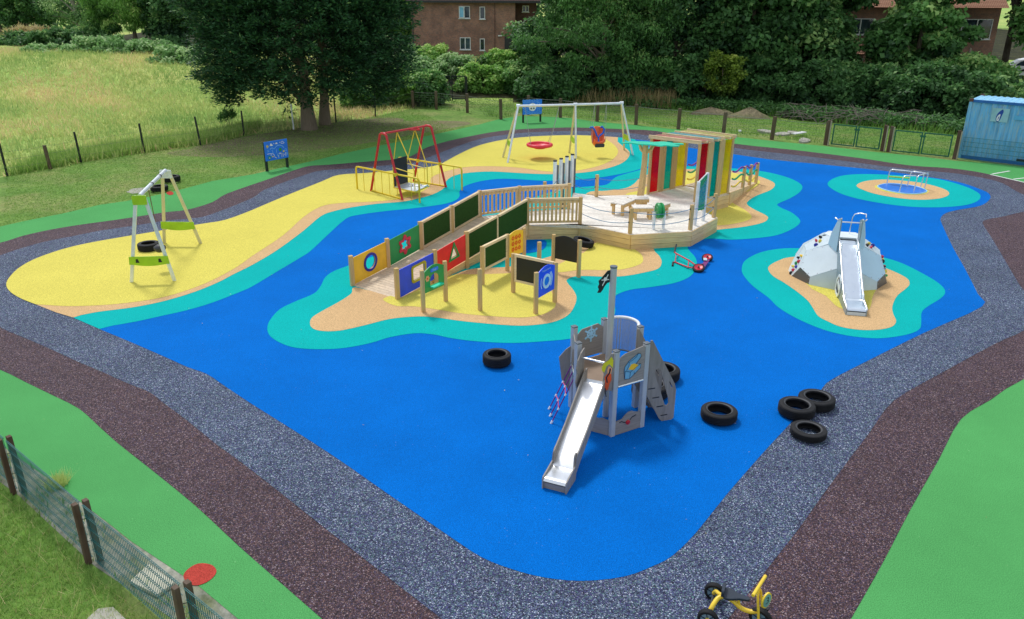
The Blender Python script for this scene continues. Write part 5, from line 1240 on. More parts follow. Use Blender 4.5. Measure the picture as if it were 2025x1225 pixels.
mb = MB(); mb.lathe([(.96 * math.cos(R(a)), .96 * math.sin(R(a)) + .0) for a in (0, 15, 30, 45, 60, 72)], (dc.x, dc.y, .0), 24); mb.build('inner_shell', M['black'], t)
HOLDC = ['pyellow', 'navyblack', 'pinkred', 'greenp', 'navy', 'sunny', 'pinkred', 'navyblack']
def holds(o, c, n, q, spots, i0=0):
    u = (q[1] - q[0]).normalized(); v = n.cross(u)
    for k, (a, b) in enumerate(spots):
        p = c + u * a + v * b; ang = .7 * k
        d1 = u * math.cos(ang) + v * math.sin(ang); d2 = n.cross(d1)
        mb = MB(); vs = []
        for h, s_ in ((0, 1.0), (.045, .8), (.065, .35)):
            for j in range(8): vs.append(p + n * h + d1 * (.062 * s_ * math.cos(j * math.pi / 4)) + d2 * (.036 * s_ * math.sin(j * math.pi / 4)))
        mb.add(vs, [(i * 8 + j, i * 8 + (j + 1) % 8, i * 8 + 8 + (j + 1) % 8, i * 8 + 8 + j) for i in range(2) for j in range(8)] + [tuple(range(16, 24))])
        mb.build('climbing_hold', M[HOLDC[(k + i0) % len(HOLDC)]], o, smooth=50)
for s_ in (-1, 1):
    e, f, a, b, c, d = dv(43 * s_, .25), dv(62 * s_, .38), dv(70 * s_, .81), dv(40 * s_, 1.1), dv(12 * s_, 1.02), dv(9 * s_, .62)
    h, i_, j = dv(90 * s_, .85), dv(90 * s_, 1.16), dv(61 * s_, 1.25)
    g1, g2, ml, g3 = dv(76 * s_, .0), dv(42 * s_, .0), dv(90 * s_, .2), dv(10 * s_, 0)
    o, cc, n, q = facet('hexagon_board', [a, b, c, d, e, f], 'panelgrey' if s_ < 0 else 'panelgrey3'); bolts(o, cc, q, n)
    facet('base_board', [e, d, g3, g2], 'panelgrey2')
    o, cc, n, q = facet('corner_board', [f, e, g2, g1], 'paneldark'); bolts(o, cc, q, n)
    o, cc, n, q = facet('climbing_board', [h, a, f, g1, dv(96 * s_, .02)], 'panelgrey4'); holds(o, cc, n, q, [(.02, .22), (-.1, .1), (.08, .06), (-.02, -.05), (.12, -.1), (-.12, -.2), (.05, -.24), (.02, -.36)], 0 if s_ < 0 else 3)
    o, cc, n, q = facet('climbing_board', [h, i_, j, b, a], 'panelgrey2'); holds(o, cc, n, q, [(-.08, -.1), (.06, -.02), (-.02, .1), (.12, .16)], 4)
    e2, f2_, a2, b2, c2_ = dv(137 * s_, .25), dv(118 * s_, .38), dv(110 * s_, .81), dv(140 * s_, 1.1), dv(168 * s_, 1.02)
    d2_ = dv(171 * s_, .62)
    facet('hexagon_board', [a2, b2, c2_, d2_, e2, f2_], 'panelgrey'); facet('base_board', [e2, d2_, dv(170 * s_, 0), dv(138 * s_, 0)], 'panelgrey2')
    facet('corner_board', [f2_, e2, dv(138 * s_, 0), dv(104 * s_, 0)], 'paneldark')
    facet('climbing_board', [h, a2, f2_, dv(104 * s_, 0), dv(96 * s_, .02)], 'panelgrey4')
    facet('climbing_board', [h, i_, dv(119 * s_, 1.25), b2, a2], 'panelgrey2')
facet('back_board', [dv(168, 1.02), dv(-168, 1.02), dv(-171, .62), dv(171, .62)], 'panelgrey'); facet('back_board', [dv(171, .62), dv(-171, .62), dv(-170, 0), dv(170, 0)], 'panelgrey2')
top = [dv(p, z) for p, z in ((-40, 1.1), (-61, 1.25), (-90, 1.16), (-119, 1.25), (-140, 1.1), (140, 1.1), (119, 1.25), (90, 1.16), (61, 1.25), (40, 1.1))]
mb = MB(); fl_ = [Vector((p.x, p.y, 1.235)) for p in top]; fl_ = [dv(p, 1.235, r) for p, r in ((-52, .47), (-90, .5), (-128, .47), (128, .47), (90, .5), (52, .47))]
mb.prism([(p.x, p.y) for p in fl_], FLOOR, 1.19, 1.24); mb.build('top_platform', M['panelgrey'], t, bevel=.01)
ad = Vector((math.cos(ax), math.sin(ax), 0)); ap = Vector((-ad.y, ad.x, 0)); c0 = Vector((dc.x, dc.y, 0))
prof2 = [(0, .15), (.015, .18), (.05, .2), (.5, .21), (.64, .24), (.78, .33), (2.08, 1.12), (2.3, 1.2), (2.62, 1.2)]
ex2 = c0 + ad * 3.06
def chute2(hw):
    pts = prof2[:2] + smoothline(prof2[2:], False, 5); vs = []
    for s, z in pts:
        for x in (-hw, hw): vs.append(ex2 - ad * s + ap * x + Vector((0, 0, z)))
    mb = MB(); mb.add(vs, [(2 * i, 2 * i + 1, 2 * i + 3, 2 * i + 2) for i in range(len(pts) - 1)]); return mb, pts
mb, cp2 = chute2(.22); mb.build('slide_chute', M['slide2'], t, smooth=60)
z2 = lambda s: float(np.interp(s, [p[0] for p in cp2], [p[1] for p in cp2]))
xs2 = [0, .03, .55, .65, .82, 1.1, 1.5, 2.0, 2.25, 2.5]; tz2 = [.18, .22, .28, .36, .45, .61, .85, 1.16, 1.28, 1.3]
for s_ in (-1, 1):
    f4 = Frame(ex2 + ap * (.235 * s_), -ad); mb = MB(); mb.prism([(s, max(0, z2(s) - .5) if s > 1.6 else 0) for s in reversed(xs2)] + list(zip(xs2, tz2)), f4, -.012, .012); sb = mb.build('slide_side', M['sidegrey'], t)
    mb = MB(); mb.tube([f4.p(s, z + .01, 0) for s, z in zip(xs2, tz2)], .018, 6); mb.build('side_edge', M['stain'], sb, smooth=60)
    for u, v in ((.52, .32), (1.98, 1.2)):
        mb = MB(); mb.prism(circ(u, v, .06, 8, .4, .12), f4, .0122 if s_ < 0 else -.03, .03 if s_ < 0 else -.0122); mb.build('joint_plate', M['panelgrey'], sb)
    # tall handhold wings beside the slide top
    bI, cI = dv(40 * s_, 1.1), c0 + ad * .82 + ap * (.27 * s_) + Vector((0, 0, .97))
    tI = c0 + ad * .78 + ap * (.27 * s_) + Vector((0, 0, 1.86)); uI = tI + (bI - cI).normalized() * .13; uI.z = 1.79
    fw = Frame(bI, Vector((cI.x - bI.x, cI.y - bI.y, 0))); w_ = Vector((cI.x - bI.x, cI.y - bI.y)).length
    mb = MB(); pts = [bI, cI, tI, uI, bI.lerp(uI, .45) + (bI - cI).normalized() * .04]
    nrm = (cI - bI).cross(tI - bI).normalized() * .012
    k = len(pts); mb.add([p + nrm for p in pts] + [p - nrm for p in pts], [tuple(range(k)), tuple(range(2 * k - 1, k - 1, -1))] + [(i, (i + 1) % k, k + (i + 1) % k, k + i) for i in range(k)])
    mb.build('wing_board', M['panelgrey3'], t)
    f7 = Frame(c0 + ap * (.262 * s_), ad); mb = MB(); mb.prism([(.84, .98), (.80, 1.87), (.74, 1.9), (.5, 1.8), (.52, 1.5), (.62, 1.2)], f7, -.012, .012); mb.build('inner_board', M['sidegrey'], t)
    mb = MB(); q = tI + Vector((0, 0, .03)); mb.tube([q, uI + Vector((0, 0, .03)), uI + (bI - cI).normalized() * .12 + Vector((0, 0, .02))], .018, 8); mb.build('grab_rail', M['stain'], t, smooth=60)
mb = MB(); mb.tube([c0 + ad * .56 + ap * (-.27) + Vector((0, 0, 1.74)), c0 + ad * .56 + ap * .27 + Vector((0, 0, 1.74))], .018, 8); mb.build('cross_bar', M['stain'], t, smooth=60)
mb = MB(); q = c0 + ap * .16 - ad * .12
mb.tube([q + Vector((0, 0, 1.24)), q + Vector((0, 0, 1.7)) + ap * .02, q + ap * .06 + Vector((0, 0, 1.8)), q + ap * .2 + ad * .0 + Vector((0, 0, 1.84)), q + ap * .34 + ad * .1 + Vector((0, 0, 1.84)), q + ap * .3 + ad * .3 + Vector((0, 0, 1.8))], .015, 8); mb.build('hoop_rail', M['stain'], t, smooth=60)
# canoe picture beside the slide
fcn = Frame(ex2 - ad * 1.4 - ap * .248, ad)                      # faces away from the chute
oc = [(-.22, .12), (-.08, .05), (.2, .05), (.34, .16), (.38, .36), (.34, .56), (.2, .63), (.0, .62), (-.2, .42)]
mb = MB(); mb.prism(oc, fcn, .003, .03, [[(u * .74 + .02, .34 + (v - .34) * .78) for u, v in oc]]); cb = mb.build('porthole_surround', M['panelgrey'], t)
mb = MB(); mb.prism([(u * .74 + .02, .34 + (v - .34) * .78) for u, v in oc], fcn, .003, .012); mb.build('porthole_pane', M['inkblue'], cb)
mb = MB(); mb.prism([(-.1, .36), (.18, .22), (.26, .34), (.0, .5)], fcn, .0125, .02); mb.build('porthole_bar', M['panelgrey'], cb)
mb = MB(); mb.hexa([ex2 - ad * s + ap * x + Vector((0, 0, z)) for x, s, z in ((-.22, .0, .02), (.22, .0, .02), (.22, .03, .02), (-.22, .03, .02), (-.22, .0, .12), (.22, .0, .12), (.22, .03, .12), (-.22, .03, .12))]); mb.build('end_board', M['panelgrey2'], t)

# ------------------------------------------------------------------ roundabout
rc = (15.9, 31.75)
t = thing('roundabout', 'blue disc roundabout with bent steel handrails inside the teal ring', 'roundabout', (*rc, 0))
dk = [(15.07, 32.12), (15.51, 32.55), (15.88, 32.64), (16.33, 32.46), (16.68, 32.09), (16.74, 31.39), (16.32, 30.96), (15.85, 30.84), (15.42, 31.02), (15.11, 31.46)]
mb = MB(); mb.prism(smoothline(dk, True, 4), FLOOR, .043, .06); mb.build('floor_disc', M['discblue'], t)
mb = MB(); pr = smoothline(dk, True, 4); mb.tube([(x, y, .05) for x, y in pr], .025, 6, closed=True); mb.build('disc_rim', M['paleblue'], t)
FT = [(15.61, 32.52), (15.50, 31.10), (16.36, 32.26), (16.08, 31.12), (16.76, 31.95), (16.82, 31.74)]
def loop(i, j, h0, nm='handrail'):
    p, q = V3(FT[i]), V3(FT[j]); d = (q - p).normalized(); lean = Vector((.03, 0, 0))
    mb = MB(); mb.tube([p + Vector((0, 0, .06)), p + Vector((.03, 0, h0 - .12)), p + d * .03 + Vector((.04, 0, h0 - .03)), p + d * .12 + Vector((.04, 0, h0)), q - d * .1 + Vector((.04, 0, h0)), q - d * .02 + Vector((.04, 0, h0 - .03)), q + Vector((.03, 0, h0 - .12)), q + Vector((0, 0, .06))], .022, 8); mb.build(nm, M['stain'], t, smooth=60)
loop(0, 5, .68); loop(1, 3, .72); loop(2, 4, .66); loop(3, 5, .72)
for i in (0, 1, 2):
    p = V3(FT[i]); mb = MB(); mb.lathe([(.05, .06), (.05, .075), (.022, .08)], p, 12); mb.build('foot_flange', M['stain'], t)
mb = MB(); p, q = V3(FT[0]), V3(FT[2]); fr = Frame((p.x, p.y, 0), q - p); mb.fbox(fr, .02, (q - p).length + .02, .36, .39, -.08, .08); mb.build('bench_seat', M['lime'], t)

# ------------------------------------------------------------------ scooter lying down
t = thing('red_scooter', 'red three wheeled scooter lying on its side by the deck', 'scooter', (5.2, 21.8, 0))
def P3(p, z): return Vector((p[0], p[1], z))
w1, w2, w3 = (5.35, 21.44), (5.82, 22.40), (5.53, 21.73)
J1, J2 = (4.91, 22.53), (4.82, 22.17)
h1, h2 = (5.00, 23.04), (4.68, 21.83)
mb = MB(); mb.tube([P3((4.87, 22.60), .22), P3(J1, .2), P3((5.19, 21.99), .16), P3(w1, .14)], .022, 8); mb.build('steering_tube', M['scootred'], t, smooth=60)
mb = MB(); mb.tube([P3((4.76, 22.17), .05), P3(J2, .05), P3((5.09, 21.63), .08), P3(w1, .1)], .022, 8); mb.build('steering_tube', M['scootred'], t, smooth=60)
for a, b, z in ((J1, J2, .12), ((5.18, 21.99), (5.10, 21.68), .13)):
    mb = MB(); mb.tube([P3(a, z + .06), P3(b, z - .05)], .015, 6); mb.build('cross_tube', M['scootred'], t)
mb = MB(); mb.tube([P3((4.87, 22.60), .22), P3((4.92, 22.79), .26), P3(h1, .32)], .028, 8); mb.build('hand_grip', M['black'], t)
mb = MB(); mb.tube([P3((4.76, 22.17), .05), P3(h2, .05)], .028, 8); mb.build('hand_grip', M['black'], t)
mb = MB(); q0, q1 = Vector(w1), Vector((5.56, 21.71)); mb.beam(P3((5.33, 21.72), .12), P3((5.56, 21.77), .12), .035, .05); mb.beam(P3((5.50, 21.59), .1), P3((5.78, 22.19), .12), .12, .03); mb.build('foot_board', M['purplered'], t)
mb = MB(); mb.beam(P3((5.64, 22.14), .16), P3((5.74, 22.12), .16), .2, .02); mb.build('mudguard', M['panelgrey2'], t)
for p, z, rr in ((w1, .12, .17), (w2, .12, .16)):
    ax_ = Vector((-.15, -.35, .92)); mb = MB(); mb.lathe([(rr * .72, -.035), (rr, -.03), (rr * 1.03, 0), (rr, .03), (rr * .72, .035)], P3(p, z), 28, ax_, closed=True); wh = mb.build('wheel', M['tyre'], t, smooth=50)
    mb = MB(); mb.lathe([(0, .036), (.03, .04), (.04, .02), (rr * .5, .025), (rr * .72, .04), (rr * .74, .0), (0, -.02)], P3(p, z), 24, ax_); mb.build('rim', M['scootred'], wh, smooth=40)
    mb = MB(); mb.lathe([(.025, -.05), (.025, .07)], P3(p, z), 10, ax_); mb.build('hub', M['black'], wh)

# ------------------------------------------------------------------ yellow tricycle
t = thing('yellow_tricycle', 'yellow tricycle with black seat and a number 3 plate at the bottom edge', 'tricycle', (2.85, 7.95, 0))
fwd = Vector((.59, -.23, 0)); rear_mid = Vector((2.6, 8.04, 0)); front = Vector((3.19, 7.8, 0)); fw = (front - rear_mid).normalized(); sdv = Vector((-fw.y, fw.x, 0))
def wheel(c, r, wd, axd):
    mb = MB(); mb.lathe([(r * .7, -wd / 2), (r * .92, -wd / 2), (r, -wd * .3), (r, wd * .3), (r * .92, wd / 2), (r * .7, wd / 2)], c, 36, axd, closed=True); o = mb.build('wheel', M['tyre'], t, smooth=45)
    mb = MB(); mb.lathe([(0, -wd * .32), (r * .72, -wd * .36), (r * .72, wd * .36), (r * .2, wd * .25), (r * .14, wd * .5), (0, wd * .5)], c, 24, axd); mb.build('rim', M['rimblue'], o, smooth=40)
    mb = MB()
    for k in range(6):
        a = k * math.pi / 3; u = axd.orthogonal().normalized(); v = axd.cross(u); d = u * math.cos(a) + v * math.sin(a)
        for s_ in (-1, 1): mb.beam(c + d * r * .18 + axd * (s_ * wd * .37), c + d * r * .68 + axd * (s_ * wd * .37), .014, .008, axd)
    mb.build('spoke', M['rimdark'], o)
    return o
for s_ in (-1, 1):
    c = rear_mid + sdv * (.26 * s_) + Vector((0, 0, .13)); wheel(c, .13, .075, sdv); mb = MB(); mb.lathe([(0, -.03), (.03, -.03), (.03, .03), (0, .04)], c + sdv * (.045 if s_ > 0 else -.045), 12, sdv * s_); mb.build('axle_nut', M['yelp2'], t)
mb = MB(); mb.tube([rear_mid + sdv * -.22 + Vector((0, 0, .13)), rear_mid + sdv * .22 + Vector((0, 0, .13))], .018, 8); mb.build('axle', M['darkgrey'], t)
mb = MB(); pts = [rear_mid + sdv * -.2 + Vector((0, 0, .15)), rear_mid + sdv * -.14 + fw * .03 + Vector((0, 0, .24)), rear_mid + sdv * -.04 + fw * .08 + Vector((0, 0, .3)), rear_mid + sdv * .0 + fw * .16 + Vector((0, 0, .32))]
mb.tube(smoothline([tuple(p) for p in pts], False, 4), .03, 10); mb.build('rear_arch', M['yelp2'], t, smooth=60)
mb = MB(); pts = [rear_mid + sdv * .2 + Vector((0, 0, .15)), rear_mid + sdv * .14 + fw * .03 + Vector((0, 0, .24)), rear_mid + sdv * .04 + fw * .08 + Vector((0, 0, .3)), rear_mid + fw * .16 + Vector((0, 0, .32))]
mb.tube(smoothline([tuple(p) for p in pts], False, 4), .026, 10); mb.build('rear_arch', M['yelp2'], t, smooth=60)
mb = MB(); pts = [rear_mid + fw * .14 + Vector((0, 0, .32)), rear_mid + fw * .26 + Vector((0, 0, .28)), rear_mid + fw * .38 + Vector((0, 0, .2)), rear_mid + fw * .5 + Vector((0, 0, .19)), front + fw * -.05 + Vector((0, 0, .24))]
mb.tube(smoothline([tuple(p) for p in pts], False, 4), .03, 10); mb.build('down_tube', M['yelp2'], t, smooth=60)
st = rear_mid + fw * .2 + Vector((0, 0, .36))
mb = MB(); fr = Frame((st.x, st.y, 0), fw)
seat = [(-.06, -.09), (.02, -.1), (.14, -.045), (.24, -.03), (.26, 0), (.24, .03), (.14, .045), (.02, .1), (-.06, .09)]
fs_ = Frame((st.x, st.y, .35), fw, sdv); mb.prism(smoothline(seat, True, 2), fs_, .0, .035); so2 = mb.build('seat', M['seatblack'], t, bevel=.01)
mb = MB(); mb.prism(rrect(-.1, .0, .1, .11, .04), Frame(Vector((st.x, st.y, .36)) - fw * .07, sdv), -.02, .015); mb.build('seat_back', M['seatblack'], so2, bevel=.008)
mb = MB(); mb.tube([st + fw * .12, st + fw * .14 + Vector((0, 0, -.12))], .018, 8); mb.build('seat_strut', M['yelp2'], t)
hc = front - fw * .02 + Vector((0, 0, .13)); axf = (sdv + fw * .25).normalized(); wheel(hc, .145, .08, axf)
ff = Vector((axf.y, -axf.x, 0))
for s_ in (-1, 1):
    mb = MB(); mb.tube([hc + axf * (.07 * s_), hc + axf * (.065 * s_) + ff * -.03 + Vector((0, 0, .2)), hc + axf * (.05 * s_) + ff * -.06 + Vector((0, 0, .36)), hc + axf * .0 + ff * -.08 + Vector((0, 0, .45))], .017, 8); mb.build('fork_blade', M['yelp2'], t, smooth=60)
    mb = MB(); mb.lathe([(.012, 0), (.012, .1)], hc + axf * (.06 * s_) + Vector((0, 0, -.0)), 8, axf * s_); mb.beam(hc + axf * (.14 * s_) + ff * -.05 + Vector((0, 0, .06 * s_)), hc + axf * (.14 * s_) + ff * .05 + Vector((0, 0, .06 * s_)), .06, .03); mb.build('pedal', M['black'], t)
hb = hc + ff * -.08 + Vector((0, 0, .46))
mb = MB(); mb.tube([hb + axf * -.2, hb + axf * .24], .022, 10); mb.build('handlebar', M['yelp2'], t, smooth=60)
fp = Frame(hc + ff * -.075 + Vector((0, 0, .33)), (-ff.cross(Vector((0, 0, 1)))), (0, 0, 1)); fp = Frame(hc + Vector((.01, -.05, .34)), (.83, .55, 0))
mb = MB(); mb.prism(circ(0, 0, .085, 24, 0, .115), fp, .0, .02); npz = mb.build('number_plate_rim', M['yelp2'], t)
mb = MB(); mb.prism(circ(0, 0, .068, 24, 0, .097), fp, .0202, .026); npl = mb.build('number_plate', M['tealgrey'], npz)
text_part('3', 'number', fp, 0, .0, .15, .0265, M['black'], npl)

# ------------------------------------------------------------------ fences and gates
def lean_post(mb, p, h, w, z0=0.0, lean=(0, 0), d=None, rz=0.0):
    d = d or w; a = Vector((p[0], p[1], z0)); b = a + Vector((lean[0], lean[1], h)); m = Matrix.Rotation(rz, 3, 'Z')
    q = [Vector((x * w / 2, y * d / 2, 0)) for x, y in ((-1, -1), (1, -1), (1, 1), (-1, 1))]
    mb.hexa([a + m @ k for k in q] + [b + m @ k for k in q])
# near wire mesh fence, bottom left
NP = [(-9.88, 12.21), (-7.87, 10.58), (-5.86, 8.95), (-3.86, 7.36), (-1.9, 5.8)]
t = thing('mesh_fence', 'dark green wire mesh fence with paired brown posts in the near left corner', 'fence', (-5.86, 8.95, 0))
fdir = (V3(NP[2]) - V3(NP[1])).normalized(); fnor = Vector((-fdir.y, fdir.x, 0))
frz = math.atan2(fdir.y, fdir.x)
for p in NP:
    for k, (o, h) in enumerate(((-.065, 1.0), (.07, 1.03))):
        q = V3(p) + fdir * o * .55 + fnor * (o * 1.0); mb = MB(); lean_post(mb, q, h, .085, 0, (-.02 * k, .0), .07, frz); mb.build('post', M['brownpost'], t, bevel=.006)
    mb = MB()
    for z in (.35, .72): mb.tube([V3(p) + Vector((-.1, -.02, z)), V3(p) + Vector((.1, .03, z + .02))], .005, 5)
    mb.build('fixing_wire', M['darkpost'], t)
for a, b in zip(NP, NP[1:]):
    a, b = V3(a), V3(b); fr = Frame(a, b - a); w = (b - a).length; mb = MB()
    for k in range(int(w / .05) + 1):
        u = .06 + k * .05
        if u > w - .05: break
        mb.fbox(fr, u - .003, u + .003, .05, .99, -.003, .003)
    for z in (.06, .25, .44, .63, .82, .985):
        for n_ in (-.009, .009): mb.fbox(fr, .05, w - .05, z - .004, z + .004, n_ - .003, n_ + .003)
    mb.build('mesh_panel', M['mesh'], t)

# wire fence across the back
BF = [(-6.77, 54.68), (-5.16, 54.25), (-2.99, 52.80), (-0.75, 49.94), (0.96, 52.04), (2.99, 50.81), (5.17, 49.33), (7.39, 48.13), (9.63, 46.57), (11.87, 45.01), (14.08, 43.28), (16.45, 41.78)]
t = thing('wire_fence', 'sagging wire fence on weathered square posts along the back of the playground', 'fence', (*BF[6], 0))
for i, p in enumerate(BF):
    h = [1.15, 1.2, 1.22, 1.25, 1.22, 1.2, 1.2, 1.22, 1.2, 1.22, 1.24, 1.22][i]
    mb = MB(); lean_post(mb, p, h, .17, 0, (rng.uniform(-.03, .03), rng.uniform(-.03, .03)), .15, .3); o = mb.build('post', M['oldw'], t, bevel=.01)
order = list(range(len(BF)))
for a, b in zip(order, order[1:]):
    a, b = V3(BF[a]), V3(BF[b]); fr = Frame(a, b - a); w = (b - a).length; mb = MB()
    for z in (.12, .28, .44, .6, .76, .92, 1.08):
        mb.tube([fr.p(u, z - .03 * math.sin(math.pi * u / w) * (z > .9), 0) for u in np.linspace(0, w, 5)], .009 if z > 1 else .004, 4, False)
    for k in range(int(w / .16)): mb.fbox(fr, .16 * k - .002, .16 * k + .002, .1, 1.06, -.002, .002)
    mb.build('wire_netting', M['wire'], t)

# left field fence of dark stakes
LF = [(-21.60, 33.36), (-20.56, 34.82), (-19.93, 36.28), (-18.05, 38.67), (-16.05, 40.73), (-14.74, 43.65), (-12.56, 45.74), (-10.68, 48.40), (-8.72, 50.93)]
t = thing('stake_fence', 'thin dark stakes with slack wires between the lawn and the long grass field', 'fence', (*LF[3], 0))
for i, p in enumerate(LF):
    h = [1.42, 1.05, 1.4, 1.42, 1.45, 1.35, 1.45, 1.5, 1.55][i]; ln = [(-.03, 0), (-.08, .05), (-.05, 0), (-.02, 0), (-.1, 0), (0, 0), (-.02, 0), (-.03, 0), (.03, 0)][i]
    mb = MB(); lean_post(mb, p, h, .14 if i == 1 else .075, 0, ln, .06); mb.build('stake', M['oldw'] if i == 1 else (M['galv'] if i == 6 else M['darkpost']), t)
ext = [[(-23.03, 30.85)][0]] + LF + [BF[0]]
for a, b in zip(ext, ext[1:]):
    a, b = V3(a), V3(b); w = (b - a).length; mb = MB()
    for z, s_ in ((1.05, .05), (.7, .03), (.35, .03)): mb.tube([a.lerp(b, k / 6) + Vector((0, 0, z - s_ * 4 * k / 6 * (1 - k / 6))) for k in range(7)], .004, 4, False)
    for k in range(int(w / .22)):
        q = a.lerp(b, .22 * k / w); mb.box((q.x, q.y, .53), (.003, .003, 1.04))
    mb.build('fence_wire', M['wire'], t)

# green double gates
def gate(label, pa, pb, h=1.12, m='gateg'):
    pa, pb = V3(pa), V3(pb); t = thing('double_gate', label, 'gate', tuple(pa)); fr = Frame(pa, pb - pa); w = (pb - pa).length
    for a, b in ((.0, w / 2 - .03), (w / 2 + .03, w)):
        mb = MB()
        for u in (a, b - .06): mb.fbox(fr, u, u + .06, .06, h, -.03, .03)
        for z in (.06, h - .055): mb.fbox(fr, a + .06, b - .06, z, z + .055, -.028, .028)
        lf = mb.build('gate_leaf', M[m], t)
        mb = MB()
        for k in range(1, int((b - a) / .055)): mb.fbox(fr, a + .055 * k - .003, a + .055 * k + .003, .1, h - .05, -.003, .003)
        for k in range(1, 6): mb.fbox(fr, a, b, .1 + k * (h - .15) / 6 - .003, .1 + k * (h - .15) / 6 + .003, .004, .009)
        mb.build('wire_infill', M[m], lf)
    mb = MB(); mb.fbox(fr, w / 2 - .13, w / 2 + .13, h - .23, h - .14, .035, .07); mb.build('latch', M[m], t)
    return t
def gpost(name, label, p, h, m='brownpost', pale=False):
    t = thing(name, label, 'gate post', (*p, 0)); mb = MB(); lean_post(mb, p, h, .16, 0, (.02, .02), .14, -.5); mb.build('post', M[m], t, bevel=.01)
    mb = MB(); mb.fbox(Frame((p[0], p[1], 0), (.8, -.6, 0)), .09, .14, 0, h - .04, -.05, .05); mb.build('hinge_rail', M['palew'], t)
g1a, g1b, g2a, g2b = (16.70, 41.67), (18.61, 40.25), (19.08, 39.86), (21.20, 38.37)
gate('left green double gate with wire infill near the wooden tunnel end of the back fence', g1a, g1b)
gate('right green double gate with wire infill next to the blue container', g2a, g2b)
for p, l_, h in (((16.45, 41.73), 'brown post on the left side of the left green gate', 1.28), ((18.70, 40.14), 'brown post on the right side of the left green gate', 1.3), ((18.92, 39.92), 'brown post on the left side of the right green gate', 1.28), ((21.36, 38.19), 'thick brown post between the right green gate and the blue container', 1.36)): gpost('gate_post', l_, p, h)
# mesh in front of the container
p0, p1 = V3((21.47, 37.89)), V3((23.68, 36.03)); t = thing('mesh_fence', 'dark wire mesh fence panel standing in front of the blue container', 'fence', tuple(p0))
p2 = p1 + (p1 - p0) * 1.0
for a, b in ((p0, p1), (p1, p2)):
    fr = Frame(a, b - a); w = (b - a).length; mb = MB()
    for k in range(int(w / .05)): mb.fbox(fr, .05 * k - .003, .05 * k + .003, .06, 1.12, -.003, .003)
    for z in (.07, .27, .48, .69, .9, 1.11):
        for n_ in (-.009, .009): mb.fbox(fr, 0, w, z - .006, z + .006, n_ - .003, n_ + .003)
    mb.build('mesh_panel', M['mesh'], t)
    mb = MB(); lean_post(mb, b, 1.2, .14, 0, (0, 0), .12, -.5); mb.build('post', M['brownpost'], t)
# black gate at the far left of the back lawn
ga, gb = V3((-5.68, 61.29)), V3((-3.64, 62.30)); ga = V3((-6.9, 66.5)); ga = Vector((-5.53, 58.50, 0.38)); gb = Vector((-3.41, 58.50, 0.60)); ga.z = gb.z = ground_z(0, 58.5)
t = thing('metal_gate', 'black metal double gate half overgrown by brambles behind the fence', 'gate', tuple(ga)); fr = Frame(ga, gb - ga); w = (gb - ga).length
for a, b in ((0, w * .5 - .04), (w * .5 + .04, w)):
    mb = MB(); mb.fbox(fr, a, a + .07, 0, 1.75, -.03, .03); mb.fbox(fr, b - .07, b, 0, 1.75, -.03, .03); mb.fbox(fr, a, b, 1.68, 1.75, -.028, .028); mb.fbox(fr, a, b, .1, .17, -.028, .028)
    lf = mb.build('gate_leaf', M['darkpost'], t)
    mb = MB()
    for k in range(1, 12): u = a + (b - a) * k / 12; mb.fbox(fr, u - .006, u + .006, .1, 1.7, -.006, .006)
    mb.build('gate_bar', M['darkpost'], lf)
mb = MB(); mb.fbox(fr, w * .5 - .16, w * .5 + .16, 1.15, 1.35, .035, .08); mb.build('lock_box', M['darkpost'], t)
mb = MB(); mb.fbox(fr, w + .01, w + .13, 0, 1.7, -.06, .06); mb.build('gate_post', M['darkpost'], t)

# ------------------------------------------------------------------ blue shipping container
t = thing('shipping_container', 'faded light blue corrugated shipping container with a pale square sign', 'container', (23, 38.5, 0))
ca = Vector((21.75, 38.55, 0)); cdir = (V3((23.68, 36.03)) - V3((21.47, 37.89))).normalized(); cn = Vector((-cdir.y, cdir.x, 0))
fr = Frame(ca, cdir); CW, CD, CHt = 6.0, 2.44, 2.78
def corr(mb, o, u, ln, z0, z1, n_out, pitch=.42, dep=.045):
    k = int(ln / pitch); us = []
    for i in range(k):
        b = i * ln / k; p = ln / k; us += [(b, 0), (b + p * .3, 0), (b + p * .45, dep), (b + p * .85, dep), ]
    us.append((ln, 0)); vs = [o + u * a + n_out * (-d) + Vector((0, 0, z)) for a, d in us for z in (z0, z1)]
    mb.add(vs, [(2 * i, 2 * i + 2, 2 * i + 3, 2 * i + 1) for i in range(len(us) - 1)])
mb = MB(); corr(mb, ca + cdir * .08, cdir, CW - .16, .14, CHt - .1, -cn); mb.build('corrugated_wall', M['contblue'], t)
mb = MB(); corr(mb, ca + cn * .08, cn, CD - .16, .14, CHt - .1, -cdir); corr(mb, ca + cdir * CW + cn * .08, cn, CD - .16, .14, CHt - .1, cdir); mb.build('end_wall', M['contblue'], t)
mb = MB(); corr(mb, ca + cn * CD + cdir * .08, cdir, CW - .16, .14, CHt - .1, cn); mb.build('back_wall', M['contblue'], t)
mb = MB()
vs = []; k = 22
for i in range(k):
    b = CW * i / k; p = CW / k
    for a, d in ((b, 0), (b + p * .35, 0), (b + p * .5, .025), (b + p * .85, .025)): vs += [ca + cdir * a + Vector((0, 0, CHt - .02 - d)), ca + cdir * a + cn * CD + Vector((0, 0, CHt - .02 - d))]
mb.add(vs, [(2 * i, 2 * i + 2, 2 * i + 3, 2 * i + 1) for i in range(len(vs) // 2 - 1)]); mb.build('roof', M['controof'], t)
mb = MB(); mb.fbox(fr, 0, CW, CHt - .12, CHt + .0, -.03, .05); mb.build('top_rail', M['contdark'], t)
mb = MB(); mb.fbox(fr, 0, CW, .0, .15, -.03, .05); mb.build('bottom_rail', M['contdark'], t)
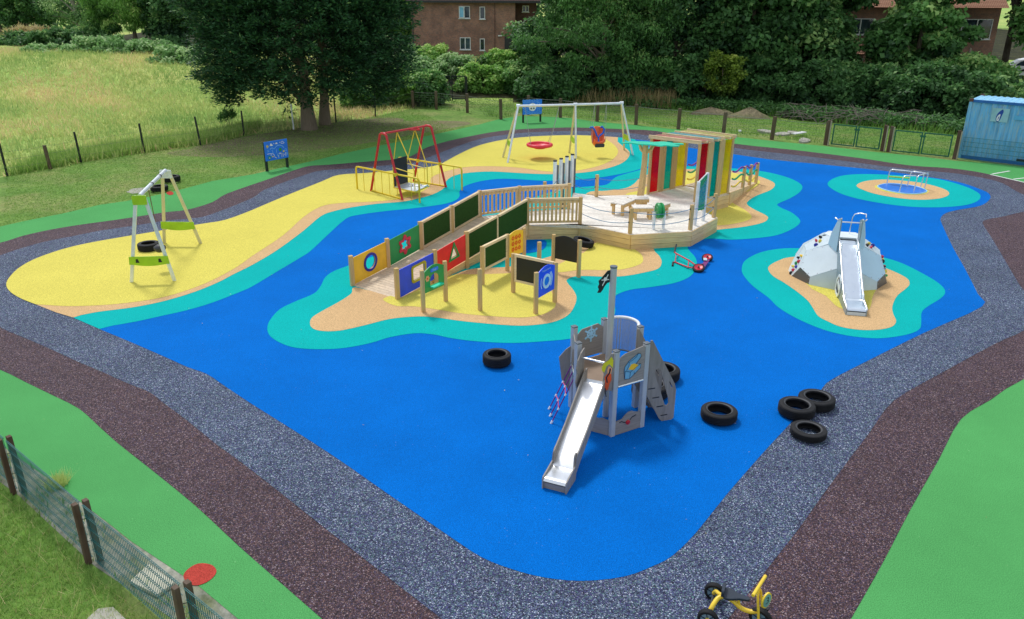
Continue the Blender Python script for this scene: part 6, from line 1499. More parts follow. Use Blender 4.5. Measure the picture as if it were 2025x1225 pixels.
for u in (0, CW - .12):
    for n_ in (0, CD - .12):
        mb = MB(); mb.fbox(fr, u - .02, u + .12, 0, CHt + .02, -.12 + .06 - n_, .06 - n_); mb.build('corner_post', M['contblue'], t)
        mb = MB(); mb.fbox(fr, u - .03, u + .14, CHt - .1, CHt + .04, -.1 + .08 - n_, .08 - n_); mb.build('corner_casting', M['rust'], t)
mb = MB(); mb.fbox(fr, 1.0, 1.72, 1.86, 2.48, .012, .03); sg = mb.build('square_sign', M['palesign'], t)
mb = MB(); mb.prism(smoothline([(1.32, 1.86), (1.24, 1.92), (1.22, 2.1), (1.28, 2.28), (1.38, 2.4), (1.44, 2.43), (1.48, 2.32), (1.44, 2.14), (1.4, 1.94)], True, 3), fr, .0305, .034); lg = mb.build('feather_mark', M['contlogo'], sg)
mb = MB(); mb.prism(smoothline([(1.3, 1.9), (1.26, 1.94), (1.26, 2.08), (1.33, 2.2), (1.38, 2.2), (1.37, 2.04), (1.36, 1.92)], True, 3), fr, .0345, .037, [[(1.3, 1.96), (1.33, 1.95), (1.34, 2.02), (1.35, 2.1), (1.33, 2.11), (1.31, 2.05)]]); mb.build('feather_highlight', M['white'], lg)
mb = MB(); mb.fbox(fr, 1.95, 2.75, 2.02, 2.22, .012, .02); mb.build('pale_strip', M['contpale'], t)
mb = MB()
for k in range(9): mb.fbox(fr, 2.5 + .05 * k, 2.53 + .05 * k, .18, .26, .052, .06)
mb.fbox(fr, 2.45, 3.0, .16, .28, .05, .053); mb.build('vent_grille', M['black'], t)

# ------------------------------------------------------------------ houses
def window(parent, fr, u0, u1, v0, v1, n, mull=1, transom=False, frame='white', open_=False):
    mb = MB(); s = .06
    mb.fbox(fr, u0, u1, v0, v0 + s, n, n + .05); mb.fbox(fr, u0, u1, v1 - s, v1, n, n + .05); mb.fbox(fr, u0, u0 + s, v0 + s, v1 - s, n, n + .05); mb.fbox(fr, u1 - s, u1, v0 + s, v1 - s, n, n + .05)
    for k in range(1, mull + 1): u = u0 + (u1 - u0) * k / (mull + 1); mb.fbox(fr, u - .04, u + .04, v0 + s, v1 - s, n, n + .048)
    if transom: v = v0 + (v1 - v0) * .62; mb.fbox(fr, u0 + s, u0 + (u1 - u0) / (mull + 1) - .04, v - .035, v + .035, n, n + .046)
    f = mb.build('window_frame', M[frame], parent)
    mb = MB(); mb.fbox(fr, u0 + .02, u1 - .02, v0 + .02, v1 - .02, n + .002, n + .012); mb.build('pane', M['glass'], f)
    mb = MB(); mb.fbox(fr, u0 - .06, u1 + .06, v0 - .06, v0 - .003, n - .0, n + .11); mb.build('sill', M[frame], f)
    if open_:
        a = fr.p(u0 + .03, v0 + .05, n + .06); fo = Frame(a, fr.u * .8 + fr.n * .35); mb = MB(); ww = (u1 - u0) * .5
        for q in ((0, ww, 0, .05), (0, ww, v1 - v0 - .15, v1 - v0 - .1), (0, .05, .05, v1 - v0 - .15), (ww - .05, ww, .05, v1 - v0 - .15)): mb.fbox(fo, q[0], q[1], q[2], q[3], 0, .03)
        sa = mb.build('open_sash', M[frame], parent); mb = MB(); mb.fbox(fo, .04, ww - .04, .04, v1 - v0 - .14, .01, .02); mb.build('sash_pane', M['glassblue'], sa)
YH_ = 74.0
hl, hr = (-9.00, 74.00, 6.56), (0.15, 74.00, 6.60)
gz = 1.9; ez = hl[2] + .05
t = thing('brick_house', 'two storey brown brick house with white windows seen between the trees', 'house', (hl[0], YH_, gz))
fr = Frame((hl[0], YH_, 0), (1, 0, 0)); w = hr[0] - hl[0]; wl = (-1.75, 74.00, 6.59)[0] - hl[0]
mb = MB(); mb.fbox(fr, 0, w, gz - 1, ez, -8, 0); mb.build('wall', M['brick'], t)
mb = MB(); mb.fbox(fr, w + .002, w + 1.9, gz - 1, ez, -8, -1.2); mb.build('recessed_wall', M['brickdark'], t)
ov = .45
mb = MB(); A = fr.p
mb.add([A(-ov, ez, ov), A(w + 2.2, ez, ov), A(w + 2.2, ez, -8.4), A(-ov, ez, -8.4), A(2.5, ez + 3.2, -4), A(w - .6, ez + 3.2, -4)], [(0, 1, 5, 4), (1, 2, 5), (2, 3, 4, 5), (3, 0, 4), (3, 2, 1, 0)]); mb.build('roof', M['tiles'], t)
mb = MB(); mb.fbox(fr, -ov, w + 2.2, ez - .18, ez - .002, ov - .1, ov + .02); mb.build('gutter_fascia', M['darkgrey'], t)
mb = MB(); mb.tube([A(.1, ez - .1, .06), A(.1, gz, .06)], .05, 6); mb.build('downpipe', M['darkgrey'], t)
def hwin(x0, y0, x1, y1, **k):
    return None
for (x0, z0, x1, z1, mull, op) in (((-4.80, 74.00, 6.66)[0], (-45.22, 74.00, 5.14)[2], (-3.83, 74.00, 6.66)[0], (-44.98, 74.00, 6.16)[2], 1, True), ((-2.98, 74.00, 6.67)[0], (-45.23, 74.00, 5.09)[2], (-2.50, 74.00, 6.67)[0], (-44.99, 74.00, 6.11)[2], 0, False), ((-4.76, 74.00, 6.66)[0], (-45.85, 74.00, 2.52)[2], (-3.81, 74.00, 6.66)[0], (-45.60, 74.00, 3.55)[2], 1, False), ((-2.99, 74.00, 6.67)[0], (-45.86, 74.00, 2.46)[2], (-2.55, 74.00, 6.67)[0], (-45.62, 74.00, 3.46)[2], 0, False)):
    window(t, fr, x0 - hl[0], x1 - hl[0], z0, z1, .003, mull, False, 'white', op)
x0, x1 = (0.78, 75.20, 6.67)[0], (1.36, 75.20, 6.68)[0]; window(t, fr, x0 - hl[0], x1 - hl[0], (-45.82, 75.20, 5.67)[2], (-45.69, 75.20, 6.19)[2], -1.195, 1)
mb = MB(); u = (-0.78, 74.00, 6.68)[0] - hl[0]; mb.fbox(fr, u, u + .8, gz - .3, gz + 1.75, .003, .04); mb.build('door', M['darkgrey'], t)
mb = MB(); u = (-1.36, 74.00, 6.68)[0] - hl[0]; v = (-45.57, 74.00, 3.66)[2]; mb.fbox(fr, u, u + .35, v, v + .1, .003, .12); mb.build('wall_light', M['white'], t)
mb = MB(); u = (-1.67, 74.00, 6.67)[0] - hl[0]; mb.fbox(fr, u, u + .05, gz - 1, ez - .2, .003, .035); mb.build('wall_joint', M['brickdark'], t)
# house on the right behind the trees
YR = 66.0; gzr = 1.0
xr0, xr1 = (24.57, 66.00, 6.89)[0], (38.13, 66.00, 6.96)[0]; er = (36.86, 66.00, 6.51)[2]
t = thing('tiled_house', 'red brick house with orange tiled roof glimpsed through the trees on the right', 'house', (xr0, YR, gzr))
fr = Frame((xr0, YR, 0), (1, 0, 0)); w = xr1 - xr0
mb = MB(); mb.fbox(fr, 0, w, gzr - 1, er, -8, 0); mb.build('wall', M['brick'], t)
A = fr.p; mb = MB(); mb.add([A(-.3, er - .15, .5), A(w + .3, er - .15, .5), A(w + .3, er - .15, -8.5), A(-.3, er - .15, -8.5), A(-.3, er + 3.6, -4), A(w + .3, er + 3.6, -4)], [(0, 1, 5, 4), (1, 2, 5), (2, 3, 4, 5), (3, 0, 4), (3, 2, 1, 0)]); mb.build('roof', M['tilesorange'], t)
window(t, fr, (35.26, 66.00, 6.94)[0] - xr0, (37.66, 66.00, 6.95)[0] - xr0, (-40.66, 66.00, 4.04)[2], (-40.30, 66.00, 5.54)[2], .003, 1, True)
window(t, fr, (26.26, 66.00, 6.90)[0] - xr0, (28.34, 66.00, 6.91)[0] - xr0, (-40.58, 66.00, 4.34)[2], (-40.30, 66.00, 5.54)[2], .003, 1)
window(t, fr, (30.47, 66.00, 6.92)[0] - xr0, (32.12, 66.00, 6.93)[0] - xr0, (-40.63, 66.00, 4.15)[2], (-40.31, 66.00, 5.47)[2], .003, 1)
u0, u1 = (24.59, 64.50, 6.91)[0] - xr0, (27.28, 64.50, 6.92)[0] - xr0; vt, vb = (-40.35, 65.50, 4.06)[2], (-39.44, 63.60, 3.06)[2]
mb = MB(); mb.add([A(u0, vb, 2.4), A(u1, vb, 2.4), A(u1, vt, .003), A(u0, vt, .003)] + [A(u0, vb - .1, 2.4), A(u1, vb - .1, 2.4), A(u1, vt - .1, .003), A(u0, vt - .1, .003)], [(0, 1, 2, 3), (7, 6, 5, 4), (0, 4, 5, 1), (1, 5, 6, 2), (2, 6, 7, 3), (3, 7, 4, 0)]); mb.build('porch_roof', M['tilesorange'], t)
mb = MB(); mb.fbox(fr, u0 + .2, u1 - .2, gzr - 1, vb - .12, .004, 2.0); pw_ = mb.build('porch_wall', M['brick'], t)
window(t, fr, u0 + .3, u0 + 1.5, (-39.96, 64.00, 1.91)[2], (-39.74, 64.00, 2.81)[2], 2.003, 1, False, 'palew')

# white car parked at the far right
def car(label, c, rz, body, gzc):
    t = thing('parked_car', label, 'car', (*c, gzc), rz); Mx = Matrix.Translation((*c, gzc)) @ Matrix.Rotation(rz, 4, 'Z')
    def tr(mb): mb.v = [Mx @ p for p in mb.v]; return mb
    side = [(-2.05, .35), (-2.1, .62), (-2.02, .88), (-1.85, .98), (-1.5, 1.4), (-1.2, 1.5), (.1, 1.52), (.5, 1.42), (1.05, 1.0), (1.9, .86), (2.1, .66), (2.1, .35), (1.75, .28), (1.66, .5), (1.45, .64), (1.2, .64), (.99, .5), (.9, .28), (-.9, .25), (-.99, .5), (-1.2, .64), (-1.45, .64), (-1.66, .5), (-1.75, .28)]
    vs = []; k = len(side)
    ins = lambda z: .87 - max(0, z - .9) * .32
    for y in (-1, 1):
        for x, z in side: vs.append((x, y * ins(z), z))
    fr = Frame((0, 0, 0), (1, 0, 0)); mb = MB(); mb.prism(side, fr, -.87, .87)
    for i, p in enumerate(mb.v): mb.v[i] = Vector((p.x, math.copysign(ins(p.z), p.y), p.z))
    tr(mb).build('body', M[body], t, smooth=35, bevel=.03)
    for s_ in (-1, 1):
        for gl in ([(-1.62, 1.0), (-1.42, 1.36), (-.62, 1.42), (-.62, 1.0)], [(-.54, 1.0), (-.54, 1.42), (.15, 1.42), (.42, 1.33), (.82, 1.0)]):
            mb = MB(); mb.add([(x, s_ * (ins(z) + .006), z) for x, z in gl], [tuple(range(len(gl)))]); tr(mb).build('side_window', M['glass'], t)
        mb = MB(); mb.box((1.98, s_ * .62, .74), (.2, .36, .14)); tr(mb).build('headlight', M['glassblue'], t, bevel=.03)
        mb = MB(); mb.box((-2.0, s_ * .7, .84), (.16, .26, .24)); tr(mb).build('tail_light', M['redp'], t, bevel=.03)
        for x in (-1.33, 1.32):
            mb = MB(); mb.lathe([(.2, -.1), (.3, -.1), (.32, -.06), (.32, .06), (.3, .1), (.2, .1)], (x, s_ * .78, .32), 24, (0, 1, 0), closed=True); wh = tr(mb).build('wheel', M['tyre'], t, smooth=40)
            mb = MB(); mb.lathe([(0, -.08), (.21, -.09), (.21, .09), (0, .08)], (x, s_ * .78, .32), 18, (0, 1, 0)); tr(mb).build('rim', M['galv'], wh)
    mb = MB(); mb.add([(.52, -.66, 1.41), (.52, .66, 1.41), (1.03, .78, 1.02), (1.03, -.78, 1.02)], [(0, 1, 2, 3)]); mb.v = [p + Vector((.012, 0, .012)) for p in mb.v]; tr(mb).build('windscreen', M['glass'], t)
    mb = MB(); mb.add([(-1.84, -.78, 1.0), (-1.84, .78, 1.0), (-1.52, .68, 1.38), (-1.52, -.68, 1.38)], [(0, 1, 2, 3)]); mb.v = [p + Vector((-.012, 0, .012)) for p in mb.v]; tr(mb).build('rear_window', M['glass'], t)
    return t
cp_ = (40.68, 66.50, 2.10); car('white parked car at the right edge beside the tiled house', (cp_[0] + .6, 66.5), math.pi * .88, 'white', 1.05)

# ------------------------------------------------------------------ rubble and soil heaps on the back lawn
def rubble(label, c, s, rz, m='concrete'):
    t = thing('rubble_slab', label, 'rubble', (*c, 0)); mb = MB(); r_ = random.Random(int(c[0] * 100))
    pts = [(math.cos(a) * s * r_.uniform(.7, 1.1), math.sin(a) * s * .6 * r_.uniform(.7, 1.1)) for a in np.linspace(0, 2 * math.pi, 8)[:-1]]
    f = Frame((c[0], c[1], .05), (math.cos(rz), math.sin(rz), .12 * r_.uniform(-1, 1)), (-math.sin(rz), math.cos(rz), .1)); mb.prism(pts, f, -.05, .07); mb.build('slab', M[m], t, bevel=.015)
for i, (u, l_, s, m) in enumerate((((14.45, 45.55), 'pale broken slab lying on the lawn just behind the fence post', .6, 'concrete'), ((15.14, 44.73), 'mottled grey slab in the middle of the rubble by the back fence', .55, 'concrete'), ((15.86, 45.25), 'flat grey slab farthest back in the rubble by the back fence', .5, 'concrete'), ((15.64, 42.68), 'weathered slab nearest the green gate in the rubble', .6, 'concrete'), ((12.98, 45.68), 'small white stone on the lawn left of the rubble', .16, 'white'))): rubble(l_, u, s, .3 * i, m)
t = thing('white_board', 'thin white board lying on the rubble by the back fence', 'board', (*(15.95, 44.59), 0)); mb = MB(); p, q = V3((15.53, 44.25), .16), V3((16.32, 44.68), .2); mb.beam(p, q, .3, .04); mb.build('plank', M['white'], t)
def heap(label, c, r0, h, m='dirt'):
    t = thing('soil_heap', label, 'soil heap', (*c, ground_z(*c))); mb = MB(); vs = []; n = 28; rr = random.Random(int(c[0] * 10))
    ph = [rr.uniform(0, 6) for _ in range(4)]
    for i in range(7):
        k = i / 6
        for j in range(n):
            a = 2 * math.pi * j / n; s = 1 + .12 * math.sin(3 * a + ph[0]) + .1 * math.sin(5 * a + ph[1]); z = h * (1 - k) ** .8 * (1 + .1 * math.sin(7 * a + 5 * k + ph[2])) if i < 6 else -.05
            vs.append((c[0] + r0 * k * s * math.cos(a), c[1] + r0 * .6 * k * s * math.sin(a), ground_z(*c) + z))
    mb.add(vs, [(i * n + j, i * n + (j + 1) % n, (i + 1) * n + (j + 1) % n, (i + 1) * n + j) for i in range(6) for j in range(n)]); mb.build('mound', M[m], t, smooth=80)
heap('larger brown soil heap under the trees behind the tunnel', (15.10, 51.33), 1.35, .62)
heap('low brown soil heap left of the larger one under the trees', (13.01, 53.03), 1.5, .4)
heap('small soil heap between the two larger heaps under the trees', (13.75, 52.38), .7, .35)

# ------------------------------------------------------------------ foliage
def mesh_np(name, verts, nper, mat, parent=None, shade=None, kind=None, tri=False):
    """many small faces of nper corners each, as one mesh"""
    n = len(verts); nf = n // nper
    me = bpy.data.meshes.new(name); me.vertices.add(n); me.vertices.foreach_set('co', np.asarray(verts, np.float32).ravel())
    me.loops.add(n); me.loops.foreach_set('vertex_index', np.arange(n, dtype=np.int32))
    me.polygons.add(nf); me.polygons.foreach_set('loop_start', np.arange(0, n, nper, dtype=np.int32)); me.polygons.foreach_set('loop_total', np.full(nf, nper, np.int32))
    me.update(calc_edges=True)
    a = me.attributes.new('shade', 'FLOAT', 'POINT'); a.data.foreach_set('value', np.repeat(np.asarray(shade, np.float32), nper))
    me.materials.append(mat)
    o = bpy.data.objects.new(name, me); col.objects.link(o)
    if parent: o.parent = parent
    if kind: o['kind'] = kind
    return o
def unit(v): return v / np.maximum(np.linalg.norm(v, axis=1, keepdims=True), 1e-9)
def leaves(centers, radii, shades, per, ln, wd, out=.5, up=.5, droop=0.0, hollow=.55, jit=.8):
    """leaf shaped quads scattered through clumps; returns verts (4 per leaf) and shade per leaf"""
    k = len(centers); N = k * per
    c = np.repeat(centers, per, 0); r = np.repeat(radii, per, 0); sh = np.repeat(shades, per)
    d = unit(rng.normal(size=(N, 3))); f = hollow + (1 - hollow) * rng.random((N, 1))
    p = c + d * r * f
    nrm = unit(d * out + np.array([0, 0, up]) + rng.normal(size=(N, 3)) * jit * .6)
    t = rng.normal(size=(N, 3)); t[:, 2] -= droop * 2.2; t = unit(t - nrm * (t * nrm).sum(1, keepdims=True) * (1 - droop))
    b = unit(np.cross(nrm, t)); L = ln * (.65 + .7 * rng.random((N, 1))); W = wd * (.65 + .7 * rng.random((N, 1)))
    q = np.stack([p, p + t * L * .5 + b * W * .5 + nrm * L * .06, p + t * L, p + t * L * .5 - b * W * .5 + nrm * L * .06], 1).reshape(-1, 3)
    sh = sh + .16 * d[:, 2] + rng.normal(size=N) * .05  # leaves near a clump's top toned lighter, light from above painted in
    return q, sh
def crown_clumps(c, a, n, r, base=.2, var=.16, flat=.7, bottom=-.75, fill=.62):
    """clump centres through an egg shaped crown"""
    C, Rr2, S = [], [], []
    while len(C) < n:
        d = rng.normal(size=3); d /= np.linalg.norm(d)
        if d[2] < bottom: continue
        f = fill + (1 - fill) * rng.random(); wob = 1 + .14 * math.sin(3 * math.atan2(d[1], d[0]) + c[0]) + .1 * math.sin(7 * d[2] + c[1])
        C.append((c[0] + d[0] * a[0] * f * wob, c[1] + d[1] * a[1] * f * wob, c[2] + d[2] * a[2] * f)); k = r * rng.uniform(.65, 1.3); Rr2.append((k, k, k * flat))
        S.append(base + var * rng.normal() + .13 * d[2] - .05 * (1 - f))  # higher and outer clumps get a lighter tone, light put into the colour
    return np.array(C), np.array(Rr2), np.array(S)
def trunk_mesh(base, top, r0, r1, limbs=(), n=9, flare=1.5):
    mb = MB(); b, tp = V3(base), V3(top); pts = []; rs = []
    for k in range(8):
        s = k / 7; p = b.lerp(tp, s) + Vector((math.sin(3 * s + b.x) * .08, math.cos(2.4 * s + b.y) * .08, 0)) * min(1, s * 3); pts.append(p); rs.append(r0 + (r1 - r0) * s + (r0 * (flare - 1)) * max(0, 1 - s * 7) ** 2)
    pts.insert(0, b - Vector((0, 0, .2))); rs.insert(0, r0 * flare * 1.1)
    mb.tube(pts, rs, n)
    for s, e, r in limbs:
        p = b.lerp(tp, s); e = V3(e); m = p.lerp(e, .5) + Vector((0, 0, .12 * (e - p).length)); mb.tube(smoothline([tuple(p), tuple(m), tuple(e)], False, 4), [r * (1 - .75 * k / 8) for k in range(9)], 6)
    return mb
def tree(name, label, base, top_z, crowns, mat, leaf=(.3, .2), per=200, n=55, clump=1.0, trunk=.22, base_sh=.2, var=.17, droop=0.0, cat='tree', group=None, hollow=.5, lean=(0, 0), limbs=5, flat=.7, bottom=-.8, fill=.62, bark='bark', parts=('trunk', 'crown')):
    bz = ground_z(base[0], base[1]); t = thing(name, label, cat, (base[0], base[1], bz), 0, group)
    Q, S, E = [], [], []
    for c, a in crowns:
        k = max(8, int(1.45 * n * (a[0] * a[2]) / sum(x[1][0] * x[1][2] for x in crowns)))
        cc, rr, ss = crown_clumps(c, a, k, clump, base_sh + .17, var, flat, bottom, fill); q, s = leaves(cc, rr, ss, per, leaf[0], leaf[1], droop=droop, hollow=hollow); Q.append(q); S.append(s); E.append(cc)
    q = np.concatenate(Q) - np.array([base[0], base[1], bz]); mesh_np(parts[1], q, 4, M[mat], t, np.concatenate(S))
    E = np.concatenate(E); pick = E[rng.choice(len(E), min(limbs, len(E)), replace=False)]
    tp = Vector((base[0] + lean[0], base[1] + lean[1], top_z)); hgt = top_z - bz
    lm = [(max(.15, min(.9, (e[2] - bz) / hgt * .6)), e, trunk * .45) for e in pick]
    trunk_mesh((base[0], base[1], bz), tp, trunk, trunk * .35, lm).build(parts[0], M[bark], t, smooth=60)
    return t
M['bark'] = timber('grey_bark', srgb(124, 112, 96), 'z', .9, False); M['barkdark'] = timber('dark_bark', srgb(62, 54, 46), 'z', .9, False); M['barkpale'] = timber('pale_bark', srgb(150, 146, 134), 'z', .9, False)
g = lambda *c: srgb(*c)
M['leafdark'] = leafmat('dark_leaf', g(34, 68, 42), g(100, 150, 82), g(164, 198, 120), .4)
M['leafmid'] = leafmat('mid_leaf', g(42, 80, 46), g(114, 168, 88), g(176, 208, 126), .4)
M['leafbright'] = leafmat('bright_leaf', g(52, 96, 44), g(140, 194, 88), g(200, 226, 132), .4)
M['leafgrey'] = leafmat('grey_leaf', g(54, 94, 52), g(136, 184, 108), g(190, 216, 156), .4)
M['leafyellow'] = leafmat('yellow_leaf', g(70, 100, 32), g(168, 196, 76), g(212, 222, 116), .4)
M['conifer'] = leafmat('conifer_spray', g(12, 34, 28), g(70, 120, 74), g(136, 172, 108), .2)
M['drygrass'] = leafmat('dry_stalk', g(110, 100, 64), g(196, 178, 124), g(220, 204, 156))
M['blade'] = leafmat('grass_blade', g(84, 134, 54), g(154, 190, 92), g(204, 216, 136), .35)
M['meadowblade'] = leafmat('meadow_blade', g(122, 172, 92), g(204, 210, 134), g(232, 206, 160), .45)
M['twig'] = paint('bare_twig', srgb(112, 104, 96), .9)

def floor_patch(name, m, x0, x1, y0, y1, wob=1.0):
    xs = np.arange(x0, x1 + .1, 2.0); n = 9; vs = []
    for x in xs:
        ya = y0(x) if callable(y0) else y0
        for k in range(n):
            y = ya + (y1 - ya) * k / (n - 1) + (.35 * wob * math.sin(x * 1.7) if k == 0 else 0); vs.append((x, y, ground_z(x, y) + .035))
    mb = MB(); mb.add(vs, [(i * n + k, (i + 1) * n + k, (i + 1) * n + k + 1, i * n + k + 1) for i in range(len(xs) - 1) for k in range(n - 1)]); tag(mb.build(name, M[m], smooth=60), kind='structure')
M['litter'] = grassmat('woodland_litter', [(.25, srgb(34, 36, 24)), (.5, srgb(54, 56, 34)), (.75, srgb(78, 80, 46))], .8, 5)
LE = [(0.92, 57.82), (6.61, 56.97), (11.15, 54.61), (15.47, 52.89), (18.37, 49.78), (22.42, 47.59), (25.39, 45.21), (29.65, 40.90)]
floor_patch('woodland_floor', 'litter', 0, 70, lambda x: float(np.interp(x, [p[0] for p in LE], [p[1] for p in LE])), 128)
floor_patch('scrub_floor', 'litter', -10, 0, 59.5, 128)
floor_patch('scrub_floor', 'litter', -46, -10, 77, 128)

# the big conifer with two trunks
b1, b2 = (-11.68, 45.81), (-11.19, 47.61)
t = thing('conifer_tree', 'huge dark two trunked conifer standing at the field fence', 'tree', (*b1, 0))
cc0 = np.array([-11.75, 46.3, 7.2]); A0 = np.array([6.0, 5.2, 7.5])
ctr, ax_o, shd = [], [], []
for i in range(5200):
    d = rng.normal(size=3); d /= np.linalg.norm(d)
    lowcut = -.745
    if d[2] < lowcut: continue
    f = rng.uniform(.72, 1.0) if i % 4 else rng.uniform(.4, .75); wob = 1 + .07 * math.sin(4 * math.atan2(d[1], d[0]) + 1) + .07 * math.sin(9 * d[2]) + rng.normal() * .022
    p = cc0 + d * A0 * f * wob; ctr.append(p); o = d * np.array([1, 1, .35]) + np.array([0, 0, .42]); ax_o.append(o / np.linalg.norm(o)); shd.append(.22 + .2 * (f - .7) + .08 * d[2] + rng.normal() * .09)  # spray tone rises upwards and outwards, crown light and shade painted in
ctr, ax_o, shd = np.array(ctr), np.array(ax_o), np.array(shd)
PER = 50; N = len(ctr) * PER
c_, o_ = np.repeat(ctr, PER, 0), np.repeat(ax_o, PER, 0); s_ = np.repeat(shd, PER)
side = unit(np.cross(o_, np.array([0, 0, 1.0]))); upv = np.cross(side, o_)
tt = rng.random((N, 1)); lat = (rng.random((N, 1)) - .5) * 2
p = c_ + o_ * (tt * 1.15 - .5) + side * lat * (.36 * (1 - tt * .75)) + upv * (rng.normal(size=(N, 1)) * .1 - .22 * lat ** 2 - .12 * tt ** 2)
dr = unit(o_ * .8 + side * lat * .9 + rng.normal(size=(N, 3)) * .35 + np.array([0, 0, -.12]))
wv = unit(np.cross(dr, upv + rng.normal(size=(N, 3)) * .5)); Lf_, Wf_ = .24 * (.6 + .8 * rng.random((N, 1))), .044 * (.6 + .8 * rng.random((N, 1)))
q = np.stack([p, p + dr * Lf_ * .45 + wv * Wf_, p + dr * Lf_, p + dr * Lf_ * .45 - wv * Wf_], 1).reshape(-1, 3)
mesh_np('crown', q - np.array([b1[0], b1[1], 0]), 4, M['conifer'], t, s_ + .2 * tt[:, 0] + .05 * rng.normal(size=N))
lm = [(.12, (-14.4, 45.4, 3.6), .17), (.14, (-13.3, 44.6, 3.4), .14), (.2, (-15.6, 46.2, 5.4), .15), (.3, (-13.2, 43.2, 5.2), .14), (.3, (-10.6, 43.0, 5.6), .13), (.4, (-16.2, 47.5, 7), .13), (.5, (-12.6, 43.0, 8), .12)]
trunk_mesh((*b1, 0), (b1[0] - .5, b1[1] + .1, 11), .35, .15, lm, 11, 1.4).build('trunk', M['bark'], t, smooth=60)
lm = [(.2, (-8.4, 46.2, 4.0), .13), (.24, (-9.4, 44.5, 4.4), .13), (.3, (-7.6, 48.2, 5.5), .13), (.4, (-10.2, 44.0, 7), .12)]
trunk_mesh((*b2, 0), (b2[0] + .4, b2[1] - .1, 10), .28, .14, lm, 11, 1.35).build('trunk', M['bark'], t, smooth=60)

# the wall of trees along the back
BT = 'trees along the back lawn'
def X(u, Y): return (u - 1012.5) * (Y * .927 + 2.8) / 1560.0
def T(name, label, u, Y, crowns, mat, **k):
    cr = [((X(cu, cy), cy, cz), a) for cu, cy, cz, a in crowns]; return tree(name, label, (X(u, Y), Y), k.pop('top', 9), cr, mat, group=BT, **k)
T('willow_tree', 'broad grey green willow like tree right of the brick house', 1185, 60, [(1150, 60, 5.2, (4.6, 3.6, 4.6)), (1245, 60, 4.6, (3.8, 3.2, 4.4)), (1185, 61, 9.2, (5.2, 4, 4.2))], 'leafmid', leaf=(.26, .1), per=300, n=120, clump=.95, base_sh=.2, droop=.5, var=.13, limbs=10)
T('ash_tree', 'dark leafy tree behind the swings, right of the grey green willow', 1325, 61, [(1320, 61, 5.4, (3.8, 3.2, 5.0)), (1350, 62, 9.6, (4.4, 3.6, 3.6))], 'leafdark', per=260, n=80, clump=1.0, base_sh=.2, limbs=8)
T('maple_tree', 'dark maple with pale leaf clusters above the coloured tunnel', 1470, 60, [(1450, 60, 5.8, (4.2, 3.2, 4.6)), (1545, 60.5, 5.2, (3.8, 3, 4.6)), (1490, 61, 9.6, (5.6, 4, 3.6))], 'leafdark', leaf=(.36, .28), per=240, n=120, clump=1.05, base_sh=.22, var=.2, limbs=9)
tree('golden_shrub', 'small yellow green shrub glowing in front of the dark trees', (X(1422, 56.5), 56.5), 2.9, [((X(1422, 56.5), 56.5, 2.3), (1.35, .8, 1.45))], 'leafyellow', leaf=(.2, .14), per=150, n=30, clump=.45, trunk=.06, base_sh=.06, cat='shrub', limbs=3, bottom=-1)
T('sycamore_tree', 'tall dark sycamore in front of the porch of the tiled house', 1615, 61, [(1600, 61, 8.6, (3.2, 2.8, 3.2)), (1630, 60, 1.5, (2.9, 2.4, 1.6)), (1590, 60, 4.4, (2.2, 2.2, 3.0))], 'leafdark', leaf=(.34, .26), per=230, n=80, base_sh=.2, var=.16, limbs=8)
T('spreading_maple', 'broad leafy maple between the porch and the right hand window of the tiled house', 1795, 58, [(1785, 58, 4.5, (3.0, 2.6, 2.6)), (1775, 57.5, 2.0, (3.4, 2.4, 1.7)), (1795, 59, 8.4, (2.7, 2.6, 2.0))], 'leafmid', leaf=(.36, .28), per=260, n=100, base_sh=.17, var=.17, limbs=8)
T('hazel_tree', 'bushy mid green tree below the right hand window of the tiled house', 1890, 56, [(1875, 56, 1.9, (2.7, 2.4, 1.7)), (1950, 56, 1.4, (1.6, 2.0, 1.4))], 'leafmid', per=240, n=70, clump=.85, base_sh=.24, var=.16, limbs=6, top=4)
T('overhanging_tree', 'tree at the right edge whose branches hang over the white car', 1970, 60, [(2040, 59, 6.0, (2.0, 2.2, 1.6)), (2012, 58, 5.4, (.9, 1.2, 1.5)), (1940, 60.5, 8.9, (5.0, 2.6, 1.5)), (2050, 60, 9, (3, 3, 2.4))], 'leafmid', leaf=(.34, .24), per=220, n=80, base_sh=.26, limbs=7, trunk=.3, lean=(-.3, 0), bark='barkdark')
tree('laurel_hedge', 'bright yellow green hedge beside the white car above the container', (X(2015, 55), 55), 2.4, [((X(2005, 55), 55, .9), (1.4, 1, .9)), ((X(2050, 55), 55, 1.0), (1.6, 1, .9))], 'leafbright', per=160, n=40, clump=.5, base_sh=.36, cat='hedge', limbs=3, trunk=.07, bottom=-1)
tree('dark_shrub', 'dark shrub directly behind the blue container', (X(1950, 50), 50), 2.0, [((X(1935, 50), 50, 1.2), (2.0, 1.2, 1.5)), ((X(2010, 50.5), 50.5, .9), (2.2, 1.2, 1.1))], 'leafdark', per=200, n=50, clump=.6, base_sh=.15, cat='shrub', limbs=3, trunk=.08, bottom=-1)
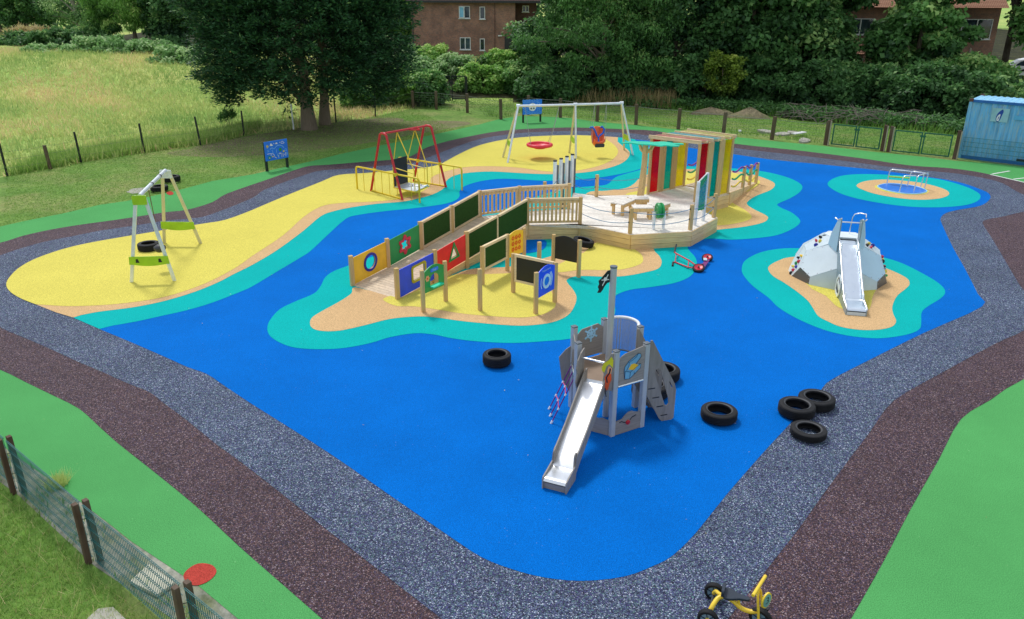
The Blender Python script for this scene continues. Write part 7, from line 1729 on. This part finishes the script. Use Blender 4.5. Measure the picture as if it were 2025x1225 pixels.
for k, (u, Y, w_, h_, m, l_) in enumerate(((1085, 57.5, 1.8, 1.1, 'leafdark', 'low dark bush at the foot of the grey green willow'), (1390, 57.5, 2.6, 1.6, 'leafdark', 'dark low shrub behind the small soil heaps'), (1520, 57, 2.6, 1.5, 'leafdark', 'dark low shrub to the right of the largest soil heap'), (1640, 55.5, 2.4, 1.3, 'leafdark', 'dark bush behind the left green gate'), (1740, 54, 2.6, 1.3, 'leafdark', 'dark bush behind the right green gate'), (1835, 51.5, 2.2, 1.4, 'leafdark', 'dark bush at the left end of the blue container'), (1240, 58, 2.4, 1.5, 'leafdark', 'dark low shrub behind the double swing'))):
    tree('understorey_bush', l_, (X(u, Y), Y), 1.2, [((X(u, Y), Y + .8, h_ * .95), (w_ * 1.25, 1.5, h_ * 1.35))], m, per=230, n=60, clump=.6, base_sh=.1, var=.1, cat='shrub', limbs=3, trunk=.06, bottom=-1, group='dark bushes under the trees')

for k, (u, Y, w_, h_, l_) in enumerate(((1130, 66, 6, 3.4, 'dark thicket filling the gap behind the grey green willow'), (1330, 67, 6.5, 3.6, 'dark thicket behind the ash tree'), (1520, 67, 6, 3.0, 'dark thicket behind the maple'))):
    tree('thicket', l_, (X(u, Y), Y), 3, [((X(u, Y), Y, 2.6), (w_, 1.4, h_))], 'leafdark', per=230, n=90, clump=.95, base_sh=.04, var=.1, cat='thicket', limbs=4, trunk=.08, bottom=-1)
# shrubs and brambles round the house and gate
for u, Y, cz, a, m, l_, sh in ((848, 71, 1.9, (2.2, 1.6, 1.2), 'leafbright', 'rounded bright bush against the left wall of the brick house', .28), (915, 69, 1.2, (1.9, 1.4, .75), 'leafyellow', 'yellow green low bush under the windows of the brick house', .26),
        (1003, 66, 1.7, (2.1, 1.8, 1.5), 'leafbright', 'tall bright bush in front of the house door', .3), (955, 62, 1.1, (2.0, 1.5, 1.2), 'leafbright', 'bright bush just right of the black gate', .26), (1035, 61, 1.3, (1.6, 1.3, 1.5), 'leafmid', 'mid green bush below the tall bright bush', .3), (1052, 68, 3.0, (1.6, 1.5, 1.7), 'leafbright', 'bright leafy bush in the corner of the house recess', .34),
        (800, 60, 1.7, (2.3, 1.6, 1.5), 'leafgrey', 'grey green bramble bank left of the black gate', .3), (842, 56.5, 1.1, (1.2, 1.1, 1.2), 'leafmid', 'dense bramble next to the first back fence post', .22), (775, 57, 1.3, (2.0, 1.6, 1.3), 'leafbright', 'bramble thicket with pale tips behind the stake fence', .22), (720, 55.5, .9, (1.8, 1.3, .95), 'leafmid', 'low bramble bank right of the conifer', .24), (760, 66, 2.2, (2.6, 1.6, 1.6), 'leafgrey', 'pale bramble mound behind the conifer on the right', .32), (895, 66, 1.5, (1.8, 1.2, 1.1), 'leafgrey', 'grey green bramble behind the black gate', .32)):
    tree('bush', l_, (X(u, Y), Y), cz, [((X(u, Y), Y, cz), a)], m, leaf=(.24, .16), per=190, n=int(16 * a[0] * a[2]) + 14, clump=.5, base_sh=sh, var=.13, cat='bush', limbs=3, trunk=.06, bottom=-1, group='bushes round the brick house and gate')
# far side of the field
for nm, u, Y, crowns, m, l_, k in (
        ('poplar_tree', 800, 84, [(802, 84, 5.5, (2.0, 2, 4.2))], 'leafbright', 'bright tree squeezed between the conifer and the house', dict(base_sh=.34)),
        ('weeping_birch', 275, 84, [(275, 84, 6.4, (4.4, 3, 4.0))], 'leafbright', 'weeping pale green birch at the far edge of the field', dict(leaf=(.34, .1), droop=.7, base_sh=.22, per=260)),
        ('airy_birch', 165, 92, [(165, 92, 6.6, (3.8, 3, 4.2)), (215, 91, 5.6, (2.6, 2, 3))], 'leafgrey', 'thin grey green birch with bare twigs left of the weeping birch', dict(leaf=(.3, .12), base_sh=.26, per=120, bark='barkpale')),
        ('field_maple', 62, 100, [(62, 100, 6.2, (3.6, 3, 4.0))], 'leafdark', 'dark round tree at the far left beyond the field', dict(base_sh=.22)),
        ('hedgerow_tree', 8, 104, [(8, 104, 7, (4, 3, 5))], 'leafbright', 'sunlit tree cut by the left edge of the picture', dict(base_sh=.3)),
        ('copper_tree', 352, 82, [(352, 82, 5.4, (2.4, 2, 3.6))], 'leafdark', 'dark reddish tree tucked behind the left side of the conifer', dict(base_sh=.1))):
    cr = [((X(cu, cy), cy, cz), a) for cu, cy, cz, a in crowns]; tree(nm, l_, (X(u, Y), Y), 9, cr, m, n=70, clump=.95, limbs=8, **{**dict(per=220), **k})
for u, Y, cz, a, m, l_, sh in ((40, 84, 1.9, (5.5, 1.4, .9), 'leafdark', 'dark hedge line at the far left of the field', .14), (130, 82, 2.3, (4.2, 1.4, .95), 'leafdark', 'dark hedge below the airy birch', .14), (215, 77, 2.0, (4.6, 1.7, .95), 'leafgrey', 'pale bramble mound at the far edge of the field', .3), (290, 75.5, 1.9, (4.2, 1.6, .8), 'leafgrey', 'second pale bramble mound under the weeping birch', .26), (120, 76, 1.6, (4.0, 1.5, .7), 'leafgrey', 'low pale bramble at the far left of the field', .3), (372, 71, 1.5, (3.2, 1.7, .95), 'leafgrey', 'pale bramble mound behind the left side of the conifer', .34), (170, 88, 2.6, (3, 1, .9), 'leafmid', 'mid green hedge bush beyond the pale bramble mound', .2), (330, 79, 1.9, (2.4, 1, 1), 'leafdark', 'dark hollow bush under the weeping birch', .05)):
    tree('hedge_bush', l_, (X(u, Y), Y), cz, [((X(u, Y), Y, cz), (a[0], a[1], a[2] * 1.35))], m, leaf=(.3, .18), per=170, n=int(11 * a[0] * max(a[2], 1)) + 10, clump=.6, base_sh=sh, var=.1, cat='bush', limbs=3, trunk=.05, bottom=-1, flat=.6, group='brambles and hedge bushes beyond the field')
tree('dry_grass_clump', 'pinkish dry grass clump under the dark round tree at the far left', (X(70, 93), 93), 2.4, [((X(68, 93), 93, 2.6), (2.4, 1, .8))], 'drygrass', leaf=(.6, .06), per=160, n=24, clump=.5, base_sh=.4, droop=-.6, cat='bush', limbs=1, trunk=.03)
# distant wood that closes the view
cc = [(x, 118 + 10 * math.sin(x * .13) + rng.uniform(-4, 6), 3.5 + rng.uniform(-1, 6)) for x in np.arange(-110, 110, .9)]
cc = np.array(cc); rr = np.stack([rng.uniform(1.4, 2.8, len(cc))] * 2 + [rng.uniform(1.4, 2.6, len(cc))], 1)
q, s = leaves(cc, rr, .2 + .12 * rng.normal(size=len(cc)), 190, .6, .4)
tag(mesh_np('distant_wood', q, 4, M['leafmid'], None, s, 'stuff'), 'distant belt of green trees closing the view behind the field and houses', 'wood')
# small sapling by the field fence
pl = (-16.09, 45.45); t = thing('sapling', 'small leafy sapling by the field fence left of the conifer', 'sapling', (*pl, 0))
cr = crown_clumps(np.array([pl[0], pl[1], .75]), np.array([.42, .4, .5]), 14, .2, .22, .1); q, s = leaves(*cr, 40, .2, .05, up=.3)
mesh_np('leaves', q - np.array([*pl, 0]), 4, M['leafmid'], t, s); mb = MB()
for k in range(6): mb.tube([(*pl, 0), (pl[0] + .3 * math.cos(k), pl[1] + .2 * math.sin(k), .9)], [.015, .006], 5)
mb.build('stem', M['bark'], t)

# ------------------------------------------------------------------ grass
def inside(poly, x, y):
    px_, py_ = np.array([p[0] for p in poly]), np.array([p[1] for p in poly]); r = np.zeros(len(x), bool); j = len(poly) - 1
    for i in range(len(poly)):
        c = ((py_[i] > y) != (py_[j] > y)) & (x < (px_[j] - px_[i]) * (y - py_[i]) / (py_[j] - py_[i] + 1e-12) + px_[i]); r ^= c; j = i
    return r
def blades(name, label, cat, poly, n, h, w, mat, lean=.4, patch=.3, base=.35, zoff=0.0, per=2, dens=None, kind='stuff'):
    xs, ys = [p[0] for p in poly], [p[1] for p in poly]
    x = rng.uniform(min(xs), max(xs), n * 3); y = rng.uniform(min(ys), max(ys), n * 3); k = inside(poly, x, y); x, y = x[k][:n], y[k][:n]
    if dens is not None: k = rng.random(len(x)) < dens(x, y); x, y = x[k], y[k]
    pt = np.sin(x * .35 + 1.3 * np.sin(y * .22)) * .5 + np.sin(y * .41 + x * .13) * .3 + np.sin(x * 1.3 + y * .9) * .2
    x = np.repeat(x, per) + rng.normal(size=len(x) * per) * w * 2; y = np.repeat(y, per) + rng.normal(size=len(y) * per) * w * 2; pt = np.repeat(pt, per); N = len(x)
    z = np.array([ground_z(a, b) for a, b in zip(x, y)]) + zoff if y.max() > 56 else np.full(N, zoff)
    a = rng.uniform(0, 2 * np.pi, N); hh = h * (.5 + rng.random(N)); ww = w * (.6 + .8 * rng.random(N)); la = rng.uniform(0, 2 * np.pi, N); lz = lean * hh * rng.random(N)
    p = np.stack([x, y, z], 1); s = np.stack([np.cos(a) * ww / 2, np.sin(a) * ww / 2, np.zeros(N)], 1); tp = p + np.stack([np.cos(la) * lz, np.sin(la) * lz, hh], 1)
    q = np.stack([p - s, p + s, tp], 1).reshape(-1, 3)
    o = mesh_np(name, q, 3, M[mat], None, base + patch * pt + rng.normal(size=N) * .1, kind); tag(o, label, cat); return o
FIELD = [FENCE_L[0], *FENCE_L[1:11], (-6, 60), (-6, 79), (-70, 79), (-70, 40)]
blades('meadow_grass', 'tall yellowing grass filling the field beyond the stake fence', 'grass', FIELD, 62000, .3, .06, 'meadowblade', 1.0, .34, .5, 0, 2)
strip = []
for i, p in enumerate(FENCE_L[1:7]): strip.append((p[0], p[1] + .15))
strip += [(p[0] - .2, p[1] + 3.4) for p in reversed(FENCE_L[1:7])]
blades('lush_grass', 'lusher green grass strip along the far side of the stake fence', 'grass', strip, 9000, .42, .045, 'blade', .8, .12, .55, 0, 2)
NEARG = [(-12, 13.7), (-9.95, 12.15), (-7.95, 10.5), (-5.93, 8.86), (-3.93, 7.27), (-2.2, 5.85), (-4, 4.5), (-9, 5.5), (-13, 9)]
blades('near_grass', 'rough green grass with dry stems outside the near mesh fence', 'grass', NEARG, 52000, .07, .009, 'blade', 1.1, .25, .62, 0, 2)
blades('dry_stems', 'pale dry grass stems lying in the near grass', 'grass', NEARG, 5200, .12, .006, 'drygrass', 2.4, .1, .6, .012, 1)
blades('fence_weeds', 'weeds growing through the foot of the near mesh fence', 'weeds', [(p[0] - .12, p[1] - .1) for p in NP] + [(p[0] + .3, p[1] + .26) for p in reversed(NP)], 5200, .13, .012, 'blade', .9, .25, .36, 0, 2, lambda x, y: .35 + .4 * np.sin(x * 4.1) * np.sin(x * 1.7 + 2))
BACK = [(-6.80, 54.92), (-5.18, 54.49), (-3.00, 53.03), (-0.93, 50.35), (0.84, 52.37), (2.77, 51.44), (5.19, 49.74), (7.43, 48.52), (9.69, 46.90), (11.94, 45.30), (14.17, 43.56), (16.51, 41.96), (18.90, 40.19), (21.40, 38.31), (22.05, 39.35), (19.39, 41.31), (16.90, 43.02), (14.51, 44.71), (12.24, 46.53), (9.93, 48.12), (7.62, 49.82), (5.33, 51.21), (2.83, 52.67), (0.86, 53.52), (-0.96, 51.64), (-3.21, 54.08), (-6.98, 56.44)]
blades('fence_foot_grass', 'uncut grass along the foot of the back wire fence', 'grass', BACK, 7000, .22, .04, 'blade', .5, .15, .3, 0, 2, lambda x, y: .5 + .4 * np.sin(x * 1.9) * np.sin(x * .7))
LAWNP = FENCE_L[1:] + [(-3.35, 45.86), (-5.31, 42.98), (-6.98, 40.71), (-8.46, 38.52), (-9.32, 36.96), (-10.56, 35.12), (-11.29, 33.94), (-12.58, 32.61), (-13.32, 31.02), (-14.67, 29.16), (-15.35, 28.62), (-16.07, 27.36), (-16.86, 26.38), (-17.29, 25.68)]
blades('lawn_grass', 'short mown grass blades over the left lawn', 'grass', LAWNP, 42000, .035, .03, 'blade', 1.2, .1, .4, .006, 1)
LAWNB = [(-6.20, 60.37), (-0.96, 51.64), (0.99, 53.29), (5.27, 50.57), (9.82, 47.55), (14.36, 44.21), (16.95, 42.57), (19.47, 40.89), (21.92, 39.08), (25.18, 45.37), (21.90, 47.76), (18.59, 50.40), (15.47, 52.89), (11.24, 55.11), (6.67, 57.50), (1.28, 58.10), (-2.11, 61.75)]
blades('back_lawn_grass', 'short mown grass blades over the back lawn', 'grass', LAWNB, 30000, .05, .04, 'blade', 1.2, .1, .34, .006, 1)
UND = [(1.27, 57.29), (6.58, 56.70), (11.10, 54.37), (15.40, 52.67), (18.37, 49.78), (22.18, 47.03), (24.83, 44.69), (26.85, 48.29), (23.93, 51.00), (19.83, 53.98), (16.55, 56.83), (11.90, 58.52), (7.04, 60.91), (1.76, 62.22)]
blades('undergrowth', 'tall weeds and dry stalks along the edge of the trees', 'weeds', UND, 5000, .42, .05, 'blade', .8, .12, .1, 0, 2)
blades('dry_weeds', 'straw coloured dry weeds under the willow at the back', 'weeds', [(1.47, 58.11), (3.77, 57.12), (7.08, 56.46), (10.85, 54.85), (11.33, 57.42), (7.41, 59.18), (3.96, 60.19), (1.53, 60.98)], 1500, .95, .05, 'drygrass', .5, .1, .3, 0, 2)
# twig pile
tp_ = (20.83, 48.87); t = thing('twig_pile', 'heap of bare grey branches under the trees behind the left green gate', 'brush pile', (*tp_, 0)); mb = MB()
for k in range(130):
    u = rng.uniform(-3.4, 3.6); v = rng.uniform(-.8, 1.4); a = rng.uniform(0, 3.1); L_ = rng.uniform(.6, 2.2); z = rng.uniform(.1, .9); p = Vector((tp_[0] + u, tp_[1] + v - u * .35, z)); d = Vector((math.cos(a), math.sin(a) * .6, rng.uniform(-.25, .5)))
    mb.tube([p - d * L_ / 2, p + Vector((0, 0, .08)), p + d * L_ / 2], [.022, .018, .006], 4, False)
mb.build('branches', M['twig'], t)
# bright tuft by the near fence, leaf litter on the rubber
tf = (-7.36, 10.77); o = blades('grass_tuft', 'bright grass tuft beside the second post of the near mesh fence', 'grass tuft', [(tf[0] + .12 * math.cos(a), tf[1] + .16 * math.sin(a)) for a in np.linspace(0, 6.2, 12)], 300, .15, .014, 'blade', 1.2, .0, .9, 0, 2, None, None)

# weeds with leaves at the edge of the wood
n = 700; ux = rng.uniform(1045, 1900, n)
wc = []
for k in range(n):
    x = rng.uniform(1.5, 36); ya = float(np.interp(x, [p[0] for p in LE], [p[1] for p in LE])); y = ya + rng.uniform(.1, 4.2); wc.append((x, y, ground_z(x, y) + rng.uniform(.1, .45)))
wc = np.array(wc); q, s_ = leaves(wc, np.repeat(np.array([[.5, .5, .32]]), n, 0), .14 + .1 * rng.normal(size=n), 60, .2, .12, up=.8)
tag(mesh_np('woodland_weeds', q, 4, M['leafmid'], None, s_, 'stuff'), 'leafy weeds and nettles along the foot of the trees', 'weeds')
# litter blown on to the rubber
n = 130; lx, ly = rng.uniform(-9, 13, n), rng.uniform(8.5, 34, n)
c = np.stack([lx, ly, np.full(n, .062)], 1); a = rng.uniform(0, 6.28, n); L_ = rng.uniform(.01, .028, n)[:, None]; d = np.stack([np.cos(a), np.sin(a), 0 * a], 1); e = np.stack([-np.sin(a), np.cos(a), 0 * a], 1) * .4
q = np.stack([c - d * L_, c - e * L_, c + d * L_, c + e * L_], 1).reshape(-1, 3)
tag(mesh_np('leaf_litter', q, 4, M['drygrass'], None, rng.uniform(.1, .9, n), 'stuff'), 'scattered dry leaf scraps blown over the rubber surface', 'litter')

# ------------------------------------------------------------------ camera and light
cam = bpy.data.cameras.new('camera'); cam.sensor_width = 36.0; cam.lens = 36.0 * 1560.0 / 2025.0
cam.clip_start = .1; cam.clip_end = 2000
co = bpy.data.objects.new('camera', cam); col.objects.link(co)
co.location = (0, 0, 7.5)
co.matrix_world = Matrix.Translation((0, 0, 7.5)) @ Matrix.Rotation(R(90) - 0.385195, 4, 'X') @ Matrix.Rotation(0.005236, 4, 'Z')
scene.camera = co
SUN_AZ, SUN_EL = math.atan2(-.5, .9), R(58)
sd = Vector((math.sin(SUN_AZ) * math.cos(SUN_EL), math.cos(SUN_AZ) * math.cos(SUN_EL), math.sin(SUN_EL)))
sun = bpy.data.lights.new('sun', 'SUN'); sun.energy = 2.1; sun.angle = R(10); sun.color = (1, .975, .94)
so = bpy.data.objects.new('sun', sun); col.objects.link(so); so.location = (0, 0, 30)
so.rotation_euler = (-sd).to_track_quat('-Z', 'Y').to_euler()
w = bpy.data.worlds.new('World'); scene.world = w; w.use_nodes = True
nt = w.node_tree; bg = nt.nodes['Background']
sky = nt.nodes.new('ShaderNodeTexSky'); sky.sky_type = 'NISHITA'; sky.sun_disc = False
sky.sun_elevation = SUN_EL; sky.sun_rotation = SUN_AZ; sky.dust_density = 1.5; sky.air_density = 1.0; sky.altitude = 50
# broken thin cloud over the blue: bright white veil with gaps
tc = nt.nodes.new('ShaderNodeTexCoord'); mp = nt.nodes.new('ShaderNodeMapping'); mp.inputs['Scale'].default_value = (1.6, 1.6, 3.2)
cn_ = nt.nodes.new('ShaderNodeTexNoise'); cn_.inputs['Scale'].default_value = 1.7; cn_.inputs['Detail'].default_value = 6; cn_.inputs['Roughness'].default_value = .6
cr_ = nt.nodes.new('ShaderNodeValToRGB'); cr_.color_ramp.elements[0].position = .3; cr_.color_ramp.elements[1].position = .62
cm = nt.nodes.new('ShaderNodeMix'); cm.data_type = 'RGBA'; cm.inputs[7].default_value = (6.2, 6.4, 6.7, 1)
nt.links.new(tc.outputs['Generated'], mp.inputs[0]); nt.links.new(mp.outputs[0], cn_.inputs['Vector']); nt.links.new(cn_.outputs['Fac'], cr_.inputs[0])
nt.links.new(cr_.outputs[0], cm.inputs[0]); nt.links.new(sky.outputs[0], cm.inputs[6]); nt.links.new(cm.outputs[2], bg.inputs[0]); bg.inputs[1].default_value = .15
scene.view_settings.view_transform = 'Standard'; scene.view_settings.look = 'None'; scene.view_settings.exposure = 0
scene.render.resolution_x = 1024; scene.render.resolution_y = 619
